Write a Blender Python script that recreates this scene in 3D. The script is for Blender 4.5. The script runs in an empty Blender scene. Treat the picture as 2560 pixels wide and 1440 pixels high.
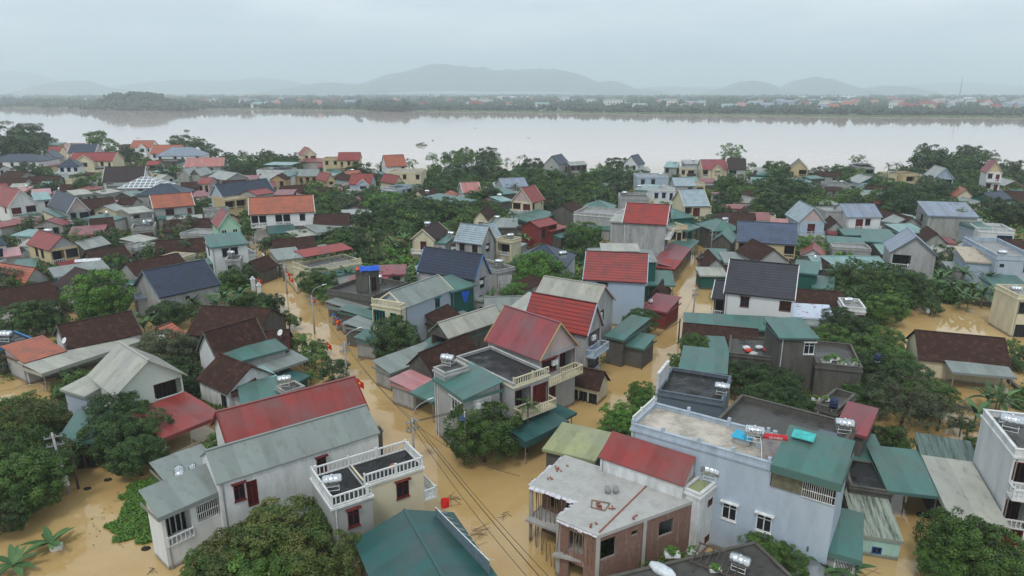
import bpy, bmesh, math, random
from mathutils import Vector, Matrix, noise
R = math.radians
S = bpy.context.scene
# ---------------------------------------------------------------- camera
CAMH, PITCH, FPX = 35.0, 16.1, 1706.0
cam = bpy.data.objects.new("camera", bpy.data.cameras.new("camera"))
S.collection.objects.link(cam); S.camera = cam
cam.location = (0, 0, CAMH); cam.rotation_euler = (R(90 - PITCH), 0, 0)
cam.data.sensor_width = 36; cam.data.lens = 36 * FPX / 2560
cam.data.clip_start = 1; cam.data.clip_end = 40000
S.render.resolution_x, S.render.resolution_y = 1024, 576
# ---------------------------------------------------------------- world, sun, exposure
SUN_EL, SUN_AZ = 58, 200
W = bpy.data.worlds.new("World"); S.world = W; W.use_nodes = True
nt = W.node_tree; nt.nodes.clear()
def N(t, k, **kw):
    n = t.nodes.new(k)
    for a, b in kw.items(): setattr(n, a, b)
    return n
o_ = N(nt, "ShaderNodeOutputWorld"); bg = N(nt, "ShaderNodeBackground"); sk = N(nt, "ShaderNodeTexSky")
sk.sky_type = 'NISHITA'; sk.sun_disc = False; sk.sun_elevation = R(SUN_EL); sk.sun_rotation = R(SUN_AZ)
sk.air_density = 1.5; sk.dust_density = 4
tc = N(nt, "ShaderNodeTexCoord"); mp = N(nt, "ShaderNodeMapping"); mp.inputs['Scale'].default_value = (1.6, 1.6, 7)
ns = N(nt, "ShaderNodeTexNoise"); ns.inputs['Scale'].default_value = 2.3; ns.inputs['Detail'].default_value = 6; ns.inputs['Roughness'].default_value = .55
rp = N(nt, "ShaderNodeValToRGB")
rp.color_ramp.elements[0].position = .38; rp.color_ramp.elements[0].color = (6.3, 7.5, 8.5, 1)
rp.color_ramp.elements[1].position = .68; rp.color_ramp.elements[1].color = (9.9, 10.7, 11.5, 1)
mx = N(nt, "ShaderNodeMix", data_type='RGBA'); mx.inputs[0].default_value = .93
L = nt.links.new
L(tc.outputs['Generated'], mp.inputs[0]); L(mp.outputs[0], ns.inputs[0]); L(ns.outputs[0], rp.inputs[0])
L(sk.outputs[0], mx.inputs[6]); L(rp.outputs[0], mx.inputs[7]); L(mx.outputs[2], bg.inputs[0]); L(bg.outputs[0], o_.inputs[0])
bg.inputs[1].default_value = 0.1
sl = bpy.data.lights.new("sun", 'SUN'); sl.energy = 1.5; sl.angle = R(12); sl.color = (1, .97, .92)
sun = bpy.data.objects.new("sun", sl); S.collection.objects.link(sun)
sun.rotation_euler = (R(90 - SUN_EL), 0, R(180 - SUN_AZ + 0))
S.view_settings.view_transform = 'Standard'; S.view_settings.look = 'None'; S.view_settings.exposure = 0.12; S.view_settings.gamma = 1
S.cycles.use_denoising = True
S.cycles.max_bounces = 6; S.cycles.diffuse_bounces = 3; S.cycles.glossy_bounces = 3; S.cycles.transparent_max_bounces = 8
S.cycles.volume_bounces = 4
# ---------------------------------------------------------------- helpers
CP, SP = math.cos(R(PITCH)), math.sin(R(PITCH))
def ray(px, py):
    x = (px - 1280) / FPX; y = (720 - py) / FPX
    return Vector((x, CP + y * SP, -SP + y * CP))
def P(px, py, z=0.0):
    d = ray(px, py); t = (z - CAMH) / d.z
    return Vector((d.x * t, d.y * t, z))
def proj(p):
    q = Vector(p) - Vector((0, 0, CAMH)); f = q.y * CP - q.z * SP
    return (1280 + FPX * q.x / f, 720 - FPX * (q.y * SP + q.z * CP) / f, f)
def tag(o, label=None, cat=None, group=None, kind=None):
    if label: o['label'] = label
    if cat: o['category'] = cat
    if group: o['group'] = group
    if kind: o['kind'] = kind
    return o
COL = S.collection
def link(name, me, mat=None, parent=None, loc=(0, 0, 0), rz=0.0):
    o = bpy.data.objects.new(name, me); COL.objects.link(o)
    if mat is not None and me is not None:
        if not me.materials: me.materials.append(mat)
    if parent: o.parent = parent
    o.location = loc; o.rotation_euler = (0, 0, rz)
    return o
def empty(name, loc, rz=0.0):
    o = bpy.data.objects.new(name, None); COL.objects.link(o); o.location = loc; o.rotation_euler = (0, 0, rz); return o
def done(bm, name, smooth=False):
    me = bpy.data.meshes.new(name)
    if smooth:
        for f in bm.faces: f.smooth = True
    bm.to_mesh(me); bm.free(); return me
def face(bm, pts, uv=None):
    try: f = bm.faces.new([bm.verts.new(p) for p in pts])
    except ValueError: return None
    if uv:
        l = bm.loops.layers.uv.verify()
        for lp, c in zip(f.loops, uv): lp[l].uv = c
    return f
def box(bm, x0, y0, z0, x1, y1, z1, m=None):
    v = [Vector((x, y, z)) for z in (z0, z1) for x, y in ((x0, y0), (x1, y0), (x1, y1), (x0, y1))]
    if m: v = [m @ q for q in v]
    v = [bm.verts.new(q) for q in v]
    for i in ((3, 2, 1, 0), (4, 5, 6, 7), (0, 1, 5, 4), (1, 2, 6, 5), (2, 3, 7, 6), (3, 0, 4, 7)): bm.faces.new([v[k] for k in i])
def bar(bm, p, q, r, n=6, r2=None):
    p, q = Vector(p), Vector(q); d = (q - p); 
    if d.length < 1e-5: return
    d.normalize(); a = d.orthogonal().normalized(); b = d.cross(a); r2 = r if r2 is None else r2
    A = [bm.verts.new(p + (a * math.cos(t) + b * math.sin(t)) * r) for t in [6.2832 * i / n for i in range(n)]]
    B = [bm.verts.new(q + (a * math.cos(t) + b * math.sin(t)) * r2) for t in [6.2832 * i / n for i in range(n)]]
    for i in range(n):
        j = (i + 1) % n; bm.faces.new((A[i], A[j], B[j], B[i]))
    bm.faces.new(A[::-1]); bm.faces.new(B)
def slab(bm, pts, th=.09, U=None):
    """roof sheet: top polygon pts (ccw from above), metric uv with u along the first edge"""
    pts = [Vector(p) for p in pts]
    U = (U or (pts[1] - pts[0])).normalized(); n = Vector((0, 0, 0))
    for i in range(1, len(pts) - 1): n += (pts[i] - pts[0]).cross(pts[i + 1] - pts[0])
    n.normalize(); V = n.cross(U)
    uv = [((p - pts[0]).dot(U), (p - pts[0]).dot(V)) for p in pts]
    lo = [p - Vector((0, 0, th)) for p in pts]
    face(bm, pts, uv); face(bm, lo[::-1], uv[::-1])
    for i in range(len(pts)):
        j = (i + 1) % len(pts); face(bm, [lo[i], lo[j], pts[j], pts[i]], [(0, 0)] * 4)
# ---------------------------------------------------------------- materials
MATS = {}
def newmat(name):
    m = bpy.data.materials.new(name); m.use_nodes = True; t = m.node_tree; b = t.nodes['Principled BSDF']; b.inputs['Specular IOR Level'].default_value = .25; return m, t, b
def mixc(t, f, a, b):
    n = N(t, "ShaderNodeMix", data_type='RGBA')
    for i, v in ((0, f), (6, a), (7, b)):
        if hasattr(v, 'links'): t.links.new(v, n.inputs[i])
        elif i == 0: n.inputs[0].default_value = v
        else: n.inputs[i].default_value = (*v, 1)
    return n.outputs[2]
def noi(t, co, scale, det=4, rough=.6, sc=(1, 1, 1), lo=.35, hi=.65):
    m = N(t, "ShaderNodeMapping"); m.inputs['Scale'].default_value = sc; t.links.new(co, m.inputs[0])
    n = N(t, "ShaderNodeTexNoise"); n.inputs['Scale'].default_value = scale; n.inputs['Detail'].default_value = det; n.inputs['Roughness'].default_value = rough
    t.links.new(m.outputs[0], n.inputs[0])
    r = N(t, "ShaderNodeMapRange"); r.inputs[1].default_value = lo; r.inputs[2].default_value = hi; t.links.new(n.outputs[0], r.inputs[0])
    return r.outputs[0]
def bump(t, b, h, s=.3, d=.05):
    n = N(t, "ShaderNodeBump"); n.inputs['Strength'].default_value = s; n.inputs['Distance'].default_value = d
    t.links.new(h, n.inputs['Height']); t.links.new(n.outputs[0], b.inputs['Normal'])
def mul(c, k): return tuple(min(1, x * k) for x in c)
def wallmat(c, dirt=.35, key=None):
    key = ('w', c, dirt)
    if key in MATS: return MATS[key]
    m, t, b = newmat("plaster"); g = N(t, "ShaderNodeNewGeometry").outputs['Position']
    d = noi(t, g, 1.1, 5, .7, (1, 1, .28), .42, .75); e = noi(t, g, 5, 3, .6, (1, 1, 1), .3, .8)
    mm = N(t, "ShaderNodeMath", operation='MULTIPLY'); t.links.new(d, mm.inputs[0]); mm.inputs[1].default_value = dirt
    c1 = mixc(t, mm.outputs[0], c, (c[0] * .38, c[1] * .38, c[2] * .36))
    m2 = N(t, "ShaderNodeMath", operation='MULTIPLY'); t.links.new(e, m2.inputs[0]); m2.inputs[1].default_value = .18
    c2 = mixc(t, m2.outputs[0], c1, mul(c, .7))
    sz = N(t, "ShaderNodeSeparateXYZ"); t.links.new(g, sz.inputs[0]); nz = noi(t, g, 1.7, 3, .6, (1, 1, 1), .2, .8); az = N(t, "ShaderNodeMath", operation='MULTIPLY_ADD'); t.links.new(nz, az.inputs[0]); az.inputs[1].default_value = -.35; t.links.new(sz.outputs[2], az.inputs[2])
    mz = N(t, "ShaderNodeMapRange"); t.links.new(az.outputs[0], mz.inputs[0]); mz.inputs[1].default_value = .05; mz.inputs[2].default_value = .3; mz.inputs[3].default_value = .75; mz.inputs[4].default_value = 0
    c2 = mixc(t, mz.outputs[0], c2, (.15, .10, .055)); t.links.new(c2, b.inputs['Base Color']); b.inputs['Roughness'].default_value = .85; b.inputs['Specular IOR Level'].default_value = .15
    MATS[key] = m; return m
def roofmat(c, k):
    key = ('r', c, k)
    if key in MATS: return MATS[key]
    m, t, b = newmat("roofing"); u = N(t, "ShaderNodeUVMap").outputs[0]; g = N(t, "ShaderNodeNewGeometry").outputs['Position']
    big = noi(t, g, .5, 4, .6, (1, 1, 1), .35, .7)
    sx = N(t, "ShaderNodeSeparateXYZ"); t.links.new(u, sx.inputs[0])
    def wave(o, freq, sh=1.0):
        a = N(t, "ShaderNodeMath", operation='MULTIPLY'); t.links.new(o, a.inputs[0]); a.inputs[1].default_value = freq
        f = N(t, "ShaderNodeMath", operation='FRACT'); t.links.new(a.outputs[0], f.inputs[0]); return f.outputs[0]
    if k == 'tile':      # pressed metal or new clay tiles: rows that step down the slope
        w = wave(sx.outputs[1], 1 / .5); w2 = wave(sx.outputs[0], 1 / .3)
        r = N(t, "ShaderNodeMapRange"); t.links.new(w, r.inputs[0]); r.inputs[1].default_value = .0; r.inputs[2].default_value = .45; r.inputs[3].default_value = 1; r.inputs[4].default_value = 0
        c1 = mixc(t, r.outputs[0], mul(c, 1.12), mul(c, .3)); c2 = mixc(t, noi(t, g, .6, 6, .72, (1, 1, 1), .45, .7), c1, mul(tuple(.6 * q + .12 * sum(c) for q in c), .62))
        ad = N(t, "ShaderNodeMath", operation='ADD'); t.links.new(w, ad.inputs[0]); s2 = N(t, "ShaderNodeMath", operation='MULTIPLY'); t.links.new(w2, s2.inputs[0]); s2.inputs[1].default_value = .4; t.links.new(s2.outputs[0], ad.inputs[1])
        bump(t, b, ad.outputs[0], .5, .05); b.inputs['Roughness'].default_value = .42
    elif k == 'sheet':   # ribbed steel sheet, ribs run down the slope
        w = wave(sx.outputs[0], 1 / .2); r = N(t, "ShaderNodeMapRange"); t.links.new(w, r.inputs[0]); r.inputs[1].default_value = .75; r.inputs[2].default_value = 1
        c1 = mixc(t, r.outputs[0], c, mul(c, .72))
        fl = N(t, "ShaderNodeMath", operation='FLOOR'); t.links.new(sx.outputs[0], fl.inputs[0]); wn = N(t, "ShaderNodeTexWhiteNoise", noise_dimensions='1D'); t.links.new(fl.outputs[0], wn.inputs['W']); c1 = mixc(t, wn.outputs[0], c1, mul(c, 1.28)); fd = noi(t, u, .22, 3, .6, (1, 1, 1), .4, .62); c1 = mixc(t, fd, c1, tuple(.55 * q + .45 * (.8 * sum(c) / 3 + .05) for q in c))
        st = noi(t, u, 1.2, 6, .75, (1, .35, 1), .52, .72); c2 = mixc(t, st, c1, (c[0] * .5 + .04, c[1] * .45 + .03, c[2] * .4 + .02))
        bump(t, b, w, .35, .03); b.inputs['Roughness'].default_value = .36; b.inputs['Specular IOR Level'].default_value = .28
    elif k == 'clay':    # old brown clay tiles, mottled
        n1 = noi(t, u, 9, 3, .8, (1, 1.6, 1), .35, .65); c1 = mixc(t, n1, mul(c, .4), mul(c, 1.1)); b.inputs['Specular IOR Level'].default_value = .08
        n2 = noi(t, g, 1.5, 5, .7, (1, 1, 1), .5, .7); c2 = mixc(t, n2, c1, (.095, .045, .034))
        w = wave(sx.outputs[1], 1 / .2); bump(t, b, w, .6, .04); b.inputs['Roughness'].default_value = .85
    elif k == 'moss':
        n1 = noi(t, u, 1.4, 6, .8, (2.2, .12, 1), .45, .6); c2 = mixc(t, n1, c, (.05, .07, .055)); w = wave(sx.outputs[0], 1 / .22)
        bump(t, b, w, .7, .05); b.inputs['Roughness'].default_value = .7
    elif k == 'rust':
        n1 = noi(t, u, .9, 5, .8, (1, 1, 1), .56, .6); c2 = mixc(t, n1, c, (.2, .07, .035)); b.inputs['Roughness'].default_value = .6
    elif k == 'lattice':
        w1 = wave(sx.outputs[0], 1 / 1.6); w2 = wave(sx.outputs[1], 1 / 1.6)
        a1 = N(t, "ShaderNodeMath", operation='LESS_THAN'); t.links.new(w1, a1.inputs[0]); a1.inputs[1].default_value = .16
        a2 = N(t, "ShaderNodeMath", operation='LESS_THAN'); t.links.new(w2, a2.inputs[0]); a2.inputs[1].default_value = .16
        mxx = N(t, "ShaderNodeMath", operation='MAXIMUM'); t.links.new(a1.outputs[0], mxx.inputs[0]); t.links.new(a2.outputs[0], mxx.inputs[1])
        c2 = mixc(t, mxx.outputs[0], c, (.75, .75, .75)); b.inputs['Roughness'].default_value = .4
    else:                # concrete deck, wet in patches
        n1 = noi(t, g, .6, 5, .65, (1, 1, 1), .4, .62); c2 = mixc(t, n1, c, mul(c, .5)); n2 = noi(t, g, 4, 4, .7); c2 = mixc(t, .2, c2, mixc(t, n2, c, mul(c, .3)))
        rr = N(t, "ShaderNodeMapRange"); t.links.new(n1, rr.inputs[0]); rr.inputs[3].default_value = .75; rr.inputs[4].default_value = .12; t.links.new(rr.outputs[0], b.inputs['Roughness'])
    t.links.new(c2, b.inputs['Base Color']); MATS[key] = m; return m
def plain(name, c, rough=.6, metal=0.0, var=.25, sc=3.0):
    key = ('p', name, c)
    if key in MATS: return MATS[key]
    m, t, b = newmat(name); g = N(t, "ShaderNodeTexCoord").outputs['Object']
    c2 = mixc(t, noi(t, g, sc, 4), mul(c, 1 - var), mul(c, 1 + var * .5)); t.links.new(c2, b.inputs['Base Color'])
    b.inputs['Roughness'].default_value = rough; b.inputs['Metallic'].default_value = metal; MATS[key] = m; return m
WC = dict(W=(.66, .67, .66), C=(.62, .56, .40), Y=(.56, .46, .27), G=(.33, .33, .31), L=(.38, .38, .37), D=(.115, .108, .095), P=(.40, .47, .545),
          B=(.36, .44, .54), M=(.36, .56, .42), T=(.02, .10, .08), R=(.20, .035, .032), K=(.5, .38, .36), N=(.13, .16, .19), Q=(.36, .55, .50), O=(.42, .30, .16), U=(.42, .40, .42), X=(.07, .2, .4), E=(.58, .64, .56))
RC = dict(r=((.27, .046, .041), 'tile'), r2=((.38, .14, .12), 'sheet'), r3=((.30, .043, .035), 'tile'), r4=((.22, .036, .032), 'sheet'), m=((.20, .035, .042), 'sheet'),
          m2=((.22, .042, .05), 'sheet'), p=((.38, .16, .165), 'sheet'), o=((.38, .115, .065), 'tile'), b=((.040, .055, .085), 'tile'), b2=((.075, .10, .16), 'tile'),
          b3=((.036, .046, .078), 'tile'), k2=((.035, .037, .05), 'tile'), dk=((.06, .05, .052), 'clay'), s=((.25, .27, .25), 'sheet'), s2=((.18, .22, .29), 'sheet'),
          c2=((.30, .38, .42), 'tile'), t=((.050, .135, .115), 'sheet'), t2=((.020, .080, .075), 'sheet'), e=((.175, .205, .19), 'sheet'), e2=((.30, .30, .25), 'sheet'),
          c=((.16, .29, .28), 'sheet'), n=((.055, .030, .024), 'clay'), g=((.30, .30, .29), 'deck'), k=((.018, .018, .018), 'deck'), d=((.085, .082, .075), 'deck'),
          be=((.55, .49, .41), 'deck'), x=((.32, .36, .30), 'moss'), q=((.50, .56, .66), 'rust'), la=((.16, .19, .21), 'lattice'), v=((.27, .29, .14), 'sheet'),
          ce=((.50, .50, .46), 'deck'), bg=((.42, .36, .28), 'rust'), cg=((.12, .17, .155), 'moss'))
def wm(k, dirt=None):
    return wallmat(WC[k], {'W': .3, 'D': .8, 'G': .7, 'L': .6, 'U': .4}.get(k, .35) if dirt is None else dirt)
def rm(k): return roofmat(*RC[k])
GLASS = plain("window_glass", (.02, .025, .035), .15, 0, .3); DARK = plain("painted_dark_interior", (.012, .012, .013), .8)  # near-black paint stands in for unlit rooms behind balcony and grille openings
FR = dict(w=plain("white_paint", (.7, .7, .68), .5), b=plain("brown_wood", (.10, .035, .02), .5), r=plain("red_wood", (.13, .02, .018), .5), k=plain("dark_metal", (.03, .03, .035), .5),
          g=plain("green_fabric", (.03, .22, .18), .7), u=plain("blue_paint", (.02, .07, .25), .5))
STEEL = plain("polished_steel", (.62, .64, .66), .22, .9, .15); GALV = plain("galvanised_steel", (.38, .39, .4), .45, .6, .2)
WHITE = FR['w']; CONC = wallmat((.36, .35, .33), .5)
# ---------------------------------------------------------------- buildings
WT = {'w': (1.25, 1.45, 1.0, .16), 'W': (2.3, 1.5, .95, .2), 's': (.7, .6, 1.6, .14), 'd': (1.05, 2.25, .12, .18), 'D': (2.2, 2.35, .12, .3), 'L': (3.0, 2.5, .12, 1.4), 'G': (3.2, 1.6, .9, .5)}
WMESH = {}
def win_meshes(k, w, h, dep, fr):
    key = (k, round(w, 1), round(h, 1), fr)
    if key in WMESH: return WMESH[key]
    bm = bmesh.new(); t = .07; m = FR[fr]
    y0, y1 = -.03, .06
    box(bm, -w / 2, y0, 0, -w / 2 + t, y1, h); box(bm, w / 2 - t, y0, 0, w / 2, y1, h)
    box(bm, -w / 2 + t, y0, h - t, w / 2 - t, y1, h); box(bm, -w / 2 + t, y0, 0, w / 2 - t, y1, t)
    nb = 1 if w < 1.6 else 3
    if k == 'G':
        for i in range(12): x = -w / 2 + w * (i + 1) / 13; box(bm, x - .02, y0 + .01, t, x + .02, y0 + .05, h - t)
        box(bm, -w / 2 + t, y0 + .012, h * .5, w / 2 - t, y0 + .045, h * .5 + .05)
    elif k != 'L':
        for i in range(nb): x = -w / 2 + w * (i + 1) / (nb + 1); box(bm, x - .035, y0 + .01, t, x + .035, y1 - .01, h - t)
        if k in 'wW': box(bm, -w / 2 + t, y0 + .012, h * .72, w / 2 - t, y1 - .012, h * .72 + .05)
    if k in 'wW': box(bm, -w / 2 - .15, -.32, h + .08, w / 2 + .15, -.002, h + .16); box(bm, -w / 2 - .06, -.09, -.1, w / 2 + .06, -.002, -.02)
    a = done(bm, "window_frame"); a.materials.append(m)
    bm = bmesh.new(); face(bm, [(-w / 2, dep - .02, 0), (w / 2, dep - .02, 0), (w / 2, dep - .02, h), (-w / 2, dep - .02, h)]); b = done(bm, "pane")
    b.materials.append(FR['r'] if (k in 'dD' and fr == 'r') else (DARK if k in 'LG' else GLASS)); WMESH[key] = (a, b); return a, b  # balcony and grille openings get a black sheet painted as inner shade
FACES = 'abcd'
def rail_mesh(bm, L_, h=.85, kind='b', th=.12):
    """balustrade along +x from 0 to L_, base at z=0"""
    box(bm, 0, 0, h - .1, L_, th, h); box(bm, 0, .01, 0, L_, th - .01, .1)
    n = max(1, int(L_ / .32))
    for i in range(n + 1):
        x = L_ * i / n; fat = i % 8 == 0; r = .1 if fat else .035
        box(bm, max(0, x - r), .012 - (.03 if fat else 0), .1, min(L_, x + r), th - .012 + (.03 if fat else 0), h - .1 if not fat else h + .12)
HOUSES = []; AUTO = []
def islands(bm):
    seen = set(); out = []
    for f in list(bm.faces):
        if f in seen: continue
        st = [f]; grp = []; seen.add(f)
        while st:
            q = st.pop(); grp.append(q)
            for e in q.verts:
                for n_ in e.link_faces:
                    if n_ not in seen: seen.add(n_); st.append(n_)
        nb_ = bmesh.new(); m_ = {}
        for q in grp: nb_.faces.new([m_.setdefault(v_, None) or m_.__setitem__(v_, nb_.verts.new(v_.co)) or m_[v_] for v_ in q.verts])
        out.append(done(nb_, 'piece'))
    return out
def pt(A, z): return P(A[0], A[1], z)
def block(root, A, B, d, z, rt, rise, wall, roof, win=None, bal='', ov=.3, par=.45, bst='', bb=None, gw=None, op=False, Y=None, fr='b', top=None, z0=-1.0, wing=None, wk=None, bw='W', rows=1, dirt=None, posts=0, fc=None, sq=0):
    a = pt(A, z)
    if sq: e0, e1 = pt(B, z) - a, pt(d, z) - a; y0, y1 = math.degrees(math.atan2(e0.y, e0.x)), math.degrees(math.atan2(e1.y, e1.x)) - 90; Y = y0 + (y1 - y0) * sq; B = B[0]
    if isinstance(B, tuple): b = pt(B, z)
    else:
        u = Vector((math.cos(R(Y)), math.sin(R(Y)), 0)); k = (B - 1280) / FPX   # x = k*f, f = y*CP-(z-H)*SP
        q = -(z - CAMH) * SP; s = (k * (a.y * CP + q) - a.x) / (u.x - k * u.y * CP); b = a + u * s
    u = b - a; u.z = 0; Lx = u.length; u.normalize(); v = Vector((-u.y, u.x, 0)); yaw = math.atan2(u.y, u.x)
    if isinstance(d, tuple): d = abs((pt(d, z) - a).dot(v))
    D = max(d, .8); loc = Vector((a.x, a.y, 0))
    if root is None:
        root = empty("house", loc, yaw)
    dl = loc - root.location; ry = root.rotation_euler.z
    rel = Vector((dl.x * math.cos(ry) + dl.y * math.sin(ry), -dl.x * math.sin(ry) + dl.y * math.cos(ry), 0)); rrz = yaw - ry
    def part(name, me, mat=None, x=0, y=0, zz=0, rz=0):
        c, s_ = math.cos(rrz), math.sin(rrz)
        return link(name, me, mat, root, (rel.x + x * c - y * s_, rel.y + x * s_ + y * c, zz), rrz + rz)
    FO = {'a': (0, 0, 0, Lx), 'b': (Lx, 0, R(90), D), 'c': (Lx, D, R(180), Lx), 'd': (0, D, R(270), D)}
    win = win or {}; bm = bmesh.new(); wq = []
    wmt = wm(wall, dirt)
    if not op:
        for f, (ox, oy, rz, fl) in FO.items():
            M = Matrix.Translation((ox, oy, 0)) @ Matrix.Rotation(rz, 4, 'Z'); hs = []
            for r, row in enumerate(win.get(f, '').split('/')):
                if not row: continue
                n = len(row)
                for i, c in enumerate(row):
                    if c == '.': continue
                    w, h, sill, dep = WT[c]; cell = fl / n; w = min(w, cell * .86); base = z - 3.15 - 3.3 * r
                    if z < 3: h = min(h, z - .35 if c in 'dDL' else .8); 
                    zb = base + sill
                    if zb + h > z - 3.3 * r - .22: h = z - 3.3 * r - .22 - zb
                    if h < .35: continue
                    zb = max(zb, -.6)
                    cx = cell * (i + .5); hs.append((cx - w / 2, cx + w / 2, zb, zb + h, dep)); wq.append((f, c, cx, zb, w, h, dep))
            xs = sorted({0, fl, *[q[0] for q in hs], *[q[1] for q in hs]}); zs = sorted({z0, z, *[q[2] for q in hs], *[q[3] for q in hs]})
            for i in range(len(xs) - 1):
                for j in range(len(zs) - 1):
                    mx_, mz = (xs[i] + xs[i + 1]) / 2, (zs[j] + zs[j + 1]) / 2
                    if any(q[0] < mx_ < q[1] and q[2] < mz < q[3] for q in hs): continue
                    face(bm, [M @ Vector(p) for p in ((xs[i], 0, zs[j]), (xs[i + 1], 0, zs[j]), (xs[i + 1], 0, zs[j + 1]), (xs[i], 0, zs[j + 1]))])
            for x0, x1, a0, a1, dp in hs:
                for p in (((x0, 0, a0), (x0, 0, a1), (x0, dp, a1), (x0, dp, a0)), ((x1, 0, a0), (x1, dp, a0), (x1, dp, a1), (x1, 0, a1)), ((x0, 0, a1), (x1, 0, a1), (x1, dp, a1), (x0, dp, a1)), ((x0, 0, a0), (x0, dp, a0), (x1, dp, a0), (x1, 0, a0))):
                    face(bm, [M @ Vector(q) for q in p])
    rb = bmesh.new(); o = ov; th = .1 if RC[roof][1] != 'tile' else .14
    gb = bmesh.new() if gw else bm; trim = bmesh.new()
    if rt == 'gu':
        h = D / 2; k = rise / h; zl = z - o * k
        slab(rb, [(-o, -o, zl), (Lx + o, -o, zl), (Lx + o, h, z + rise), (-o, h, z + rise)], th)
        slab(rb, [(Lx + o, D + o, zl), (-o, D + o, zl), (-o, h, z + rise + .004), (Lx + o, h, z + rise + .004)], th)
        box(rb, -o, h - .12, z + rise - .02, Lx + o, h + .12, z + rise + .07)
        if not op:
            face(gb, [(0, 0, z), (0, h, z + rise - th), (0, D, z)]); face(gb, [(Lx, 0, z), (Lx, D, z), (Lx, h, z + rise - th)])
        for x in (-o, Lx + o):
            for sy, ey in ((-o, h), (D + o, h)):
                bar4(trim, (x, sy, zl), (x, ey, z + rise), .12, .24)
    elif rt == 'gv':
        h = Lx / 2; k = rise / h; zl = z - o * k
        slab(rb, [(-o, D + o, zl), (-o, -o, zl), (h, -o, z + rise), (h, D + o, z + rise)], th)
        slab(rb, [(Lx + o, -o, zl), (Lx + o, D + o, zl), (h, D + o, z + rise + .004), (h, -o, z + rise + .004)], th)
        box(rb, h - .12, -o, z + rise - .02, h + .12, D + o, z + rise + .07)
        if not op:
            face(gb, [(0, 0, z), (Lx, 0, z), (h, 0, z + rise - th)]); face(gb, [(0, D, z), (h, D, z + rise - th), (Lx, D, z)])
        for y in (-o, D + o):
            for sx, ex in ((-o, h), (Lx + o, h)): bar4(trim, (sx, y, zl), (ex, y, z + rise), .24, .12)
    elif rt == 'h':
        h = min(D, Lx) / 2; i = h if Lx >= D else Lx / 2; k = rise / h; zl = z - o * k; zt = z + rise
        if Lx >= D: r0, r1 = (h, D / 2, zt), (Lx - h, D / 2, zt)
        else: r0, r1 = (Lx / 2, h, zt), (Lx / 2, D - h, zt)
        q = [(-o, -o, zl), (Lx + o, -o, zl), (Lx + o, D + o, zl), (-o, D + o, zl)]
        if Lx >= D:
            slab(rb, [q[0], q[1], r1, r0], th); slab(rb, [q[1], q[2], r1], th); slab(rb, [q[2], q[3], r0, r1], th); slab(rb, [q[3], q[0], r0], th)
        else:
            slab(rb, [q[0], q[1], r0], th); slab(rb, [q[1], q[2], r1, r0], th); slab(rb, [q[2], q[3], r1], th); slab(rb, [q[3], q[0], r0, r1], th)
        bar(rb, Vector(r0), Vector(r1) + Vector((.01, 0, 0)), .1, 5)
        for e_, r_ in ((q[0], r0), (q[3], r0 if Lx >= D else r1), (q[1], r1 if Lx >= D else r0), (q[2], r1)): bar(rb, e_, r_, .08, 5)
    elif rt == 's':
        k = rise / D; zl = z - o * k; zh = z + rise + o * k
        slab(rb, [(-o, -o, zl), (Lx + o, -o, zl), (Lx + o, D + o, zh), (-o, D + o, zh)], .08)
        if not op:
            face(bm, [(0, D, z), (0, 0, z), (0, D, z + rise - .05)]); face(bm, [(Lx, 0, z), (Lx, D, z), (Lx, D, z + rise - .05)]); face(bm, [(Lx, D, z), (0, D, z), (0, D, z + rise - .05), (Lx, D, z + rise - .05)])
        fz = .28 if not fc else fc; fb = bmesh.new()
        box(fb, -o, -o - .03, zl - fz, Lx + o, -o - .003, zl - .01); box(fb, Lx + o + .003, -o, zl - fz, Lx + o + .03, D + o, zl - .01); box(fb, -o - .03, -o, zl - fz, -o - .003, D + o, zl - .01)
        part('fascia', done(fb, 'fascia'), rm(roof))
    if rt == 'f':
        face(rb, [(.0, .0, z), (Lx, .0, z), (Lx, D, z), (.0, D, z)], [(0, 0), (Lx, 0), (Lx, D), (0, D)])
        pb = bmesh.new(); t_ = .16
        for f in 'abcd':
            if f in bst: continue
            ox, oy, rz, fl = FO[f]; M = Matrix.Translation((ox, oy, 0)) @ Matrix.Rotation(rz, 4, 'Z')
            e = t_ if f in 'bd' else 0
            box(pb, e, 0 - .0, z, fl - e, t_, z + par, M)
            box(pb, e - (.05 if e == 0 else 0), -.05, z + par, fl - e + (.05 if e == 0 else 0), t_ + .05, z + par + .07, M)
        if pb.verts: part('parapet', done(pb, 'parapet'), wm(wall, .6))
        else: pb.free()
        # cornice under the deck edge
        cb = bmesh.new()
        for f in 'abcd':
            ox, oy, rz, fl = FO[f]; M = Matrix.Translation((ox, oy, 0)) @ Matrix.Rotation(rz, 4, 'Z'); e = 0 if f in 'ac' else -.0
            box(cb, -.12 if f in 'ac' else .0, -.12, z - .22, fl + (.12 if f in 'ac' else 0), -.003, z - .04, M)
        part('cornice', done(cb, 'cornice'), wm(bw if bst else wall, .5))
        for f in bst:
            ox, oy, rz, fl = FO[f]; b2 = bmesh.new(); rail_mesh(b2, fl); M = (ox, oy)
            part('balustrade', done(b2, 'balustrade'), wm(bw, .3), ox, oy, z + .004, rz)
    part('roof', done(rb, 'roof'), rm(roof))
    if bb and trim.verts:
        for tb_ in islands(trim): part('bargeboard', tb_, wm(bb, .25))
    trim.free()
    if gw:
        for gg in islands(gb): part('gable', gg, wm(gw))
        gb.free()
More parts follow.
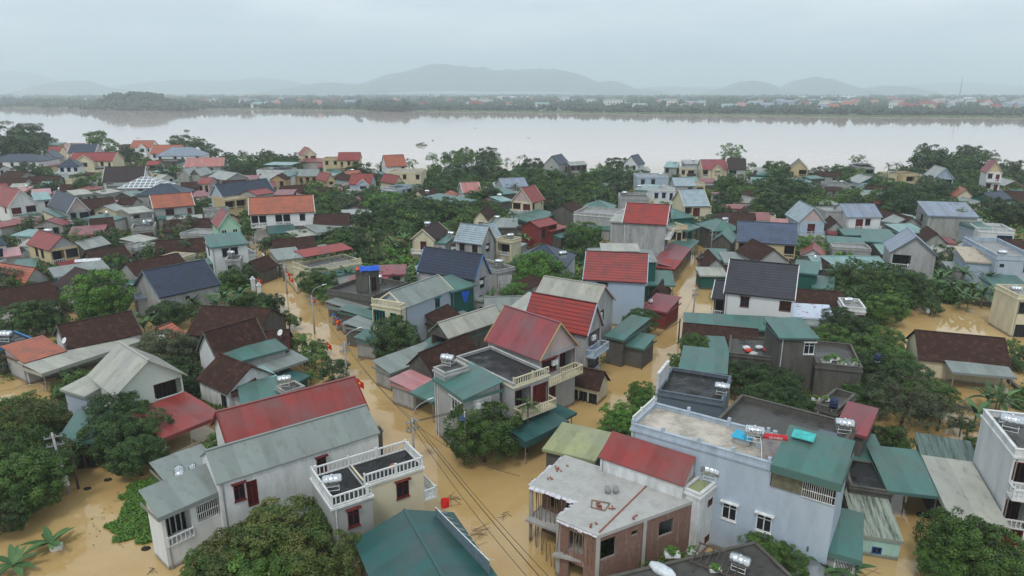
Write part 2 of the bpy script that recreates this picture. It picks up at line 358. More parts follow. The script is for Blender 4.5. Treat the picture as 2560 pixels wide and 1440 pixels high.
    if wing and rt == 'gu':
        w0, w1, pj = wing; x0, x1 = Lx * w0, Lx * w1; h = (x1 - x0) / 2; hr = min(rise * .8, h * .9); dd = D * .5
        box(bm, x0, -pj, z0, x1, .003, z); face(bm, [(x0, -pj, z), (x1, -pj, z), (x0 + h, -pj, z + hr - .1)])
        wb = bmesh.new(); y1 = dd * hr / rise; o2 = .3
        slab(wb, [(x0 - o2, y1 * 0 - .0, z - o2 * hr / h), (x0 - o2, -pj - o2, z - o2 * hr / h), (x0 + h, -pj - o2, z + hr), (x0 + h, y1, z + hr)], th)
        slab(wb, [(x1 + o2, -pj - o2, z - o2 * hr / h), (x1 + o2, 0, z - o2 * hr / h), (x0 + h, y1, z + hr + .004), (x0 + h, -pj - o2, z + hr + .004)], th)
        part('porch_roof', done(wb, 'porch_roof'), rm(roof))
        tb = bmesh.new(); bar4(tb, (x0 - o2, -pj - o2, z - o2 * hr / h), (x0 + h, -pj - o2, z + hr), .2, .12); bar4(tb, (x1 + o2, -pj - o2, z - o2 * hr / h), (x0 + h, -pj - o2, z + hr), .2, .12)
        [part('bargeboard', q_, wm(bb or 'W', .25)) for q_ in islands(tb)]
        fm, pm = win_meshes('W', min(2.1, 2 * h * .6), 1.5, .02, fr)
        wo = part('window', fm, None, x0 + h, -pj - .004, z - 2.3); link('pane', pm, None, wo, (0, -.02, 0))
    if not op:
        me = done(bm, 'wall'); part('wall', me, wmt)
    else:
        pbm = bmesh.new(); nx = max(2, int(Lx / 3.2) + 1)
        for i in range(nx):
            for y in (.08, D - .08):
                x = .08 + (Lx - .16) * i / (nx - 1); zz = z + (rise * y / D if rt == 's' else 0) - .08
                me_ = None; bar(pbm, (x, y, z0), (x, y, zz), .06, 6)
        bm.free(); part('post', done(pbm, 'post'), GALV)
        if posts: pass
    for f, c, cx, zb, w, h, dep in wq:
        ox, oy, rz, fl = FO[f]; x = ox + cx * math.cos(rz); y = oy + cx * math.sin(rz)
        fm, pm = win_meshes(c, w, h, dep, fr)
        wo = part('door' if c in 'dD' else ('balcony_opening' if c == 'L' else 'window'), fm, None, x, y, zb, rz)
        link('pane' if c not in 'dD' else 'door_leaf', pm, None, wo)
        if c == 'L':
            b2 = bmesh.new(); rail_mesh(b2, w, .8); link('balustrade', done(b2, 'balustrade'), wm(bw, .2), wo, (-w / 2, -.13, 0))
            fm2, pm2 = win_meshes('d', .9, min(2.1, h - .2), .04, fr); wo2 = link('door_frame', fm2, None, wo, (w * .12, dep - .08, 0))
    for f in bal:
        ox, oy, rz, fl = FO[f]; zb = z - 3.12; b2 = bmesh.new(); box(b2, 0, -1.15, zb - .18, fl, -.004, zb)
        part('balcony_floor', done(b2, 'balcony_floor'), wm(bw, .3), ox, oy, 0, rz)
        b2 = bmesh.new(); rail_mesh(b2, fl, .85)
        for xx in (0, fl - .1): box(b2, xx, .13, .75, xx + .1, 1.14, .85); [box(b2, xx + .03, .2 + .28 * q_, .0, xx + .07, .24 + .28 * q_, .75) for q_ in range(4)]
        c, s_ = math.cos(rz), math.sin(rz)
        part('balustrade', done(b2, 'balustrade'), wm(bw, .2), ox + 1.15 * s_, oy - 1.15 * c, zb + .002, rz)
    if z >= 4.5 and not op and loc.y < 170:
        db = bmesh.new(); bar(db, (.25, -.06, -.5), (.25, -.06, z - .1), .045, 5); part('drainpipe', done(db, 'drainpipe'), WHITE if wall in 'LGD' else GALV)
        if rt != 'f' and Lx > 5:
            db = bmesh.new(); box(db, Lx - .14, D * .3, z - 1.3, Lx + .0, D * .3 + .01, z - 1.29); box(db, Lx + .005, D * .3, z - 1.5, Lx + .32, D * .3 + .8, z - .95); part('air_conditioner', done(db, 'ac'), WHITE)
    if top:
        u0, u1, v0, v1, hh, tc_, sl = top; tb = bmesh.new(); X0, X1, Y0, Y1 = Lx * u0, Lx * u1, D * v0, D * v1
        slab(tb, [(X0 - .2, Y0 - .2, z + hh), (X1 + .2, Y0 - .2, z + hh), (X1 + .2, Y1 + .2, z + hh + sl), (X0 - .2, Y1 + .2, z + hh + sl)], .1)
        part('rooftop_canopy', done(tb, 'canopy'), rm(tc_)); tb = bmesh.new()
        for x in (X0, (X0 + X1) / 2, X1):
            bar(tb, (x, Y0, z), (x, Y0, z + hh - .05), .05, 5); bar(tb, (x, Y1, z), (x, Y1, z + hh + sl - .1), .05, 5)
        part('canopy_post', done(tb, 'post'), GALV)
    FP.append((loc.x, loc.y, u.x, u.y, Lx, D, z)); FROOT.append(root); FR2.append(0 if rt == 'f' else (rise * .5 if rt != 's' else rise * .4))
    return root, (loc, u, v, Lx, D, z)
def bar4(bm, p, q, wx, wz):
    p, q = Vector(p), Vector(q); w = wx / 2
    dx = Vector((1, 0, 0)) if abs((q - p).y) > abs((q - p).x) else Vector((0, 1, 0)); w = .06
    up = Vector((0, 0, .06)); dn = Vector((0, 0, -.2))
    a = [p - dx * w + dn, p + dx * w + dn, p + dx * w + up, p - dx * w + up]; b = [x + (q - p) for x in a]
    A = [bm.verts.new(x) for x in a]; B = [bm.verts.new(x) for x in b]
    for i in range(4): bm.faces.new((A[i], A[(i + 1) % 4], B[(i + 1) % 4], B[i]))
    bm.faces.new(A[::-1]); bm.faces.new(B)
FP = []; FR2 = []; FROOT = []
RW = dict(r='red tiled', r2='faded red metal', r3='bright red tiled', r4='dull red sheet', m='maroon sheet', m2='maroon sheet', p='pink sheet', o='orange tiled', b='dark slate', b2='blue slate', b3='navy tiled', k2='black tiled', dk='dark grey', s='grey metal', s2='blue grey metal', c2='pale blue tiled', t='green sheet', t2='dark green', e='grey green sheet', e2='beige sheet', c='pale teal sheet', n='old brown tile', g='flat grey', k='flat black', d='flat stained', be='flat beige', x='mossy corrugated', q='white rusty', la='lattice', v='olive sheet', ce='bare concrete', bg='beige rusty', cg='old corrugated')
WW = dict(W='white', C='cream', Y='yellow', G='grey', L='pale grey', D='dark grimy', P='pale blue', B='blue', M='mint green', T='dark green', R='red', K='pinkish', N='slate blue', Q='turquoise', O='ochre', U='greyish', X='bright blue', E='pale mint')
def h(label, A, B, d, z, rt, rise, wall, roof, name=None, **kw):
    root, (loc, u, v, Lx, D, zz) = block(None, A, B, d, z, rt, rise, wall, roof, **kw)
    op = kw.get('op')
    nm = name or ('awning' if op else ('house' if z >= 3.9 else ('shed' if Lx * D < 45 and roof != 'n' else 'low_house')))
    root.name = nm; root['category'] = {'house': 'house', 'low_house': 'house', 'shed': 'shed', 'awning': 'awning'}.get(nm, 'house')
    if label: root['label'] = label; HOUSES.append((label, proj(loc + u * Lx / 2 + v * D * .4 + Vector((0, 0, zz * .7)))))
    else: AUTO.append((root, roof, wall, nm, proj(loc + u * Lx / 2 + v * D * .4 + Vector((0, 0, zz * .7)))))
    return root
# ---------------------------------------------------------------- houses: (label, near left eave, near right eave, depth, height, ...)
# far left quarter
h("white villa with slate hipped roof at far left", (-40, 403), 97, 14, 6, 'h', 2.6, 'W', 'b', Y=0, win=dict(a='wwwWw/wwdwW'), fr='k')
h("grey slate-roofed gable house behind the white villa", (99, 398), 143, 14, 5.6, 'gv', 3.2, 'G', 'b', Y=22, win=dict(a='.s.'))
h("", (119, 377), 150, 6, 4.6, 'gu', 2, 'C', 'r', Y=8, win=dict(a='ww'))
h("", (113, 362), 146, 8, 5, 's', .8, 'Y', 't', Y=0, win=dict(a='www'))
h("", (160, 362), 194, 8, 5, 'f', 0, 'K', 'm', Y=0)
h("long slate roof with white gable edges", (170, 381), 237, 10, 5, 'gu', 3.6, 'L', 'b', Y=10, bb='W')
h("cream house with red roof and front gable", (172, 402), 281, 10, 5.6, 'gu', 3.2, 'C', 'r', Y=3, wing=(.2, .62, 2), bb='C', win=dict(a='....wd/....wd'), fr='k')
h("small white villa under slate pyramid roof", (145, 416), 196, 9, 6, 'h', 2.8, 'W', 'b', Y=20, win=dict(a='www/www'), fr='u', bal='a')
h("big charcoal-roofed house with white gable", (257, 454), 357, 11, 4.2, 'gu', 4.6, 'W', 'dk', Y=14, bb='W', win=dict(d='ww', a='D..'))
h("grey house with white steel lattice roof frame", (296, 469), 404, 11, 4.4, 'h', 2.8, 'G', 'la', Y=5, win=dict(a='.w.', d='w'))
h("grey house with wide slate hipped roof", (341, 488), 458, 11, 4.5, 'h', 2.7, 'G', 'b', Y=8, win=dict(a='.w..'))
h("pale house with orange roof and dark window", (385, 519), (484, 511), 8, 5.6, 'gu', 2.8, 'L', 'o', bb='W', win=dict(a='.W.d'), fr='r')
h("white gable villa with red roof, dark red windows", (20, 515), (93, 507), 15, 5.6, 'gv', 4, 'W', 'r', bb='W', win=dict(a='DW', d='..w'), bal='a', fr='r')
h("", (88, 500), (126, 497), 9, 5, 's', 1, 'W', 'c', win=dict(a='.w'))
h("white house with navy roof, brown brick gable", (168, 528), (222, 524), (109, 511), 5.6, 'gv', 3.4, 'L', 'b', bb='W', gw='K', win=dict(a='wD/d.'), bal='a', fr='k', sq=.8)
h("", (188, 487), (231, 483), 8, 4.5, 's', .5, 'G', 'e2', win=dict(a='ss'))
h("", (82, 487), (126, 484), 8, 3, 's', .8, 'K', 'p')
h("", (215, 520), (290, 513), 7, 3.4, 'gu', 2, 'O', 'n', win=dict(a='wdw'))
h("", (68, 458), (146, 455), 7, 3, 'gu', 2, 'G', 'n')
h("", (-14, 462), (56, 462), 7, 3, 'gu', 2, 'G', 'n')
h("", (152, 478), (190, 476), 6, 3, 'gu', 1.8, 'L', 'n')
h("", (-6, 472), (20, 470), 6, 3.2, 'gu', 1.4, 'C', 'r')
h("", (32, 478), (64, 477), 6, 3, 's', .6, 'K', 'r2')
h("", (103, 461), (124, 460), 5, 3.4, 's', .4, 'X', 'c')
h("", (26, 468), (66, 466), 6, 3, 's', .5, 'G', 'e2')
h("", (-6, 443), (44, 446), 8, 4, 'gu', 2, 'G', 'n')
h("", (224, 459), (243, 458), 7, 5, 'f', 0, 'G', 'c')
h("", (365, 412), (394, 412), 6, 4.4, 'gu', 1.5, 'G', 'r', win=dict(a='W'))
h("orange-roofed white house with green doors by the river", (325, 368), 377, 9, 6.6, 'gu', 3.2, 'W', 'o', Y=0, wing=(.45, .8, 1.2), win=dict(a='D..d'), fr='g', bal='a')
h("", (295, 365), 315, 7, 6, 'f', 0, 'D', 'g', Y=0, win=dict(a='w'))
h("orange-roofed house above the blue hipped roof", (376, 383), 449, 10, 6, 'gu', 3.6, 'W', 'o', Y=5, win=dict(a='w.ww'))
h("white house under blue-grey hipped roof", (390, 389), 502, 11, 5.6, 'h', 3.4, 'W', 's2', Y=4, win=dict(a='w.wd.w'), fr='k')
h("long faded red roof over stained grey wall", (463, 416), 557, 9, 5, 'gu', 3, 'G', 'r2', Y=12, bb='K', win=dict(a='...d.'), dirt=.9)
h("", (385, 404), 442, 8, 4.2, 'f', 0, 'D', 'g', Y=0, win=dict(a='..w'))
h("stained grey block with twin corrugated gables", (445, 438), 472, 10, 5.4, 'gv', 2.2, 'G', 's', Y=0, win=dict(a='.'))
h("", (474, 438), 500, 10, 5.2, 'gv', 2.2, 'G', 's', Y=0, gw='D')
h("", (494, 458), 522, 7, 4.2, 'gu', 1.6, 'K', 'r4', Y=-4, win=dict(a='dd'))
h("", (522, 443), (563, 449), 9, 5, 'gu', 2, 'L', 's', bb='W')
h("", (563, 450), (606, 449), 5, 3.6, 's', .8, 'T', 't')
h("white flat-roofed house with teal roof canopies", (641, 428), 712, 10, 5.5, 'f', 0, 'W', 'g', Y=-8, top=(.15, 1.1, .3, 1.1, 2.2, 'c', .3), win=dict(a='s...'))
h("", (694, 440), 727, 8, 5.6, 's', .8, 'W', 't', Y=0)
h("ochre house with balcony and green roof", (727, 440), 793, 9, 5, 'gu', 2, 'O', 'e', Y=6, win=dict(a='.dww'), bal='a', bw='Y')
h("", (674, 449), 713, 6, 5, 'gv', 1.6, 'O', 'n', Y=0, win=dict(a='dw'))
h("small red-gabled cottage by the river, cream front", (757, 387), 791, 9, 6.6, 'gv', 3, 'C', 'r', Y=30, bb='C', win=dict(a='wD/..'), fr='r')
h("", (752, 404), 807, 6, 4, 's', 1, 'G', 'm', Y=0)
h("yellow villa with red roof beside the river", (845, 400), 898, 9, 7, 'gu', 2.8, 'Y', 'r', Y=6, win=dict(a='dwD'), bal='a', bw='Y', fr='k')
h("", (806, 399), 848, 8, 7, 'f', 0, 'Y', 'm', Y=4, win=dict(a='ww'), fr='k')
h("", (795, 418), 828, 7, 3.6, 'gu', 1.4, 'T', 'm', Y=0)
h("red-roofed house with narrow yellow front", (816, 451), 838, 9, 5, 'gv', 2.2, 'Y', 'r', Y=38, win=dict(a='w'), bal='a', bw='Y', fr='k')
h("", (838, 463), (876, 458), 8, 3.2, 'h', 1.2, 'G', 't', op=True)
h("small grey house with red front gable", (874, 459), 926, 7, 5, 'gu', 3, 'P', 'r', Y=-4, wing=(.42, .95, 1), win=dict(a='....'))
h("", (862, 482), (911, 482), 5, 2.8, 's', .5, 'G', 'e2')
h("", (852, 488), (894, 487), 4, 2.6, 's', .4, 'T', 'e2')
h("", (872, 439), (908, 435), 6, 3.6, 'gu', 1.4, 'D', 'o')
h("", (836, 449), (877, 450), 7, 3, 'gu', 1.6, 'K', 'n')
h("", (832, 433), (860, 432), 6, 3.6, 'h', 1, 'W', 't')
h("white house with orange roof at the water edge", (966, 415), 1015, 8, 6, 'gu', 4, 'W', 'o', Y=24, win=dict(a='..w', d='s'))
h("square cream flat-roofed house with brown windows", (970, 432), 1052, 10, 7, 'f', 0, 'C', 'g', Y=-4, win=dict(a='w.w.w/w...w'))
h("red-roofed grey house with cream gable", (988, 457), 1007, 9, 5, 'gv', 2.3, 'C', 'r', Y=42, win=dict(a='.'))
h("pale blue flat house with white balustrade", (986, 476), (1031, 466), (954, 473), 5, 'f', 0, 'P', 'k', bst='d', win=dict(a='.wW', d='dW'), fr='k')
h("", (1065, 495), (1103, 489), 7, 3, 'gu', 2, 'C', 'n')
h("big teal metal roof among the central trees", (1143, 511), (1190, 500), (1074, 497), 3.6, 's', 1, 'D', 't', win=dict(a='G'))
h("", (1102, 489), (1131, 490), 6, 3.6, 'h', 1.2, 'C', 'o')
h("", (1159, 480), (1202, 478), 7, 4, 'gu', 2.6, 'L', 'r2', bb='W')
h("", (929, 477), (954, 474), 6, 3, 's', .7, 'K', 'r4')
# far centre and right
h("grey gable house with slate roof by the river", (1361, 409), 1397, 11, 6.5, 'gv', 3.2, 'L', 'b', Y=-25, win=dict(a='.s.'))
h("mould-stained concrete house with metal roof", (1398, 412), 1425, 9, 5.6, 'gv', 1.2, 'G', 's', Y=5, win=dict(a='D'), dirt=.9)
h("", (1426, 413), 1467, 5, 5.6, 'gu', 1, 'D', 's', Y=28, win=dict(a='www'))
h("white house with steep slate roof by the river", (1560, 409), 1594, 8, 7, 'gv', 3.3, 'W', 'b', Y=-30, win=dict(a='ww', b='s.'), fr='k')
h("long blue-grey metal roof with pale gable", (1258, 467), 1319, 9, 4.2, 'gu', 2.3, 'L', 's2', Y=18, win=dict(a='..ww'), fr='w')
h("", (1236, 468), 1262, 5, 3, 's', 1, 'P', 's', Y=5)
h("cream cottage with bright red roof, dark red windows", (1280, 501), (1329, 505), (1363, 496), 6, 'gv', 3.6, 'C', 'r', bb='C', gw='K', win=dict(a='WD', b='w.s'), bal='a', fr='r')
h("", (1318, 553), (1356, 545), 6, 2.9, 's', .6, 'T', 't')
h("", (1356, 546), (1392, 532), 6, 2.9, 's', .6, 'T', 't')
h("stained cream gable end with brown tile roof", (1184, 547), (1218, 548), 10, 5, 'gv', 2, 'C', 'n', dirt=.8, win=dict(a='.w.'), fr='w')
h("", (1222, 567), (1292, 567), 8, 3.2, 's', .7, 'D', 'e')
h("dark red metal house with small blue balcony", (1348, 567), (1392, 557), (1321, 557), 5.6, 'gu', 1, 'R', 'r', win=dict(a='dL'), bw='P')
h("", (1378, 578), (1416, 567), 5, 4.2, 's', .6, 'R', 'r')
h("grey flat-roofed house with white rooftop railing", (1434, 535), (1537, 543), 10, 5.6, 'f', 0, 'L', 'g', bst='b', win=dict(a='....'))
h("", (1455, 522), (1530, 525), 9, 4.6, 'h', 1.8, 'D', 't')
h("", (1437, 531), (1463, 521), 7, 4, 'gu', 1.8, 'D', 'n')
h("", (1362, 515), (1386, 512), 6, 3, 'gu', 1.6, 'D', 'n')
h("", (1254, 485), (1292, 482), 8, 3.6, 's', .8, 'D', 't')
h("", (1255, 503), (1280, 500), 6, 3.4, 's', .6, 'D', 'c')
h("pale grey flat house with two small windows", (1595, 444), 1672, 11, 6, 'f', 0, 'P', 'g', Y=-2, win=dict(a='ww.'), par=.25, fr='k')
h("green-grey house with pale blue metal roof", (1661, 417), 1692, 12, 5.6, 's', 1, 'G', 'c', Y=-18, win=dict(a='w.'), fr='k')
h("small cream flat-roofed house facing us", (1699, 422), 1738, 6, 5, 'f', 0, 'C', 'g', Y=-4, win=dict(a='wW', b='w'), fr='k', par=.2)
h("", (1714, 409), 1758, 10, 6.4, 's', .6, 'P', 's', Y=-4)
h("cream villa with maroon roof and arched porch gable", (1757, 422), 1818, 9, 5.6, 'gu', 3.2, 'C', 'm2', Y=-2, wing=(.38, .78, 1.2), bb='C', win=dict(a='L...'), fr='r')
h("", (1750, 455), (1787, 456), 5, 2.9, 's', .8, 'D', 'm', op=True)
h("tall grey house with dark gable and green blinds", (1822, 422), 1865, 9, 6, 'gu', 3.6, 'L', 'dk', Y=-10, win=dict(a='L.'), fr='g')
h("blue-roofed grey house with yellow porch", (1688, 464), 1738, 9, 4.6, 'gu', 2.2, 'L', 'c2', Y=0, win=dict(a='.w'))
h("", (1738, 463), 1763, 7, 4.4, 'f', 0, 'Y', 's', Y=0, win=dict(a='D'), bst='a', bw='C')
h("white flat-roofed house with ornate blue windows", (1632, 478), (1688, 476), 9, 5, 'f', 0, 'W', 'g', bst='b', win=dict(a='wwd'), fr='u')
h("", (1589, 473), (1631, 476), 9, 4.8, 's', .6, 'L', 'c')
h("grey concrete block with dark stained roof edge", (1550, 497), (1622, 498), 8, 5.2, 'f', 0, 'L', 'd', dirt=.7, par=.6)
h("white house with slate blue roof and balcony", (1712, 514), (1772, 513), 10, 5.6, 'gu', 3.6, 'C', 'c2', bb='C', win=dict(a='LD.', b='w'), bal='b', fr='r')
r_ = h("tall bare grey wall under bright red tiled roof", (1560, 553), (1664, 559), 8, 9.4, 'gu', 3.2, 'L', 'r3', bb='W', gw='D', win=dict(b='w/L/w'), bal='b', dirt=.9)
block(r_, (1527, 552), (1560, 554), 6, 9, 's', .4, 'L', 'e2', win=dict(a='.'))
h("big dark green sheet-metal house", (1679, 545), (1735, 541), 9, 7.4, 'h', 1.3, 'T', 't')
h("cream terrace house beside the flooded lane", (1678, 574), (1720, 571), 8, 6, 'f', 0, 'C', 'be', bst='a', win=dict(a='wdw', b='w'), bw='Y')
h("", (1716, 577), (1749, 566), 6, 5.6, 's', .8, 'T', 't', op=True)
h("bright red awning over the lane shop front", (1645, 667), (1684, 672), 4, 3, 's', .7, 'D', 'r3', op=True)
h("long maroon awning along the flooded lane", (1686, 668), (1724, 620), 4, 3.1, 's', .6, 'D', 'm', op=True)
h("", (1724, 622), (1745, 601), 4, 3, 's', .5, 'D', 't', op=True)
h("blue-walled house with ribbed red roof", (1462, 694), (1613, 702), 8, 7.5, 'gu', 3.3, 'B', 'r', bb='B', win=dict(a='.W.../.....', b='d'), fr='k', dirt=.12)
h("green metal house with raised beige roof strip", (1476, 650), (1640, 653), 9, 7.3, 'h', 1.3, 'T', 'e', top=(.18, .75, .1, .7, 1.5, 'e2', .1))
h("", (1622, 710), (1684, 712), 6, 3.6, 's', .8, 'D', 't', op=True)
h("", (1622, 742), (1664, 746), 6, 2.6, 'gv', 1.5, 'D', 'n')
h("maroon awning roof where a person crouches", (1609, 768), (1665, 778), 5.5, 3, 's', .8, 'R', 'm')
r_ = h("stained concrete house with teal roof by the lane", (1517, 838), (1557, 847), (1515, 787), 4, 's', .7, 'D', 't')
block(r_, (1556, 858), (1607, 869), 3.6, 3, 's', .5, 'D', 't')
h("", (1781, 601), (1828, 605), 9, 4, 'gv', 1.6, 'D', 't')
h("", (1788, 576), (1856, 573), 9, 5, 'h', 1.6, 'D', 't')
h("yellow house with blue tiled roof and red shutter door", (1845, 601), (1990, 609), 9, 6, 'gu', 3.2, 'Y', 'b2', win=dict(a='LD..L'), fr='r', bw='C', dirt=.15)
h("pale grey gable house with brown tile roof", (1894, 652), (1969, 650), 9, 4.5, 'gv', 2.2, 'L', 'n', win=dict(a='.w.'), dirt=.2, fr='w')
h("", (1814, 655), (1895, 657), 6, 3.4, 's', .6, 'R', 'e', fc=.5)
h("", (1774, 648), (1822, 650), 7, 3.4, 's', .6, 'D', 't')
h("", (1763, 668), (1815, 669), 8, 3, 'gv', 1.7, 'L', 'n')
h("", (1753, 687), (1815, 688), 4, 2.8, 's', .4, 'T', 'e2')
r_ = h("white house with large black tiled roof", (1815, 726), (1983, 744), 9, 6.5, 'gu', 3.8, 'W', 'k2', bb='W', win=dict(a='.w..G'), fr='b', dirt=.05)
block(r_, (1786, 740), (1812, 743), 5, 4.6, 'gu', 2, 'N', 'k2', win=dict(a='L'), bb='W', ov=.4)
r_ = h("grey wall house with long green sheet roof", (1719, 813), (1952, 825), 4, 3.2, 's', .5, 'D', 't', win=dict(a='.......s'), fr='w')
h("tall stained tower block with green roof", (1953, 842), (2041, 843), 5.5, 7, 's', .5, 'D', 't', win=dict(a='..w'), fr='w', fc=.2)
h("dark concrete terrace covered with potted plants", (2040, 916), (2155, 928), 8, 4, 'f', 0, 'D', 'd', par=.4)
h("long low brown tile roof below the white house", (1709, 848), (1890, 865), 5, 2.7, 'gu', 1.5, 'D', 'n')
h("flat dark roof strewn with baskets and bags", (1822, 886), (1928, 898), 7, 3.2, 'f', 0, 'D', 'd', par=.2)
h("", (1782, 882), (1820, 884), 5, 3, 's', .4, 'D', 't')
h("grey block half covered by green roof sheet", (1703, 919), (1812, 932), 6, 3.5, 's', .5, 'L', 't', dirt=.7)
h("black flat roof with tall white end wall", (1645, 983), (1806, 1011), 6.5, 6.2, 'f', 0, 'N', 'k', par=.3, dirt=.1)
# far right
h("grey raised box house with roof rack", (2140, 420), 2187, 11, 6, 'f', 0, 'G', 'g', Y=-12, win=dict(a='.L'), top=(.3, 1, .4, 1, 1, 'd', 0), fr='g')
h("pale blue gable house with grey roof", (2149, 457), 2205, 9, 4.6, 'gv', 2, 'P', 's', Y=0, win=dict(a='.wd'), gw='T')
h("grey flat-roofed house with one shaded window", (2072, 464), (2132, 465), 9, 4.6, 'f', 0, 'L', 'd', win=dict(a='.w.'), par=.3)
h("", (2128, 493), (2166, 498), 9, 3.2, 'gv', 1.6, 'D', 's')
h("yellow gable house with blue slate roof", (1975, 420), 2019, 9, 6.6, 'gv', 3, 'Y', 'b', Y=-20, bb='Y', win=dict(a='.L'), bw='Y')
h("", (1995, 457), (2035, 455), 7, 3.2, 's', .8, 'D', 't')
h("", (1895, 437), (1928, 438), 8, 4.6, 'h', .8, 'T', 't')
h("", (2222, 438), (2257, 438), 8, 5, 'f', 0, 'C', 'g', win=dict(a='.w'))
h("beige house with upper balcony behind green trees", (2258, 438), (2297, 438), 9, 5.4, 'f', 0, 'Y', 'd', win=dict(a='L'), bal='a', bw='C')
h("blue chalet with patterned gable and balcony", (2335, 444), (2384, 445), 9, 6, 'gv', 3.4, 'P', 's', bb='P', gw='B', win=dict(a='wW'), bal='a', bw='P', fr='k')
h("tall white house with red gable roof", (2468, 429), 2506, 8, 9.6, 'gv', 3.4, 'W', 'r', Y=-22, bb='K', gw='Y', win=dict(a='wd/wd', b='...'), bal='a', fr='r')
h("", (2512, 463), (2557, 464), 9, 4, 'gv', 1.6, 'D', 's', op=True)
h("cream house with orange gable and maroon wall", (2390, 491), (2436, 493), 8, 4, 'gv', 2.3, 'C', 'o')
h("", (2388, 499), (2440, 501), 3, 3, 's', .4, 'R', 'e2')
h("", (2430, 493), (2482, 500), 9, 4, 'gv', 1.8, 'T', 'b')
h("", (2500, 501), (2570, 504), 9, 3, 'gu', 2.4, 'R', 'n')
h("", (2430, 513), (2466, 513), 8, 3, 'gv', 1.2, 'C', 'e')
h("long grey house behind the tall feathery tree", (2322, 537), (2444, 541), 8, 6.6, 's', 2, 'G', 's2', win=dict(a='......', d='w'))
h("", (2253, 581), (2316, 580), 6, 3.5, 's', .8, 'D', 'c')
h("", (2250, 562), (2304, 561), 9, 3.6, 'gv', 1.8, 'G', 'n')
h("", (2313, 602), (2366, 605), 9, 3, 'gv', 1.8, 'G', 'n')
r_ = h("white flat house with blue trim and sign", (2447, 578), (2537, 583), 9, 4.6, 'f', 0, 'W', 'g', bst='a', win=dict(a='.G'), fr='u')
block(r_, (2444, 572), (2486, 572), 7, 4.7, 's', .6, 'P', 't')
h("white-walled house with blue-grey roof and doors", (2119, 541), (2203, 541), 9, 5.6, 'gu', 2.4, 'W', 's2', win=dict(a='.Dw.'), bal='a', fr='r')
h("", (2204, 552), (2242, 557), 9, 4.4, 's', .8, 'C', 'e', op=True)
h("blue ornate house with dark red arched door", (1998, 552), (2062, 553), 10, 6.2, 'gv', 3.2, 'P', 'c2', bb='P', gw='K', win=dict(a='.D.'), bal='a', bw='P', fr='r')
h("", (2065, 528), (2119, 528), 6, 6.4, 'f', 0, 'L', 'g', par=.1)
h("", (2066, 573), (2112, 575), 9, 3.4, 'gv', 1.9, 'L', 'n')
h("small square red roof among the brown roofs", (1930, 563), (1970, 565), 4, 4.4, 's', .9, 'W', 'r2')
h("", (1822, 562), (1880, 566), 10, 3.6, 'gu', 2.4, 'D', 'n')
h("", (1840, 545), (1876, 547), 8, 3.8, 'gv', 2, 'D', 'n')
h("", (1876, 549), (1926, 551), 6, 3.4, 's', .9, 'D', 'r4')
h("", (1880, 566), (1929, 568), 4, 3, 's', .7, 'D', 't')
h("grey gable house with yellow loggia and tank", (2229, 628), (2341, 636), 9, 6.6, 'gv', 3, 'L', 's2', gw='L', bb='N', win=dict(a='L.', d='.'), fr='k', dirt=.7)
h("huge pale teal warehouse roof", (2046, 672), (2224, 674), 10, 3.6, 'gu', 1.3, 'G', 'c')
h("", (2046, 680), (2094, 681), 7, 3, 'gv', 1.7, 'D', 'n')
h("", (2072, 606), (2160, 612), 5, 3.2, 's', .5, 'D', 't', op=True)
h("", (2161, 602), (2240, 607), 5, 3.2, 's', .5, 'D', 't', op=True)
h("", (2112, 586), (2238, 590), 5, 3.4, 's', .5, 'T', 't')
h("dark green sheet shed between brown roofs", (1985, 678), (2040, 684), 6, 5, 's', .7, 'T', 't')
h("", (2034, 718), (2080, 723), 6, 2.9, 's', .6, 'L', 't')
h("white shed roof flaking with rust", (1982, 789), (2083, 795), 4, 2.6, 's', .7, 'X', 'q')
h("", (1983, 758), (2110, 766), 5.5, 2.9, 'gu', 1.6, 'D', 'n')
h("", (2110, 775), (2164, 779), 5, 3.5, 'f', 0, 'W', 'g', win=dict(a='w.w'))
h("white-blue flat house with walled roof terrace", (2492, 646), (2590, 651), (2478, 603), 6.5, 'f', 0, 'P', 'g', win=dict(a='s.w'), par=.6, fr='k')
h("beige metal roof with rusty blue lower edge", (2416, 651), (2491, 656), 8, 5.4, 's', .9, 'P', 'bg')
h("", (2490, 716), (2575, 721), 6, 3.4, 's', .6, 'P', 't')
h("pale concrete house with brick corner, right edge", (2545, 746), (2660, 762), (2488, 718), 6, 'f', 0, 'C', 'g', win=dict(a='WD/D.'), fr='k', dirt=.5, sq=1)
r_ = h("brown tile house standing in the pond", (2302, 894), (2523, 917), 7.5, 2.8, 'gu', 2.4, 'C', 'n')
block(r_, (2385, 927), (2533, 940), 2.3, 2.5, 's', .3, 'C', 'e', op=True)
# centre
h("ornate cream house with arched porch", (1031, 594), (1085, 597), (1137, 578), 5, 'gv', 2, 'C', 'dk', bb='C', gw='C', win=dict(a='.D.', b='w.'), bal='a', dirt=.7, fr='r')
r_ = h("grey plastered house with pale blue tiles", (1139, 599), (1203, 607), (1236, 596), 6, 'gu', 3, 'L', 'c2', bb='K', win=dict(a='ww', b='.w.'), dirt=.9)
block(r_, (1206, 598), (1252, 590), 5, 5.4, 'gu', 2.6, 'L', 'c2')
h("", (1240, 600), (1279, 606), (1296, 598), 5, 'f', 0, 'C', 'd', win=dict(a='L'), dirt=.8)
h("long navy tiled roof over pinkish grey walls", (1047, 671), (1186, 693), (1243, 681), 6.5, 'gu', 3.3, 'U', 'b3', bb='X', win=dict(b='.w./.w.'), fr='k', dirt=.6)
h("white house with dark blue hipped tiles", (1279, 657), (1412, 666), 10, 5, 'h', 2.8, 'W', 'b', win=dict(a='.s..'))
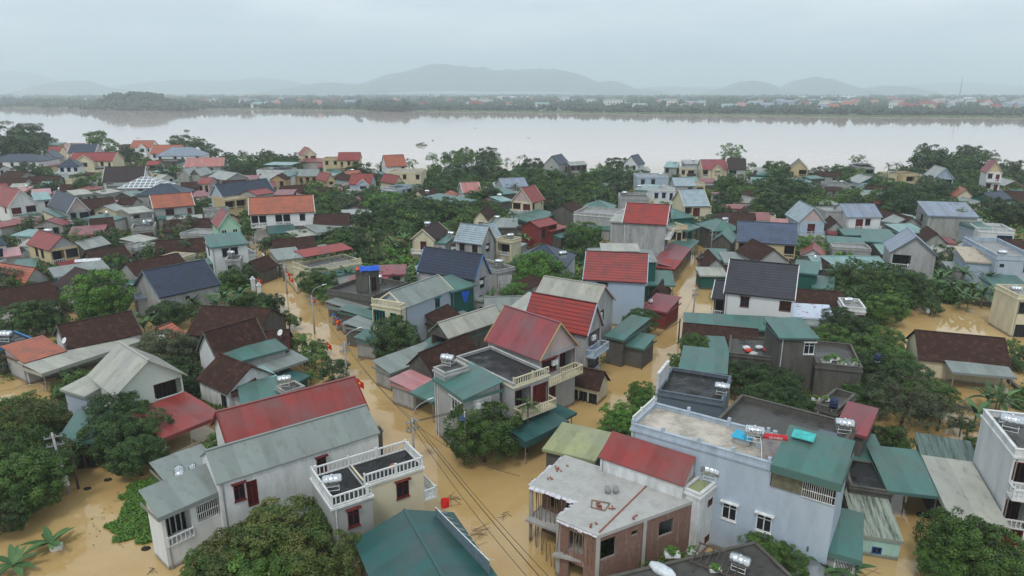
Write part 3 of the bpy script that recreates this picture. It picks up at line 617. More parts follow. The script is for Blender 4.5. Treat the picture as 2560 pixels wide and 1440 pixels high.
h("grey concrete deck between two tiled roofs", (1243, 682), (1288, 672), 8, 5, 'f', 0, 'L', 'd', par=.3)
r_ = h("pale blue house with cream balcony front", (1012, 765), (1127, 721), (952, 748), 6.5, 'gu', 1.7, 'P', 'e', win=dict(a='.....w..', d='DG'), fr='g', bb='C', dirt=.1)
block(r_, (1000, 772), (1013, 766), (953, 750), 6.6, 'f', 0, 'C', 'ce', bst='d', bw='C', win=dict(d='Dd'), fr='g')
block(r_, (1130, 727), (1184, 711), 5, 6.2, 's', .6, 'T', 't')
h("", (1096, 812), (1153, 791), (1062, 803), 3, 's', 1.2, 'D', 'n')
h("", (1046, 867), (1080, 874), 9, 3, 's', .8, 'D', 't')
r_ = h("long beige-green gable roof with clothes porch", (1121, 839), (1255, 794), (1064, 828), 5, 'gu', 1.4, 'D', 'e2', win=dict(d='L'))
block(r_, (1180, 836), (1268, 806), 4, 3.9, 's', .6, 'D', 't')
h("grey-green shed roof at the street corner", (976, 929), (1101, 882), (956, 907), 2.6, 's', .6, 'G', 'e', dirt=.8)
h("moss-blackened gable with brown tiles", (1081, 926), (1192, 876), (1026, 906), 3.5, 'gu', 1.8, 'D', 'n')
h("faded pink awning over the flooded street", (1032, 972), (1078, 950), (987, 951), 2.8, 's', .35, 'L', 'p')
h("teal awning beside the tall white wall", (1034, 979), (1082, 1000), 4, 2.8, 's', .5, 'L', 't', op=True)
r_ = h("tall whitish block with green sloping roof", (1091, 945), (1161, 994), (1246, 967), 6.6, 's', .7, 'L', 't', win=dict(b='.GG.', a='.W'), dirt=.6, fr='w', fc=.3)
block(r_, (1084, 923), (1112, 939), (1176, 924), 7.3, 'f', 0, 'L', 'd', par=.2)
r_ = h("cream balcony house with black flat roof", (1141, 897), (1284, 967), (1236, 875), 7, 'f', 0, 'L', 'k', bst='b', win=dict(b='LD/DD'), bal='b', bw='C', par=.25, dirt=.3, fr='r')
h("maroon-roofed house with ochre gable front", (1220, 844), (1350, 892), (1437, 857), 7.6, 'gu', 3.2, 'L', 'm2', bb='O', gw='K', win=dict(b='WL/D.'), bal='b', bw='C', dirt=.4, fr='r')
h("bright red tiled roof with blue balcony front", (1313, 798), (1467, 829), (1516, 808), 7.5, 'gu', 3, 'L', 'r3', bb='P', win=dict(b='L/L'), bal='b', bw='P', dirt=.7)
h("beige roofed house with pink gable trim", (1334, 752), (1478, 778), 7, 7.3, 'gu', 2.7, 'L', 'e2', bb='K', win=dict(b='.d.'))
h("", (1277, 769), (1326, 777), 6, 4.8, 's', .7, 'L', 'e2')
h("dark green awning under the cream balconies", (1314, 1098), (1411, 1051), (1278, 1056), 2.8, 's', .5, 'L', 't2', op=True, fc=.7)
h("", (1400, 1048), (1432, 1031), 6, 2.4, 's', .3, 'L', 't2', op=True)
h("little cream house with mossy brown roof", (1424, 952), (1495, 968), (1522, 947), 2.3, 'gu', 1.4, 'C', 'n', win=dict(a='DDd'), fr='k')
# left of the street, middle
h("yellow-fronted house with red roof, pale blue side", (124, 623), (194, 615), (58, 608), 6, 'gv', 2.2, 'Y', 'r', gw='L', win=dict(a='LW', d='.ww.'), bal='', fr='k', dirt=.2, sq=.8)
h("orange tiled gable roof near left edge", (64, 703), (118, 690), 9, 3.2, 'gv', 2, 'L', 'o')
h("", (140, 691), (270, 671), 4.5, 3.5, 's', .7, 'T', 'e')
h("", (236, 656), (326, 641), 6, 3, 'gu', 1.8, 'D', 'n')
h("long brown tiled roof with yellow columns", (390, 633), (510, 625), 6.5, 2.9, 'gu', 2, 'Y', 'n', win=dict(a='G.G.G'), dirt=.6)
h("", (408, 578), (519, 572), 7, 3, 'gu', 2, 'D', 'n')
h("", (344, 691), (470, 665), 7, 3.2, 'gu', 2, 'G', 'n')
h("", (352, 699), (470, 674), 2.4, 2.9, 's', .4, 'C', 'e')
h("large navy tiled roof with grey gable", (400, 740), (547, 708), (352, 711), 4.5, 'gu', 3.3, 'L', 'b3', bb='N', dirt=.8, win=dict(a='...s....'))
h("", (343, 745), (398, 737), 7, 3.4, 's', .6, 'L', 's2')
h("white two-storey house with green sheet roof", (528, 617), (617, 607), (509, 603), 6.5, 's', 1.1, 'W', 't', win=dict(a='.ww.', d='w'), fr='k', dirt=.15)
h("", (612, 640), (640, 636), 6, 3.6, 'f', 0, 'W', 'g', bst='a')
h("grey water-tank annex of the white house", (563, 652), (600, 650), 4, 4.6, 'f', 0, 'L', 'd', win=dict(a='s.'), par=.1)
h("dark brick outhouse with gabled brown roof", (606, 672), (650, 676), 5, 2.8, 'gv', 1.6, 'D', 'n')
h("mint green narrow house with red roof", (545, 567), (600, 564), (524, 551), 7, 'gv', 2.7, 'M', 'r', bb='M', win=dict(a='dd/..'), bal='', fr='w', dirt=.15, sq=.8)
h("white villa with orange tiled roof and porch", (625, 535), (784, 527), 10, 7, 'gu', 3.2, 'W', 'o', bb='W', win=dict(a='LL.LL.w./........'), bal='a', fr='k', dirt=.08)
h("dark green awning in front of the white villa", (675, 584), (739, 579), 6, 3.4, 's', .7, 'D', 't2', op=True)
h("", (785, 564), (872, 561), 9, 4, 'gu', 2, 'D', 'n')
h("", (792, 581), (884, 568), 6, 3.5, 's', .7, 'D', 'e')
h("", (744, 592), (810, 582), 5, 3.2, 's', .5, 'T', 'e2')
h("", (690, 628), (790, 618), 6, 3, 'gu', 1.8, 'D', 'n')
h("", (696, 649), (757, 642), 7, 3.5, 's', .6, 'C', 'e', win=dict(a='...'))
h("cream terrace house with red roof canopy", (774, 681), (904, 656), (732, 665), 3.6, 'f', 0, 'C', 'g', bst='ad', bw='C', win=dict(a='.ww..'), top=(.05, .95, .35, .95, 2.4, 'r3', .5))
r_ = h("blackened concrete terrace with tarp-topped hut", (929, 752), (1021, 715), (843, 723), 4, 'f', 0, 'D', 'd', par=.6)
block(r_, (919, 685), (947, 677), (886, 679), 7.2, 'f', 0, 'D', 'd', win=dict(a='d'), par=.2, fr='b')
h("wide grey-green roof with green net drapes", (895, 777), (946, 758), (815, 762), 3, 's', .5, 'T', 'e', op=True, fc=.6)
h("", (920, 823), (955, 804), (873, 810), 3, 's', .5, 'D', 'e')
h("", (940, 797), (962, 788), 7, 3.4, 's', .4, 'D', 't')
h("", (937, 854), (962, 836), (899, 844), 2.7, 's', .4, 'G', 't')
h("broad old brown tiled roof among trees", (470, 833), (640, 841), 9, 2.6, 'gu', 2.6, 'D', 'n')
r_ = h("brown-roofed white gable house with tin porches", (543, 889), (663, 851), (498, 870), 4.2, 'gu', 2.6, 'W', 'n', bb='D', dirt=.3)
block(r_, (571, 908), (712, 870), (545, 892), 3.9, 's', .35, 'L', 't')
block(r_, (622, 945), (764, 897), (571, 916), 2.6, 's', .4, 'L', 'e', op=True)
h("old brown-tiled house with mouldy white wall", (497, 944), (569, 978), 6, 3, 'gu', 2, 'W', 'n', dirt=.9, win=dict(a='..d'), fr='k')
h("", (585, 985), (640, 975), 6, 2.6, 'gu', 1.5, 'W', 'n', dirt=.9)
h("teal sheet shed beside the concrete tank block", (610, 1013), (722, 993), 5, 2.7, 's', .5, 'W', 't', win=dict(a='dG.'))
h("", (655, 970), (705, 955), 5, 2.9, 's', .4, 'D', 'c')
h("grey rooftop tank block with white rim", (714, 985), (762, 969), (688, 971), 3.2, 'f', 0, 'G', 'd', par=.15, win=dict(a='.s'), fr='w')
h("", (741, 953), (767, 940), 4, 1.5, 's', .3, 'T', 't2')
h("", (640, 878), (716, 873), 5, 3.2, 'gu', 1.8, 'R', 'n')
h("", (435, 847), (463, 835), 5, 2.5, 'gu', 1.4, 'W', 'o')
h("", (0, 773), (147, 746), 7, 3, 'gu', 2.2, 'W', 'n')
h("", (131, 713), (192, 731), 8, 4, 'gu', 2.2, 'L', 'dk')
h("", (-25, 880), (88, 850), 6, 3, 'f', 0, 'X', 'k', par=.1)
r_ = h("brown-roofed farmhouse with long beige porch", (171, 869), (350, 830), 7, 3.2, 'gu', 2.2, 'W', 'n', bb='D')
block(r_, (107, 930), (345, 852), (66, 909), 2.6, 's', .45, 'E', 'e2', op=True, fc=.45)
block(r_, (64, 904), (158, 877), (44, 874), 3.1, 's', .9, 'L', 'o')
r_ = h("pale mint house under beige metal gable roof", (293, 977), (453, 939), (203, 938), 5.5, 'gv', 2.5, 'E', 'e2', ov=.5, win=dict(a='.L', d='.'), bal='', dirt=.1, sq=.5)
block(r_, (160, 970), (214, 986), 4, 4, 's', .5, 'P', 'e2', win=dict(a='.'))
h("red sheet awning beside the mint house", (410, 1090), (547, 1035), 6.5, 2.8, 's', .6, 'L', 'r4', op=True, fc=.4)
h("", (145, 1107), (231, 1098), 6, 3, 's', .5, 'D', 't', win=dict(a='.dd'))
h("", (-20, 615), (14, 609), 8, 5.6, 'gu', 2, 'W', 'b', win=dict(a='d'), bal='a', fr='u')
h("", (34, 673), (85, 668), 6, 3, 's', .5, 'D', 't')
h("", (14, 641), (49, 637), 6, 4, 's', .5, 'L', 'p')
h("maroon awning below the brick-gabled house", (172, 589), (257, 583), 7, 3, 's', .8, 'R', 'm', op=True)
h("", (233, 573), (286, 568), 7, 3, 'gu', 2, 'D', 'n')
h("", (268, 554), (313, 543), 7, 3.5, 's', .6, 'W', 't')
h("", (328, 576), (386, 572), 7, 4, 'f', 0, 'G', 'd')
h("", (326, 533), (381, 527), 8, 5, 's', .3, 'G', 'e2', win=dict(a='w.'))
h("", (475, 494), (531, 488), 7, 3.2, 's', .8, 'D', 'm')
h("", (455, 471), (494, 469), 7, 3, 'gu', 1.6, 'D', 'n')
h("blue and white gabled house with slate roof", (556, 489), (682, 472), (534, 484), 6.2, 'gu', 3, 'P', 'b', bb='P', win=dict(a='....', d='w'))
r_ = h("yellow balcony house with red strip roof", (560, 500), (642, 491), 8, 5.4, 'f', 0, 'Y', 'be', bst='a', bw='Y', win=dict(a='LLw'))
block(r_, (642, 487), (683, 481), 7, 6.4, 'gu', 1, 'L', 'r')
h("", (684, 487), (730, 486), 8, 5, 's', .4, 'T', 'm')
h("", (714, 496), (762, 489), 8, 3.5, 's', .9, 'D', 'm')
h("", (712, 484), (775, 479), 7, 3, 'gu', 2, 'D', 'n')
h("", (783, 488), (832, 488), 7, 3, 'gu', 2, 'D', 'n')
h("", (330, 553), (384, 549), 6, 3.6, 'f', 0, 'G', 'd', win=dict(a='w'))
h("", (640, 470), (690, 466), 5, 3.4, 'gu', 1.4, 'D', 'm')
h("", (600, 452), (640, 451), 8, 4, 's', 1, 'D', 'm')
# foreground
h("long dull red sheet roof beside the street", (577, 1115), (912, 1019), 5.5, 5, 'gu', 2.3, 'W', 'r4', bb='R', dirt=.3)
r_ = h("long grey-green metal roof over stained lilac wall", (545, 1205), (945, 1079), 5, 6, 'gu', 1.6, 'W', 'e', win=dict(a='.wd.....w.....'), fr='r', dirt=.55, ov=.15)
block(r_, (400, 1284), (553, 1218), (380, 1244), 5, 's', .8, 'W', 'e', win=dict(a='LG'), fr='w', fc=.35)
block(r_, (425, 1205), (540, 1160), (394, 1168), 4.4, 's', .5, 'D', 'e')
r_ = h("white house with black roof deck and balustrade", (830, 1269), (930, 1236), (768, 1197), 5.9, 'f', 0, 'G', 'k', bst='acd', bw='W', win=dict(a='.w.'), dirt=.2, fr='r', par=.02)
f_ = FP[-1]; q_ = Vector((f_[0] + f_[2] * f_[4] - f_[3] * 1.5, f_[1] + f_[3] * f_[4] + f_[2] * 1.5)); b_2 = P(1071, 1179, 5.9); l_2 = (b_2.x - q_.x) * f_[2] + (b_2.y - q_.y) * f_[3]
block(r_, proj((q_.x, q_.y, 5.9))[:2], proj((q_.x + f_[2] * l_2, q_.y + f_[3] * l_2, 5.9))[:2], f_[5] - 1.5, 5.9, 'f', 0, 'C', 'k', bst='abc', bw='W', win=dict(a='..w.', b='.w.'), bal='b', dirt=.1, fr='r', par=.02)
q_ = P(1242, 1452, 3.6) + P(868, 1358, 3.6) - P(1104, 1292, 3.6)
r_ = h("wide dark teal roof at the bottom edge", proj(q_)[:2], (1242, 1452), (868, 1358), 3.6, 'gv', 1.3, 'D', 't2')
h("red ribbed roof behind the unfinished building", (1501, 1140), (1707, 1210), 2.05, 6.3, 's', 1.25, 'W', 'r4', dirt=.8, ov=.12, fc=.08)
h("narrow white house with grimy concrete top", (1707, 1224), (1750, 1243), (1822, 1205), 5.6, 'f', 0, 'W', 'v', win=dict(b='.s./.s.'), par=.15, dirt=.8)
h("olive metal roof behind the unfinished building", (1366, 1119), (1482, 1146), (1432, 1071), 3, 's', .3, 'D', 'v')
h("dark low roof terrace at the bottom edge", (1585, 1555), (1985, 1450), (1500, 1450), 2.6, 'f', 0, 'D', 'd', par=.1)
PH = h("large pale blue-grey house with beige roof terrace", (1579, 1069), (2094, 1217), (1625, 1013), 8.4, 'f', 0, 'P', 'be', win=dict(a='............/......w.w.../........w...', b='.'), par=.35, dirt=.32, fr='w')
h("big wet dark roof deck behind the blue-grey house", (1792, 1062), (2096, 1150), (2134, 1073), 7.8, 'f', 0, 'D', 'd', par=.5)
h("", (2128, 1152), (2215, 1162), 5, 3, 's', .3, 'D', 't')
h("teal corrugated roof spanning the flooded yard", (2226, 1222), (2347, 1236), (2317, 1141), 3.2, 's', .4, 'D', 't', op=True)
h("patchy grey-green roof beside the right-hand house", (2384, 1292), (2511, 1312), (2439, 1170), 3.2, 's', .4, 'D', 'e2', dirt=.9)
h("old corrugated dark sheets patched together", (2312, 1146), (2440, 1168), 4, 3.4, 's', .4, 'D', 'cg')
h("black double-level flat roof between sheds", (2126, 1216), (2232, 1232), (2128, 1150), 3, 'f', 0, 'D', 'k', par=.05)
h("mossy corrugated shed with turquoise wall", (2142, 1333), (2254, 1350), (2232, 1236), 1.9, 's', .6, 'Q', 'x', win=dict(a='.s.'), fr='u', ov=.12)
h("green sheet lean-to with barred window", (2029, 1361), (2144, 1392), (2139, 1298), 3, 's', .5, 'G', 't', win=dict(a='.G'), fr='w', fc=.45)
h("white ornate house on the right edge", (2536, 1138), (2680, 1175), (2456, 1037), 8, 'f', 0, 'W', 'd', win=dict(a='LL/LL/DD'), bal='a', par=.5, dirt=.35, fr='r', sq=1)
h("red roofed lean-to beside the wet deck", (2095, 1068), (2160, 1085), 5, 5.4, 's', .5, 'D', 'm')
h("", (2040, 1020), (2092, 1036), 5, 5.2, 'f', 0, 'D', 'd')

# lean-tos and rear annexes that crowd the houses
ga = random.Random(91); base = list(zip(list(FP), list(FROOT)))
LNS = [([P(x, y, 0) for x, y in l], w) for l, w in [([(640, 610), (668, 660), (720, 730), (800, 800), (880, 890), (950, 1000), (1060, 1120), (1180, 1260), (1320, 1480)], 4.8), ([(1755, 610), (1720, 700), (1690, 780), (1640, 880), (1540, 960), (1430, 1020)], 4.6), ([(2300, 780), (2480, 780)], 9), ([(1000, 1050), (1340, 1100)], 6)]]
def lane(x, y):
    for l, w in LNS:
        for i in range(len(l) - 1):
            a, b = l[i], l[i + 1]; ab = b - a; q = Vector((x, y, 0)) - a; t_ = max(0, min(1, q.dot(ab) / ab.dot(ab)))
            if (q - ab * t_).length < w: return True
    return False
def occupied(pts_, skip=None, m_=.05):
    for x0, y0 in pts_:
        if lane(x0, y0): return True
        for f in FP:
            if f is skip: continue
            dx, dy = x0 - f[0], y0 - f[1]; a = dx * f[2] + dy * f[3]; b = -dx * f[3] + dy * f[2]
            if -m_ < a < f[4] + m_ and -m_ < b < f[5] + m_: return True
    return False
nan = 0
for f, rt_ in base:
    x, y, ux, uy, Lx, D, z = f
    if y < 85 or Lx < 3.5: continue
    for sd in ga.sample('bdca', 3)[:2]:
        w = ga.uniform(2, 3.4); ln = ga.uniform(.45, .9); zz = min(z - .7, ga.uniform(2.4, 3.4) if z < 5 else ga.uniform(2.6, 4.6)); g0 = .004
        if sd == 'b': o = (Lx + g0, D * ga.uniform(0, 1 - ln)); dims = (w, D * ln)
        elif sd == 'd': o = (-w - g0, D * ga.uniform(0, 1 - ln)); dims = (w, D * ln)
        elif sd == 'c': o = (Lx * ga.uniform(0, 1 - ln), D + g0); dims = (Lx * ln, w)
        else:
            w *= .8; zz = min(zz, 2.9); o = (Lx * ga.uniform(0, 1 - ln), -w - g0); dims = (Lx * ln, w)
        if zz < 1.8: continue
        W_ = lambda a, b: (x + a * ux - b * uy, y + a * uy + b * ux)
        cs_ = [W_(o[0] + dims[0] * i / 3, o[1] + dims[1] * j / 3) for i in range(4) for j in range(4)]
        if occupied(cs_, f): continue
        A_, B_ = W_(*o), W_(o[0] + dims[0], o[1])
        block(rt_, proj((*A_, zz))[:2], proj((*B_, zz))[:2], dims[1], zz, 's', .35, ga.choice('LGDDWC'), ga.choice(['e', 't', 'e', 't', 'n', 'e2', 'c', 'm']), win=dict(a=ga.choice(['.', 'w', 'd', 's'])), fr=ga.choice('bkw'), ov=.12); nan += 1
        break
# small sheds and low houses packed into the remaining gaps
for zone, n_ in ((((0, 425, 560, 600)), 34), (((430, 440, 900, 560)), 14), (((0, 600, 480, 760)), 8), (((1500, 440, 1900, 640)), 16), (((1860, 560, 2560, 680)), 14), (((1580, 452, 2560, 540)), 16), (((840, 720, 1300, 900)), 5)):
    k = t_ = 0
    while k < n_ and t_ < 900:
        t_ += 1; q = P(ga.uniform(zone[0], zone[2]), ga.uniform(zone[1], zone[3]), 0); yw = R(ga.choice([25, -20, 10, -10, 70]) + ga.uniform(-5, 5)); l_, d_ = ga.uniform(4.5, 8), ga.uniform(3.5, 5.5); ux, uy = math.cos(yw), math.sin(yw); z = ga.uniform(2.4, 3.8)
        W_ = lambda a, b: (q.x + a * ux - b * uy, q.y + a * uy + b * ux)
        if occupied([W_(l_ * i / 3, d_ * j / 3) for i in range(4) for j in range(4)], None, .25): continue
        k += 1; kind = ga.choice(['s', 's', 'gu', 'f', 'gv']); rf = ga.choice(['n', 'n', 'e', 't', 'e', 'e2', 's', 'c', 'm', 'r4']) if kind != 'f' else ga.choice('gdg')
        h("", proj((*W_(0, 0), z))[:2], proj((*W_(l_, 0), z))[:2], d_, z, kind, .5 if kind == 's' else 1.3, ga.choice('LGDWCKL'), rf, win=dict(a=ga.choice(['w.', 'dw', '.s', 'ww'])), fr=ga.choice('bkw'), par=.3)
# automatic labels for the plainer sheds and low houses: look + nearest described house
def rel(a, b):
    dx, dy = a[0] - b[0], (a[1] - b[1]) * 1.6
    if abs(dx) > abs(dy): return "left of" if dx < 0 else "right of"
    return "behind" if dy < 0 else "in front of"
USED = {q[0] for q in HOUSES}
def autolabel(pre, scr, extra=()):
    c = sorted(HOUSES, key=lambda q: (q[1][0] - scr[0]) ** 2 + (2.0 * (q[1][1] - scr[1])) ** 2)
    for e in ("",) + tuple(extra):
        for q in c[:7]:
            nm = q[0]
            for s in (" facing us", ", right edge", " at far left"): nm = nm.replace(s, "")
            l = f"{e + ' ' if e else ''}{pre} {rel(scr, q[1])} the {nm}"
            if l not in USED and len(l.split()) <= 16:
                USED.add(l); return l
    for q in c[7:]:
        l = f"{pre} {rel(scr, q[1])} the {q[0]}"
        if l not in USED and len(l.split()) <= 16: USED.add(l); return l
    return pre
for root, roof, wall, nm, scr in AUTO:
    w = {'house': 'house', 'low_house': 'low house', 'shed': 'shed', 'awning': 'awning'}[nm]
    root['label'] = autolabel(f"{RW[roof]} roof {w}" if nm != 'awning' else f"{RW[roof]} open awning", scr)
# ---------------------------------------------------------------- ground, water, haze, hills
def mk(name, verts, faces, mat, kind='structure'):
    me = bpy.data.meshes.new(name); me.from_pydata(verts, [], faces); o = link(name, me, mat); tag(o, kind=kind); return o
m, t, b = newmat("river_bed"); b.inputs['Base Color'].default_value = (.2, .13, .07, 1); b.inputs['Roughness'].default_value = 1
mk("ground", [(-14000, -300, -2), (14000, -300, -2), (14000, 15500, -2), (-14000, 15500, -2)], [(0, 1, 2, 3)], m)
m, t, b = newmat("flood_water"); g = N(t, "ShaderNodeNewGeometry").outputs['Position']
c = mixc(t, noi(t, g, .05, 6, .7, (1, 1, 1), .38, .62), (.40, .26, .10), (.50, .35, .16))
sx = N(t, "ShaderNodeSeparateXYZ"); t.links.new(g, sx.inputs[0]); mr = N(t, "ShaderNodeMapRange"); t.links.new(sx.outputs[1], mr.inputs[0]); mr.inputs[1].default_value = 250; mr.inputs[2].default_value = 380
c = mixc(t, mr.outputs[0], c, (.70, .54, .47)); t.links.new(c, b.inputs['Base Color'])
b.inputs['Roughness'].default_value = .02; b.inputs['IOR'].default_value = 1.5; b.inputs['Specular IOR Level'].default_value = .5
r1 = noi(t, g, 1.3, 4, .6, (1, 1.8, 1), .2, .8); r2 = noi(t, g, .12, 3, .6, (1, 1, 1), .45, .7)
mm = N(t, "ShaderNodeMath", operation='MULTIPLY'); t.links.new(r1, mm.inputs[0]); t.links.new(r2, mm.inputs[1])
bump(t, b, mm.outputs[0], .25, .035)
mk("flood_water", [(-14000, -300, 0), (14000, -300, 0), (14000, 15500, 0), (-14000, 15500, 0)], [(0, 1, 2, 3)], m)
# far bank
rnd = random.Random(5)
SH = [(-900, 262), (0, 268), (300, 270), (600, 273), (900, 276), (1200, 279), (1500, 283), (1800, 287), (2100, 291), (2560, 294), (3500, 300)]
shore = [P(x, y, .0) for x, y in SH]
m, t, b = newmat("far_fields"); g = N(t, "ShaderNodeNewGeometry").outputs['Position']
t.links.new(mixc(t, noi(t, g, .006, 5, .6), (.05, .085, .03), (.12, .16, .06)), b.inputs['Base Color']); b.inputs['Roughness'].default_value = 1
vs = []; 
for p in shore: vs += [(p.x, p.y, -.5), (p.x, p.y + 6, 1.2)]
for p in shore: vs.append((p.x * 9, 14000, 1.2))
n = len(shore); fs = []
for i in range(n - 1):
    fs.append((2 * i, 2 * i + 2, 2 * i + 3, 2 * i + 1)); fs.append((2 * i + 1, 2 * i + 3, 2 * n + i + 1, 2 * n + i))
mk("far_bank", vs, fs, m)
def shore_y(x):
    for i in range(n - 1):
        a, b_ = shore[i], shore[i + 1]
        if a.x <= x <= b_.x: return a.y + (b_.y - a.y) * (x - a.x) / (b_.x - a.x)
    return shore[-1].y
m, t, b = newmat("forested_hills"); g = N(t, "ShaderNodeNewGeometry").outputs['Position']
t.links.new(mixc(t, noi(t, g, .01, 8, .7), (.03, .05, .025), (.075, .10, .045)), b.inputs['Base Color']); b.inputs['Roughness'].default_value = 1
def hills(peaks, Y, name):
    # peaks: (px, py top, half width px, exponent)
    h0 = 233; nx, ny = 260, 16; x0, x1 = -600, 3200; V = []; F = []
    for j in range(ny + 1):
        yy = Y + (j / ny) * Y * .22
        for i in range(nx + 1):
            px = x0 + (x1 - x0) * i / nx; X = (px - 1280) / FPX * Y * 1.03 * CP
            hgt = 0
            for (a, top, w, ex) in peaks:
                q = abs(px - a) / w
                hgt = max(hgt, (h0 - top) * math.exp(-(q ** ex))) if hgt == 0 else (hgt ** 3 + ((h0 - top) * math.exp(-(q ** ex))) ** 3) ** (1 / 3)
            hh = hgt * Y / FPX * 1.03 * math.sin(math.pi * min(1, .02 + j / ny * .96)) ** .8
            hh += hh * .2 * (noise.fractal(Vector((X * .0016, yy * .0016, 3)), .8, 2.1, 7))
            V.append((X, yy, hh - 4))
    for j in range(ny):
        for i in range(nx):
            a = j * (nx + 1) + i; F.append((a, a + 1, a + nx + 2, a + nx + 1))
    o = mk(name, V, F, m); [setattr(p, 'use_smooth', True) for p in o.data.polygons]
hills([(1130, 158, 150, 2.6), (980, 180, 120, 2), (1330, 164, 150, 2.6), (1440, 192, 90, 2), (800, 205, 140, 2), (1550, 203, 60, 2.2), (1640, 222, 50, 2)], 7600, "hills")
hills([(1920, 196, 55, 2.2), (1860, 216, 50, 2), (2090, 188, 62, 2), (2140, 205, 60, 2), (2290, 211, 58, 2.4), (100, 198, 62, 2.2), (170, 215, 60, 2)], 7000, "hills_near")
hills([(-50, 182, 120, 2), (400, 200, 200, 2), (620, 195, 150, 2.2), (1750, 215, 200, 2), (2480, 205, 200, 2)], 10500, "hills_far")
# far woods
LF = []
def leafmat(name, c1, c2, rough=.5):
    key = ('l', name)
    if key in MATS: return MATS[key]
    m, t, b = newmat(name); a = N(t, "ShaderNodeAttribute"); a.attribute_name = 'tone'; oi = N(t, "ShaderNodeObjectInfo")
    c = mixc(t, a.outputs['Fac'], c1, c2); hv = N(t, "ShaderNodeHueSaturation"); t.links.new(c, hv.inputs['Color'])
    mr = N(t, "ShaderNodeMapRange"); t.links.new(oi.outputs['Random'], mr.inputs[0]); mr.inputs[3].default_value = .75; mr.inputs[4].default_value = 1.3; t.links.new(mr.outputs[0], hv.inputs['Value'])
    t.links.new(hv.outputs[0], b.inputs['Base Color']); b.inputs['Roughness'].default_value = rough; b.inputs['Specular IOR Level'].default_value = .25
    MATS[key] = m; return m
def setcol(me, tones):
    at = me.attributes.new('tone', 'FLOAT', 'FACE'); at.data.foreach_set('value', tones)
def woods(name, pts, mat):
    V = []; F = []; T = []; 
    for (x, y, r, hh) in pts:
        for k in range(7):
            cx, cy, cz = x + rnd.uniform(-.6, .6) * r, y + rnd.uniform(-.6, .6) * r, hh * rnd.uniform(.35, .95); q = r * rnd.uniform(.3, .55); tn = rnd.random()
            b0 = len(V)
            ring = [(math.cos(a) * q * rnd.uniform(.7, 1.2), math.sin(a) * q * rnd.uniform(.7, 1.2)) for a in [6.283 * i / 6 for i in range(6)]]
            V += [(cx + a, cy + b_, cz - q * .3 + rnd.uniform(-.2, .2) * q) for a, b_ in ring] + [(cx, cy, cz + q * .8), (cx, cy, max(.3, cz - q * 1.3))]
            for i in range(6):
                F.append((b0 + i, b0 + (i + 1) % 6, b0 + 6)); F.append((b0 + (i + 1) % 6, b0 + i, b0 + 7)); T += [tn, tn]
    me = bpy.data.meshes.new(name); me.from_pydata(V, [], F); setcol(me, T); o = link(name, me, mat); return o
pts = []
for i in range(2300):
    x = rnd.uniform(-1150, 1150); sy = shore_y(x); px = 1280 + x / sy * FPX * 1.0
    y = sy + 8 + abs(rnd.gauss(0, 1)) * 60 + (rnd.random() < .4) * rnd.uniform(0, 700)
    pxx = proj((x, y, 5))[0]
    if 1230 < pxx < 1430 and y < sy + 90 and rnd.random() < .7: continue
    hh = rnd.uniform(6, 13)
    if pxx < 640: hh *= 1.25
    pts.append((x, y, hh * .8, hh))
for i in range(420):   # wooded knoll
    px = rnd.gauss(375, 55) if i < 300 else rnd.gauss(470, 25); d_ = rnd.uniform(1290, 1420); x = (px - 1280) / FPX * d_ * 1.0
    k = math.exp(-((px - 370) / 85) ** 4) ; base = 22 * k * min(1, (d_ - 1280) / 90)
    hh = base + rnd.uniform(8, 14); pts.append((x, d_, 8, hh))
for i in range(120):
    px = rnd.gauss(985, 26); d_ = rnd.uniform(1240, 1300); pts.append(((px - 1280) / FPX * d_, d_, 9, rnd.uniform(12, 20)))
for i in range(1800):
    y = rnd.uniform(1500, 4300); x = rnd.uniform(-.8, .8) * y; pts.append((x, y, rnd.uniform(10, 26), rnd.uniform(7, 14)))
wo = woods("far_woods", pts, leafmat("far_foliage", (.012, .034, .022), (.026, .06, .032))); tag(wo, "distant belt of trees along the hazy far bank", "woods", kind='stuff')
wo = [(-1150 + 2300 * rnd.random(), 0) for _ in range(900)]
gm = leafmat("bank_grass", (.05, .09, .03), (.09, .14, .05))
o = woods("bank_grass", [(x, shore_y(x) + rnd.uniform(0, 9), 4, 1.6) for x, _ in wo], gm); tag(o, "grassy strip along the far shore", "grass", kind='stuff')
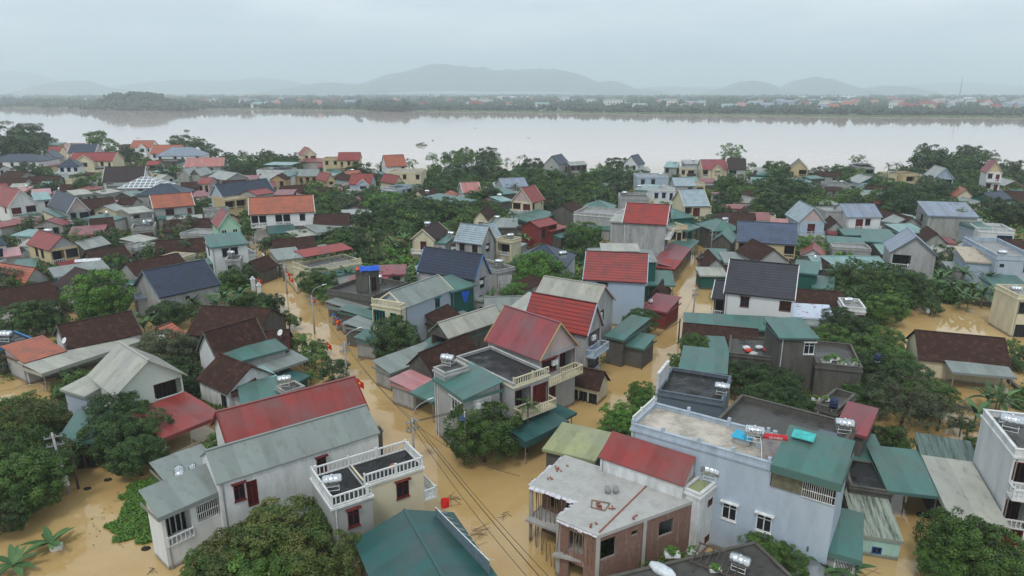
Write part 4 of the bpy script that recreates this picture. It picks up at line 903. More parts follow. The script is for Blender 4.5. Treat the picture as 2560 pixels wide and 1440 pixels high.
# far town houses
fh = []
protos = []
for wc, rc, sz in (('W', 'r2', (9, 7, 6, 3)), ('C', 'r', (12, 8, 5, 3)), ('W', 'e', (10, 9, 9, 1)), ('P', 's2', (14, 8, 6, 2)), ('K', 'o', (10, 8, 4, 3)), ('W', 'c', (16, 10, 5, 2))):
    w_, d_, h_, r_ = sz; bm = bmesh.new(); box(bm, -w_ / 2, -d_ / 2, 0, w_ / 2, d_ / 2, h_); face(bm, [(-w_ / 2, -d_ / 2, h_), (-w_ / 2, 0, h_ + r_), (-w_ / 2, d_ / 2, h_)]); face(bm, [(w_ / 2, -d_ / 2, h_), (w_ / 2, d_ / 2, h_), (w_ / 2, 0, h_ + r_)])
    a = done(bm, 'wall'); a.materials.append(wm(wc)); bm = bmesh.new(); k = r_ / (d_ / 2)
    slab(bm, [(-w_ / 2 - .4, -d_ / 2 - .4, h_ - .4 * k), (w_ / 2 + .4, -d_ / 2 - .4, h_ - .4 * k), (w_ / 2 + .4, 0, h_ + r_), (-w_ / 2 - .4, 0, h_ + r_)]); slab(bm, [(w_ / 2 + .4, d_ / 2 + .4, h_ - .4 * k), (-w_ / 2 - .4, d_ / 2 + .4, h_ - .4 * k), (-w_ / 2 - .4, 0, h_ + r_), (w_ / 2 + .4, 0, h_ + r_)])
    b_ = done(bm, 'roof'); b_.materials.append(rm(rc))
    bm = bmesh.new(); 
    for i in range(3): x = w_ * (i - 1) / 3.3; box(bm, x - .6, -d_ / 2 - .05, h_ * .5, x + .6, -d_ / 2 - .01, h_ * .5 + 1.4)
    c_ = done(bm, 'window'); c_.materials.append(GLASS); protos.append((a, b_, c_))
for i in range(250):
    if i < 95: px = rnd.uniform(1700, 2560); y = rnd.uniform(1180, 2100)
    elif i < 165: px = rnd.uniform(500, 1700); y = rnd.uniform(1260, 2000)
    else: px = rnd.uniform(0, 2560); y = rnd.uniform(1900, 4000)
    x = (px - 1280) / FPX * y; y = max(y, shore_y(max(-1150, min(1150, x))) + 35)
    k = rnd.randrange(6); sc = rnd.uniform(1.1, 2.0); r0 = empty("far_house", (x, y, 1.0), rnd.uniform(-.6, .6)); r0.scale = (sc, sc, sc)
    tag(r0, "small pale house in the hazy town across the river", "house", "far houses across the river")
    for nm, me in zip(('wall', 'roof', 'window'), protos[k]): link(nm, me, None, r0)
# long white factory sheds and masts
wbm = bmesh.new(); box(wbm, -70, -20, 0, 70, 20, 9); face(wbm, [(-70, -20, 9), (-70, 0, 12), (-70, 20, 9)]); wme = done(wbm, 'wall'); wme.materials.append(wm('W'))
wbm = bmesh.new(); slab(wbm, [(-71, -21, 9), (71, -21, 9), (71, 0, 12), (-71, 0, 12)]); slab(wbm, [(71, 21, 9), (-71, 21, 9), (-71, 0, 12), (71, 0, 12)]); wr = done(wbm, 'roof'); wr.materials.append(plain("white_roofing", (.7, .72, .74), .4))
for px, y, nm in ((1950, 3500, "at the foot of the twin hills"), (2080, 3300, "below the taller right-hand hill"), (1285, 3000, "below the big central hill"), (2370, 2600, "near the tall mast")):
    r0 = empty("factory_shed", ((px - 1280) / FPX * y, y, 1)); tag(r0, f"long white factory shed {nm}", "factory"); link('wall', wme, None, r0); link('roof', wr, None, r0)
for px, y, hh, lb in ((2357, 1500, 62, "taller thin lattice mast on the far bank"), (2055, 2300, 40, "shorter thin mast in front of the hills")):
    bm = bmesh.new(); w_ = 1.6
    for k in range(3):
        a = k * 2.094; bar(bm, (math.cos(a) * w_, math.sin(a) * w_, 0), (math.cos(a) * .3, math.sin(a) * .3, hh), .22, 4, .12)
    for j in range(14):
        z_ = hh * j / 14; w1 = w_ + (.3 - w_) * j / 14; w2 = w_ + (.3 - w_) * (j + 1) / 14
        for k in range(3):
            a = k * 2.094; b_ = a + 2.094; bar(bm, (math.cos(a) * w1, math.sin(a) * w1, z_), (math.cos(b_) * w2, math.sin(b_) * w2, z_ + hh / 14), .1, 3)
    o = link("radio_mast", done(bm, "mast"), GALV, None, ((px - 1280) / FPX * y, y, 1)); tag(o, lb, "mast")
# haze
bm = bmesh.new(); box(bm, -14100, -310, -3, 14100, 15600, 640); me = done(bm, "haze"); m = bpy.data.materials.new("haze"); m.use_nodes = True; t = m.node_tree; t.nodes.clear()
oo = N(t, "ShaderNodeOutputMaterial"); v = N(t, "ShaderNodeVolumePrincipled"); v.inputs['Density'].default_value = .00023; v.inputs['Color'].default_value = (.84, .935, 1.0, 1); v.inputs['Anisotropy'].default_value = 0.0
t.links.new(v.outputs[0], oo.inputs['Volume']); o = link("haze", me, m); tag(o, kind='stuff')
# ---------------------------------------------------------------- trees and plants
def crown(seed, ncl, per, leaf, flat=.8, spread=1.0, holes=.15, cr=(.22, .38)):
    """unit crown, radius about 1: leaf clumps spread through an uneven volume"""
    g = random.Random(seed); V = []; F = []; T = []
    lob = [(g.uniform(0, 6.28), g.uniform(-.4, .9), g.uniform(.75, 1.15)) for _ in range(7)]
    for c in range(ncl):
        a = g.uniform(0, 6.28); s = g.uniform(-.85, 1); rr = (1 - g.random() ** 2.2 * .75)
        ext = 1.0
        for la, ls, lk in lob:
            dd = math.cos(a - la) * math.sqrt(max(0, 1 - s * s)) * math.sqrt(max(0, 1 - ls * ls)) + s * ls
            if dd > .75: ext = lk
        q = math.sqrt(max(0, 1 - s * s)) * rr * ext
        C = Vector((math.cos(a) * q * spread, math.sin(a) * q * spread, s * rr * flat * ext)); C0 = C.normalized() if C.length > .1 else Vector((0, 0, 1))
        if g.random() < holes: continue
        cs = g.uniform(*cr); tn = min(1, max(0, g.gauss(.45, .25)))
        for l in range(per):
            d = Vector((g.gauss(0, 1), g.gauss(0, 1), g.gauss(0, .8))); d.normalize(); d = (d + C0 * .5 + Vector((0, 0, .35))).normalized()
            p = C + d * cs * g.uniform(.55, 1.0); nrm = (d + Vector((g.gauss(0, .5), g.gauss(0, .5), g.gauss(0, .5) + .3))).normalized()
            t1 = nrm.orthogonal().normalized(); t1.rotate(Matrix.Rotation(g.uniform(0, 6.28), 3, nrm)); t2 = nrm.cross(t1); sz = leaf * g.uniform(.7, 1.4)
            b0 = len(V); V += [p - t1 * sz, p - t2 * sz * .55, p + t1 * sz, p + t2 * sz * .55]; F.append((b0, b0 + 1, b0 + 2, b0 + 3)); T.append(min(1, max(0, tn + g.gauss(0, .12))))
    me = bpy.data.meshes.new("crown"); me.from_pydata(V, [], F); setcol(me, T); return me
def trunkmesh(seed, limbs=6, r=.055, top=.3):
    g = random.Random(seed); bm = bmesh.new(); p = Vector((0, 0, -1.6)); pr = r * 1.3
    for i in range(3):
        q = Vector((g.uniform(-.06, .06), g.uniform(-.06, .06), -1.6 + (i + 1) * .5)); bar(bm, p, q, pr, 7, pr * .85); p, pr = q, pr * .85
    for i in range(limbs):
        a = 6.28 * i / limbs + g.uniform(-.4, .4); e = g.uniform(.35, .8); m1 = p + Vector((math.cos(a) * e * .45, math.sin(a) * e * .45, g.uniform(.2, .5))); e1 = m1 + Vector((math.cos(a) * e * .5, math.sin(a) * e * .5, g.uniform(.1, .45)))
        bar(bm, p, m1, pr * .6, 5, pr * .4); bar(bm, m1, e1, pr * .4, 4, pr * .15)
        for k in range(2): bar(bm, m1, m1 + Vector((g.uniform(-.4, .4), g.uniform(-.4, .4), g.uniform(.15, .5))), pr * .28, 4, pr * .1)
    return done(bm, "trunk", True)
LM = dict(d=leafmat("dark_leaves", (.015, .040, .011), (.060, .110, .026)), m=leafmat("mid_leaves", (.026, .066, .011), (.095, .170, .028)),
          l=leafmat("light_leaves", (.040, .105, .014), (.115, .235, .032)), y=leafmat("yellowing_leaves", (.032, .072, .013), (.105, .105, .024)),
          o=leafmat("olive_grey_leaves", (.045, .060, .028), (.105, .115, .055)), b=leafmat("banana_leaves", (.035, .085, .025), (.09, .17, .06)))
BARK = plain("bark", (.09, .07, .055), .9)
CR = {'far': [crown(s, 42, 34, .085) for s in (1, 2, 3, 4)], 'mid': [crown(s, 80, 60, .055, cr=(.18, .32)) for s in (11, 12, 13, 14)],
      'near': [crown(s, 190, 110, .030, cr=(.13, .24), holes=.05) for s in (21, 22, 23)], 'sparse': [crown(s, 60, 45, .045, .75, 1.1, .2, (.14, .26)) for s in (31, 32, 33)],
      'bush': [crown(s, 26, 34, .11, .7) for s in (41, 42, 43)], 'nsparse': [crown(s, 130, 70, .026, .8, 1.1, .1, (.10, .20)) for s in (51, 52)]}
TR = [trunkmesh(s) for s in (61, 62, 63)]; [x.materials.append(BARK) for x in TR]
TW = dict(d='dark green', m='green', l='bright green', y='yellowing', o='olive grey', b='green'); TREES = []
def setm(o, m):
    if not o.data.materials: o.data.materials.append(m)
    o.material_slots[0].link = 'OBJECT'; o.material_slots[0].material = m
def tree(cx, cy, w, tone, kind=None, asp=None, base=None, lab=None):
    zc = 3.0
    for _ in range(4):
        p = P(cx, cy, zc); dist = (p - Vector((0, 0, CAMH))).length; r = w / 2 * dist / FPX * (1.12 if w < 72 else 1.0); a = asp or ((.95 if 110 < w < 200 else .82) if w < 200 else .72); zc = max(r * a * .7, min(r * a * .82 + .5, 8))
    if kind is None: kind = 'near' if w > 72 else ('mid' if w > 40 else 'far')
    g = random.Random(int(cx * 7 + cy)); root = empty("broadleaf_tree", (p.x, p.y, 0), g.uniform(0, 6.28)); ms = CR[kind]; me = ms[g.randrange(len(ms))]
    o = link("crown", me, None, root, (0, 0, zc)); o.scale = (r, r * g.uniform(.88, 1.1), r * a); setm(o, LM[tone])
    tk = link("trunk", TR[g.randrange(3)], None, root, (0, 0, zc)); tk.scale = (r, r, max(r * a, zc * .68))
    tag(root, None, "tree"); s = proj((p.x, p.y, zc)); ad = TW[tone] + (" airy" if 'sparse' in kind else "") + " tree"
    root['label'] = lab or autolabel(ad, s, ("small",) if w < 45 else ("big",)); TREES.append((p.x, p.y, r)); return root
T_ = """30 352 70 d|66 350 70 d|95 352 44 d|10 378 70 d|60 376 66 d|118 356 34 d|248 356 58 m|64 432 48 d|104 430 34 m|90 405 18 m|322 392 44 d|357 404 30 m|340 376 30 d|450 360 50 d|478 357 40 m s|500 364 36 d|522 378 38 d|538 385 28 d|572 394 28 d|606 388 30 y s|632 396 24 d|600 412 50 m|640 414 46 m|585 428 40 d|620 430 46 d|672 396 34 d|696 402 36 d|724 402 34 d|745 412 30 d|415 440 40 d|440 428 34 m|400 425 30 d|214 468 48 m|236 452 34 l|194 450 36 m|130 466 34 d|245 491 34 m|921 412 14 d|962 422 36 d|890 428 50 d|920 438 44 d|905 450 34 d|1022 410 34 m s|1082 396 36 l s|1085 420 30 m|1128 398 52 m|1160 392 52 m|1190 392 42 m s|1220 388 50 d|1215 410 44 d|1245 410 40 m s|1150 426 62 d|1195 430 60 d|1240 432 44 d|1105 436 52 m|1072 440 40 m|1335 418 56 d|1300 432 44 d|1322 442 54 d|1372 445 60 m|1342 462 54 m|1402 448 50 d|1422 468 54 m|1392 482 54 d|1455 446 44 m|1484 440 40 l|1500 425 26 m|1542 415 52 d|1532 448 60 d|1575 452 44 d|1545 470 50 d|1478 470 54 m|1502 484 40 l|1442 492 44 m|1392 512 62 d|1420 532 54 d|1226 488 60 d|1228 520 44 m|1828 380 52 l s|1832 395 40 m s|1880 415 20 m|1882 440 22 d|1690 446 26 d|1935 422 48 m|1955 436 56 m|1912 422 18 m|1812 458 42 d|1765 455 20 d|1812 498 52 d|1835 486 50 m|1800 528 44 d|1898 470 54 m|1872 484 46 l|1958 466 70 d|1930 498 84 d|1982 496 80 d|2020 478 50 d|1950 528 66 d|1990 524 50 d|2052 434 44 d|2078 438 44 d|2092 420 20 m|2108 434 44 d|2130 440 50 m|2150 428 30 m|2146 400 30 m s|2256 422 20 d|2298 418 34 d|2322 388 54 d|2328 410 68 d|2350 405 34 d|2408 390 48 d|2432 384 44 d|2470 396 44 m s|2400 418 54 m|2440 424 66 d|2468 432 54 d|2420 450 56 m|2400 460 50 d|2455 455 40 d|2544 424 40 d|2522 416 30 d|2552 446 40 d|2210 468 52 m|2236 480 60 m|2254 502 70 d|2208 500 56 m|2282 486 54 d|2300 452 40 m s|2325 470 60 d|2355 482 56 d|2290 522 66 d|2244 526 54 d|2390 550 98 m s|2312 506 50 d|2478 520 60 d|2512 530 64 d|2545 542 50 d|2086 505 40 m|2130 480 26 m|815 502 44 l|848 504 50 d|785 516 44 d|900 494 48 d|932 486 50 m|880 516 54 o|938 510 60 l|976 506 60 l|1004 500 50 m|1012 528 74 d|1052 512 60 d|1092 528 74 d|1124 516 60 d|965 538 66 d|922 546 60 d|1064 552 54 d|1166 538 44 l|1142 558 36 m|850 560 50 d|882 584 54 d|832 590 54 d|902 612 54 d|942 596 54 d|962 566 50 m|930 640 50 d|968 628 40 l|762 592 44 d|724 602 44 m|690 602 36 d|800 612 26 l|1462 585 84 l|1480 632 54 d|1440 640 40 d|1345 680 130 l|1400 708 90 l|1295 740 90 l|1252 764 50 m|1330 640 36 l|1430 600 50 d|2026 616 66 l|1990 688 32 d|1772 556 48 d|1765 586 44 d|1600 806 92 d|2140 700 110 m n|2200 712 110 m n|2110 744 84 m n|2256 716 100 d|2296 728 70 d|2330 764 40 d|2212 772 84 m|2334 652 54 d|2362 640 50 d|2100 806 84 d|2078 848 84 m|2152 828 84 d|2160 876 100 m|2210 850 80 m|2222 905 104 m|2200 930 104 d|2264 944 104 d|2330 990 96 m|2262 1010 150 o n|2352 1030 100 o n|2200 972 80 d|2130 976 50 l|2172 1000 84 d|2240 1094 56 m|2404 1064 40 d|2532 866 36 m|1742 872 90 m|1700 912 60 m|1852 946 100 d|1904 952 110 d|1950 962 104 d|1912 1000 110 d|1972 1002 90 d|1962 904 56 d|2006 1022 76 d|1606 984 76 l|1622 1020 84 l|1548 1040 84 l|1592 1064 90 l|1520 1080 56 l|1212 1082 172 m|986 846 118 d|796 704 88 m|816 734 50 l|250 738 128 l|52 800 92 d|110 788 84 d|30 832 56 d|142 806 50 d|22 702 70 o|56 712 54 m|290 660 54 m|272 602 62 d|462 568 64 o|722 798 46 m|688 757 48 d|655 756 50 d|624 752 46 m|650 782 44 m|412 786 84 d|430 776 46 d|402 880 116 o|452 872 80 o|446 926 76 d|480 884 54 d|515 815 40 m|742 862 72 l|788 890 62 m|798 866 40 m|830 928 64 d|856 914 30 d|776 938 30 l|300 1036 130 d|362 1078 116 d|272 1096 124 d|346 1140 110 d|240 1058 80 m|50 1066 130 y|122 1056 110 y|30 1146 140 m|84 1200 140 m|134 1146 104 y|22 1276 100 d|64 1008 56 l|150 998 50 m|18 902 50 o|700 1346 230 y|600 1392 200 y|786 1398 180 y|664 1420 200 m|530 1420 120 m|1902 1372 104 m|1956 1402 104 m|2402 1364 140 m|2462 1402 160 m|2352 1420 100 m|2524 1424 90 m|548 700 18 d|560 690 20 d|520 640 20 m|680 605 30 d|1355 626 40 m|1100 772 40 m|500 792 40 m|470 765 44 m|100 470 24 m|1000 430 22 m|1060 560 36 d|2300 1000 70 m|640 800 36 m"""
for s in T_.split('|'):
    q = s.split(); k = None
    if len(q) > 4: k = {'s': 'sparse', 'n': 'nsparse'}[q[4]]
    big = int(q[2]) > 120
    tree(float(q[0]), float(q[1]), float(q[2]), q[3], k)
BG = dict(d=([], [], []), m=([], [], []))
def bgtree(x, y, r, tn, g):
    V, F, T = BG['m' if tn in 'ml' else 'd']; me = CR['far'][g.randrange(4)]; n_ = len(me.vertices); co = [0.0] * (3 * n_); me.vertices.foreach_get('co', co); b0 = len(V); a = g.uniform(0, 6.28); c, s_ = math.cos(a) * r, math.sin(a) * r; h_ = r * .85; zc = r * .8 + .4
    V.extend([(x + co[i] * c - co[i + 1] * s_, y + co[i] * s_ + co[i + 1] * c, zc + co[i + 2] * h_) for i in range(0, 3 * n_, 3)]); F.extend([tuple(b0 + q for q in range(4 * i, 4 * i + 4)) for i in range(n_ // 4)])
    tt = [0.0] * (n_ // 4); me.attributes['tone'].data.foreach_get('value', tt); sh = g.uniform(-.25, .25); T.extend([min(1, max(0, q + sh)) for q in tt])
def woodland(poly, n_, rr, tones, seed):
    g = random.Random(seed); q = pp(poly); xs = [v[0] for v in q]; ys = [v[1] for v in q]; k = t_ = 0
    while k < n_ and t_ < 4000:
        t_ += 1; x, y = g.uniform(min(xs), max(xs)), g.uniform(min(ys), max(ys)); r = g.uniform(*rr)
        if not inside(x, y, q) or hitfp(x, y, r * .45) or any((x - a) ** 2 + (y - b_) ** 2 < (r * .75) ** 2 for a, b_, c_ in TREES): continue
        k += 1; TREES.append((x, y, r)); bgtree(x, y, r, g.choice(tones), g)
def hitfp(x0, y0, m_):
    for (x, y, ux, uy, Lx, D, zz) in FP:
        dx, dy = x0 - x, y0 - y; a = dx * ux + dy * uy; b_ = -dx * uy + dy * ux
        if -m_ < a < Lx + m_ and -m_ < b_ < D + m_: return True
def inside(x, y, poly):
    c = False; n_ = len(poly)
    for i in range(n_):
        a, b_ = poly[i], poly[i - 1]
        if (a[1] > y) != (b_[1] > y) and x < (b_[0] - a[0]) * (y - a[1]) / (b_[1] - a[1]) + a[0]: c = not c
    return c
def pp(s): 
    v = [float(q) for q in s.replace(',', ' ').split()]; return [tuple(P(v[i], v[i + 1], 0)[:2]) for i in range(0, len(v), 2)]
woodland("740,490 1190,480 1190,600 1030,620 1000,690 860,700 720,640", 34, (2.6, 4), 'ddmml', 1)
woodland("1060,440 1360,440 1620,450 1560,560 1340,570 1060,500", 30, (2.6, 4.2), 'ddmm', 2)
woodland("1780,450 2480,445 2560,560 2250,600 1800,560", 40, (2.8, 4.6), 'dddmm', 3)
woodland("2070,700 2260,740 2240,960 2120,1000", 6, (2.6, 3.6), 'dmm', 4)
woodland("0,560 600,520 700,640 540,820 300,900 0,820", 22, (2, 3), 'ddmo', 5)
woodland("560,400 760,410 760,450 560,450", 10, (3, 4.4), 'dd', 6)
for k_, lb in (('d', "dark wooded mass of orchard trees between the houses"), ('m', "lighter wooded mass of orchard trees between the houses")):
    V, F, T = BG[k_]; me = bpy.data.meshes.new("orchard_trees"); me.from_pydata(V, [], F); setcol(me, T); o = link("orchard_trees", me, LM[k_]); tag(o, lb, "trees", kind='stuff')
# banana plants and palms
def strip(V, F, T, p0, d, up, ln, wd, droop, seg=6, tn=.5, fold=.25):
    b0 = len(V); side = d.cross(up).normalized(); p = Vector(p0); dr = Vector(d)
    for i in range(seg + 1):
        t_ = i / seg; w = wd * math.sin(math.pi * min(.97, .08 + t_ * .9)) ** .7
        V += [p - side * w + Vector((0, 0, w * fold)), p, p + side * w + Vector((0, 0, w * fold))]
        dr = (dr + Vector((0, 0, -droop / seg))).normalized(); p = p + dr * ln / seg
    for i in range(seg):
        a = b0 + 3 * i; F += [(a, a + 1, a + 4, a + 3), (a + 1, a + 2, a + 5, a + 4)]; T += [tn, tn]
def banana(seed):
    g = random.Random(seed); V = []; F = []; T = []
    for i in range(10):
        a = 6.28 * i / 10 + g.uniform(-.3, .3); e = g.uniform(.5, 1.25); d = Vector((math.cos(a) * math.cos(e), math.sin(a) * math.cos(e), math.sin(e)))
        strip(V, F, T, (0, 0, .1), d, Vector((0, 0, 1)), g.uniform(2.0, 2.9), .3, g.uniform(.9, 1.6), 7, g.random())
    me = bpy.data.meshes.new("leaves"); me.from_pydata(V, [], F); setcol(me, T); return me
def palm(seed):
    g = random.Random(seed); V = []; F = []; T = []
    for i in range(11):
        a = 6.28 * i / 11 + g.uniform(-.2, .2); e = g.uniform(-.1, 1.2); d = Vector((math.cos(a) * math.cos(e), math.sin(a) * math.cos(e), math.sin(e)))
        p = Vector((0, 0, 0)); dr = Vector(d)
        for k in range(9):
            sd = dr.cross(Vector((0, 0, 1))).normalized(); ll = .55 * math.sin(math.pi * (.15 + k / 11)); tn = g.random()
            for s_ in (-1, 1):
                b0 = len(V); q = p + sd * s_ * ll + dr * .3 + Vector((0, 0, -.18)); w = dr * .07; V += [p - w, p + w, q + w * .3]; F.append((b0, b0 + 1, b0 + 2)); T.append(tn)
            dr = (dr + Vector((0, 0, -.16))).normalized(); p = p + dr * .2
    me = bpy.data.meshes.new("fronds"); me.from_pydata(V, [], F); setcol(me, T); return me
BN = [banana(s) for s in (1, 2, 3)]; PM = [palm(s) for s in (4, 5)]
bm = bmesh.new(); bar(bm, (0, 0, -2.5), (0, 0, .15), .14, 7, .09); BST = done(bm, "stem", True); BST.materials.append(plain("banana_stem", (.16, .19, .08), .7))
bm = bmesh.new(); bar(bm, (0, 0, -8), (0, 0, .1), .11, 7, .07); PST = done(bm, "trunk", True); PST.materials.append(BARK)
def plant(cx, cy, z, kind, sc=1.0, fl=1.0):
    p = P(cx, cy, z); g = random.Random(int(cx * 3 + cy)); nm = {'b': 'banana_plant', 'p': 'palm_tree'}[kind]; root = empty(nm, (p.x, p.y, 0), g.uniform(0, 6))
    src = BN if kind == 'b' else PM; o = link("leaves" if kind == 'b' else "fronds", src[g.randrange(len(src))], None, root, (0, 0, z)); o.scale = (sc, sc, sc * fl); setm(o, LM['b' if kind == 'b' else 'd'])
    k = link("stem" if kind == 'b' else "trunk", BST if kind == 'b' else PST, None, root, (0, 0, z)); k.scale = (sc, sc, 1)
    root['category'] = 'banana plant' if kind == 'b' else 'palm tree'; root['label'] = autolabel("banana plant with broad ragged leaves" if kind == 'b' else "slender palm tree", proj(p))
for cx, cy, z in ((2372, 690, 2.6), (2408, 688, 3), (2440, 668, 3), (2380, 722, 2.4), (2430, 722, 2.6), (2470, 700, 3), (2402, 742, 2), (2458, 738, 2.2), (2350, 700, 3), (2340, 725, 2.2), (2490, 745, 2), (2420, 760, 1.4),
                  (560, 748, 2.6), (520, 742, 2.4), (600, 742, 2.2), (580, 764, 2), (482, 757, 2.2), (540, 768, 1.8), (345, 634, 2.6), (365, 628, 2.4), (380, 640, 2.2), (786, 502, 2.8), (808, 524, 2.4), (824, 505, 2.6), (770, 520, 2.4), (795, 545, 2.2),
                  (1000, 566, 2.8), (1020, 575, 2.6), (988, 590, 2.4), (980, 612, 2.4), (1010, 600, 2.2), (965, 690, 2.4), (975, 700, 2.2), (868, 690, 2), (1010, 690, 2), (1290, 610, 2.4), (1310, 600, 2.4), (1240, 770, 2), (1225, 750, 2),
                  (2062, 1432, 1.0), (2105, 1440, .8), (2470, 1000, 1.2), (2500, 1010, 1.2), (2440, 1040, 1.2), (1500, 480, 2.5), (1520, 500, 2.5), (1540, 500, 2.4), (1485, 500, 2.4), (1560, 490, 2.4), (1460, 430, 2.5), (1490, 432, 2.5), (2215, 540, 2.4), (330, 810, 2), (360, 820, 2), (900, 740, 1.8), (1900, 625, 2)):
    plant(cx, cy, z, 'b', 1.0)
for cx, cy, z, sc in ((1268, 398, 8, 1.1), (1283, 408, 7, 1.1), (1298, 392, 8.5, 1), (1311, 390, 8.5, 1.1), (1312, 404, 6.5, 1), (2222, 414, 8.5, 1.2), (2242, 409, 9, 1.2), (2232, 424, 7, 1), (54, 408, 6.5, 1), (70, 408, 6.5, 1), (1500, 412, 5.5, 1.3), (1283, 536, 5.5, 1), (462, 604, 4.6, 1.1), (560, 590, 4, 1), (162, 592, 5.4, 1.5), (184, 592, 5.6, 1.5), (660, 598, 3.5, 1),
                      (1320, 1012, 5.2, .9), (2050, 470, 6, 1), (1270, 462, 4.6, 1), (1288, 462, 4.8, 1), (2310, 440, 6, 1), (2497, 985, 3, 1), (205, 600, 5, 1.3)):
    plant(cx, cy, z, 'p', sc)
# fallen banana leaves lying in the water, lower left
for cx, cy in ((128, 1358), (36, 1412)):
    plant(cx, cy, .5, 'b', .9, .5)
# yard shrubs between the houses
def inside(x, y, poly):
    c = False; n_ = len(poly)
    for i in range(n_):
        a, b_ = poly[i], poly[i - 1]
        if (a[1] > y) != (b_[1] > y) and x < (b_[0] - a[0]) * (y - a[1]) / (b_[1] - a[1]) + a[0]: c = not c
    return c
def pp(s): 
    v = [float(q) for q in s.replace(',', ' ').split()]; return [tuple(P(v[i], v[i + 1], 0)[:2]) for i in range(0, len(v), 2)]
VILL = pp("-120,400 130,368 300,375 560,410 760,430 900,432 1060,440 1360,430 1620,440 1800,425 2100,440 2560,430 2760,460 2900,820 2700,1450 2560,1440 -100,1440 -400,1000")
OPEN = [pp("2240,770 2480,755 2560,860 2560,1110 2440,1100 2330,1060 2250,860"), pp("-100,930 165,990 140,1060 -100,1060"), pp("120,1190 430,1130 430,1500 -100,1500 -100,1330"), pp("2240,1230 2370,1300 2380,1480 2130,1480 2130,1390"),
        pp("1000,1050 1180,1060 1460,950 1560,900 1640,900 1560,1040 1340,1200 1340,1300 1420,1500 1180,1500"), pp("400,980 560,1000 560,1110 440,1130"), pp("740,900 830,960 780,1010 700,990"), pp("1260,1230 1420,1240 1500,1470 1300,1470"), pp("2120,1020 2420,1060 2440,1120 2140,1100")]
LANES = [([(640, 610), (668, 660), (720, 730), (800, 800), (880, 890), (950, 1000), (1060, 1120), (1180, 1260), (1320, 1480)], 4.6), ([(1755, 610), (1720, 700), (1690, 780), (1640, 880), (1540, 960), (1430, 1020)], 4.2), ([(520, 510), (560, 545), (620, 600)], 3)]
LN = [([P(x, y, 0) for x, y in l], w) for l, w in LANES]
def dseg(p, a, b_):
    ab = b_ - a; t_ = max(0, min(1, (p - a).dot(ab) / ab.dot(ab))); return (p - a - ab * t_).length
g = random.Random(77); cells = {}; nb = 0; BS = []
tries = 0
while nb < 290 and tries < 30000:
    tries += 1
    # even density on the ground out to the river
    py = g.choice([g.uniform(440, 560), g.uniform(520, 760), g.uniform(700, 1440)]); px = g.uniform(-20, 2580); p = P(px, py, 0)
    if not inside(p.x, p.y, VILL) or any(inside(p.x, p.y, q) for q in OPEN): continue
    if any(min(dseg(p, l[i], l[i + 1]) for i in range(len(l) - 1)) < w + 1.5 for l, w in LN): continue
    r = g.uniform(1.3, 2.8); bad = False
    for (x, y, ux, uy, Lx, D, zz) in FP:
        dx, dy = p.x - x, p.y - y; a = dx * ux + dy * uy; b_ = -dx * uy + dy * ux
        if -r * .75 < a < Lx + r * .75 and -r * .75 < b_ < D + r * .75: bad = True; break
    if bad or any((p.x - x) ** 2 + (p.y - y) ** 2 < (rr + r) ** 2 * .6 for x, y, rr in BS): continue
    BS.append((p.x, p.y, r)); nb += 1; hh = r * g.uniform(.7, 1.0); root = empty("shrub", (p.x, p.y, 0), g.uniform(0, 6)); tn = g.choice('ddmmml')
    o = link("foliage", CR['bush' if py < 700 else 'mid'][g.randrange(3)], None, root, (0, 0, hh * .6)); o.scale = (r, r, hh); setm(o, LM[tn]); tag(root, None, "shrub", "shrubs filling the flooded yards")
    root['label'] = autolabel(TW[tn] + " shrub", proj(p))
# undergrowth covering the yards
g = random.Random(78); V = []; F = []; T = []; k = 0; tries = 0
while k < 15000 and tries < 160000:
    tries += 1; py = g.choice([g.uniform(405, 470), g.uniform(425, 560), g.uniform(520, 760), g.uniform(640, 1440)]); px = g.uniform(-20, 2580); p = P(px, py, 0)
    if not inside(p.x, p.y, VILL) or any(inside(p.x, p.y, q) for q in OPEN): continue
    if noise.noise(Vector((p.x * .07, p.y * .07, 5))) < (-.75 if p.y > 110 else -.1): continue
    if any(min(dseg(p, l[i], l[i + 1]) for i in range(len(l) - 1)) < w + .8 for l, w in LN): continue
    bad = False
    for (x, y, ux, uy, Lx, D, zz) in FP:
        dx, dy = p.x - x, p.y - y; a = dx * ux + dy * uy; b_ = -dx * uy + dy * ux
        if -.2 < a < Lx + .2 and -.2 < b_ < D + .2: bad = True; break
    if bad: continue
    k += 1; far = p.y > 120; r = g.uniform(1.3, 2.4) if far else g.uniform(.6, 1.1); hh = g.uniform(.5, 1.7) if far else g.uniform(.2, .9); tn = g.random(); lf = .38 if far else .14
    for l in range(15 if far else 20):
        a = g.uniform(0, 6.28); q_ = r * g.random() ** .5; q = Vector((p.x + math.cos(a) * q_, p.y + math.sin(a) * q_, hh * g.random() ** .5 * (1.1 - .5 * q_ / r))); nr = Vector((g.gauss(0, .6), g.gauss(0, .6), 1)).normalized(); t1 = nr.orthogonal().normalized() * lf * g.uniform(.7, 1.4); t1.rotate(Matrix.Rotation(g.uniform(0, 6), 3, nr)); t2 = nr.cross(t1) * .7; b0 = len(V); V += [q - t1, q - t2, q + t1, q + t2]; F.append((b0, b0 + 1, b0 + 2, b0 + 3)); T.append(min(1, max(0, tn + g.gauss(0, .15))))
me = bpy.data.meshes.new("undergrowth"); me.from_pydata(V, [], F); setcol(me, T); o = link("undergrowth", me, LM['m']); tag(o, "tangled weeds rising from the flooded yards", "undergrowth", kind='stuff')
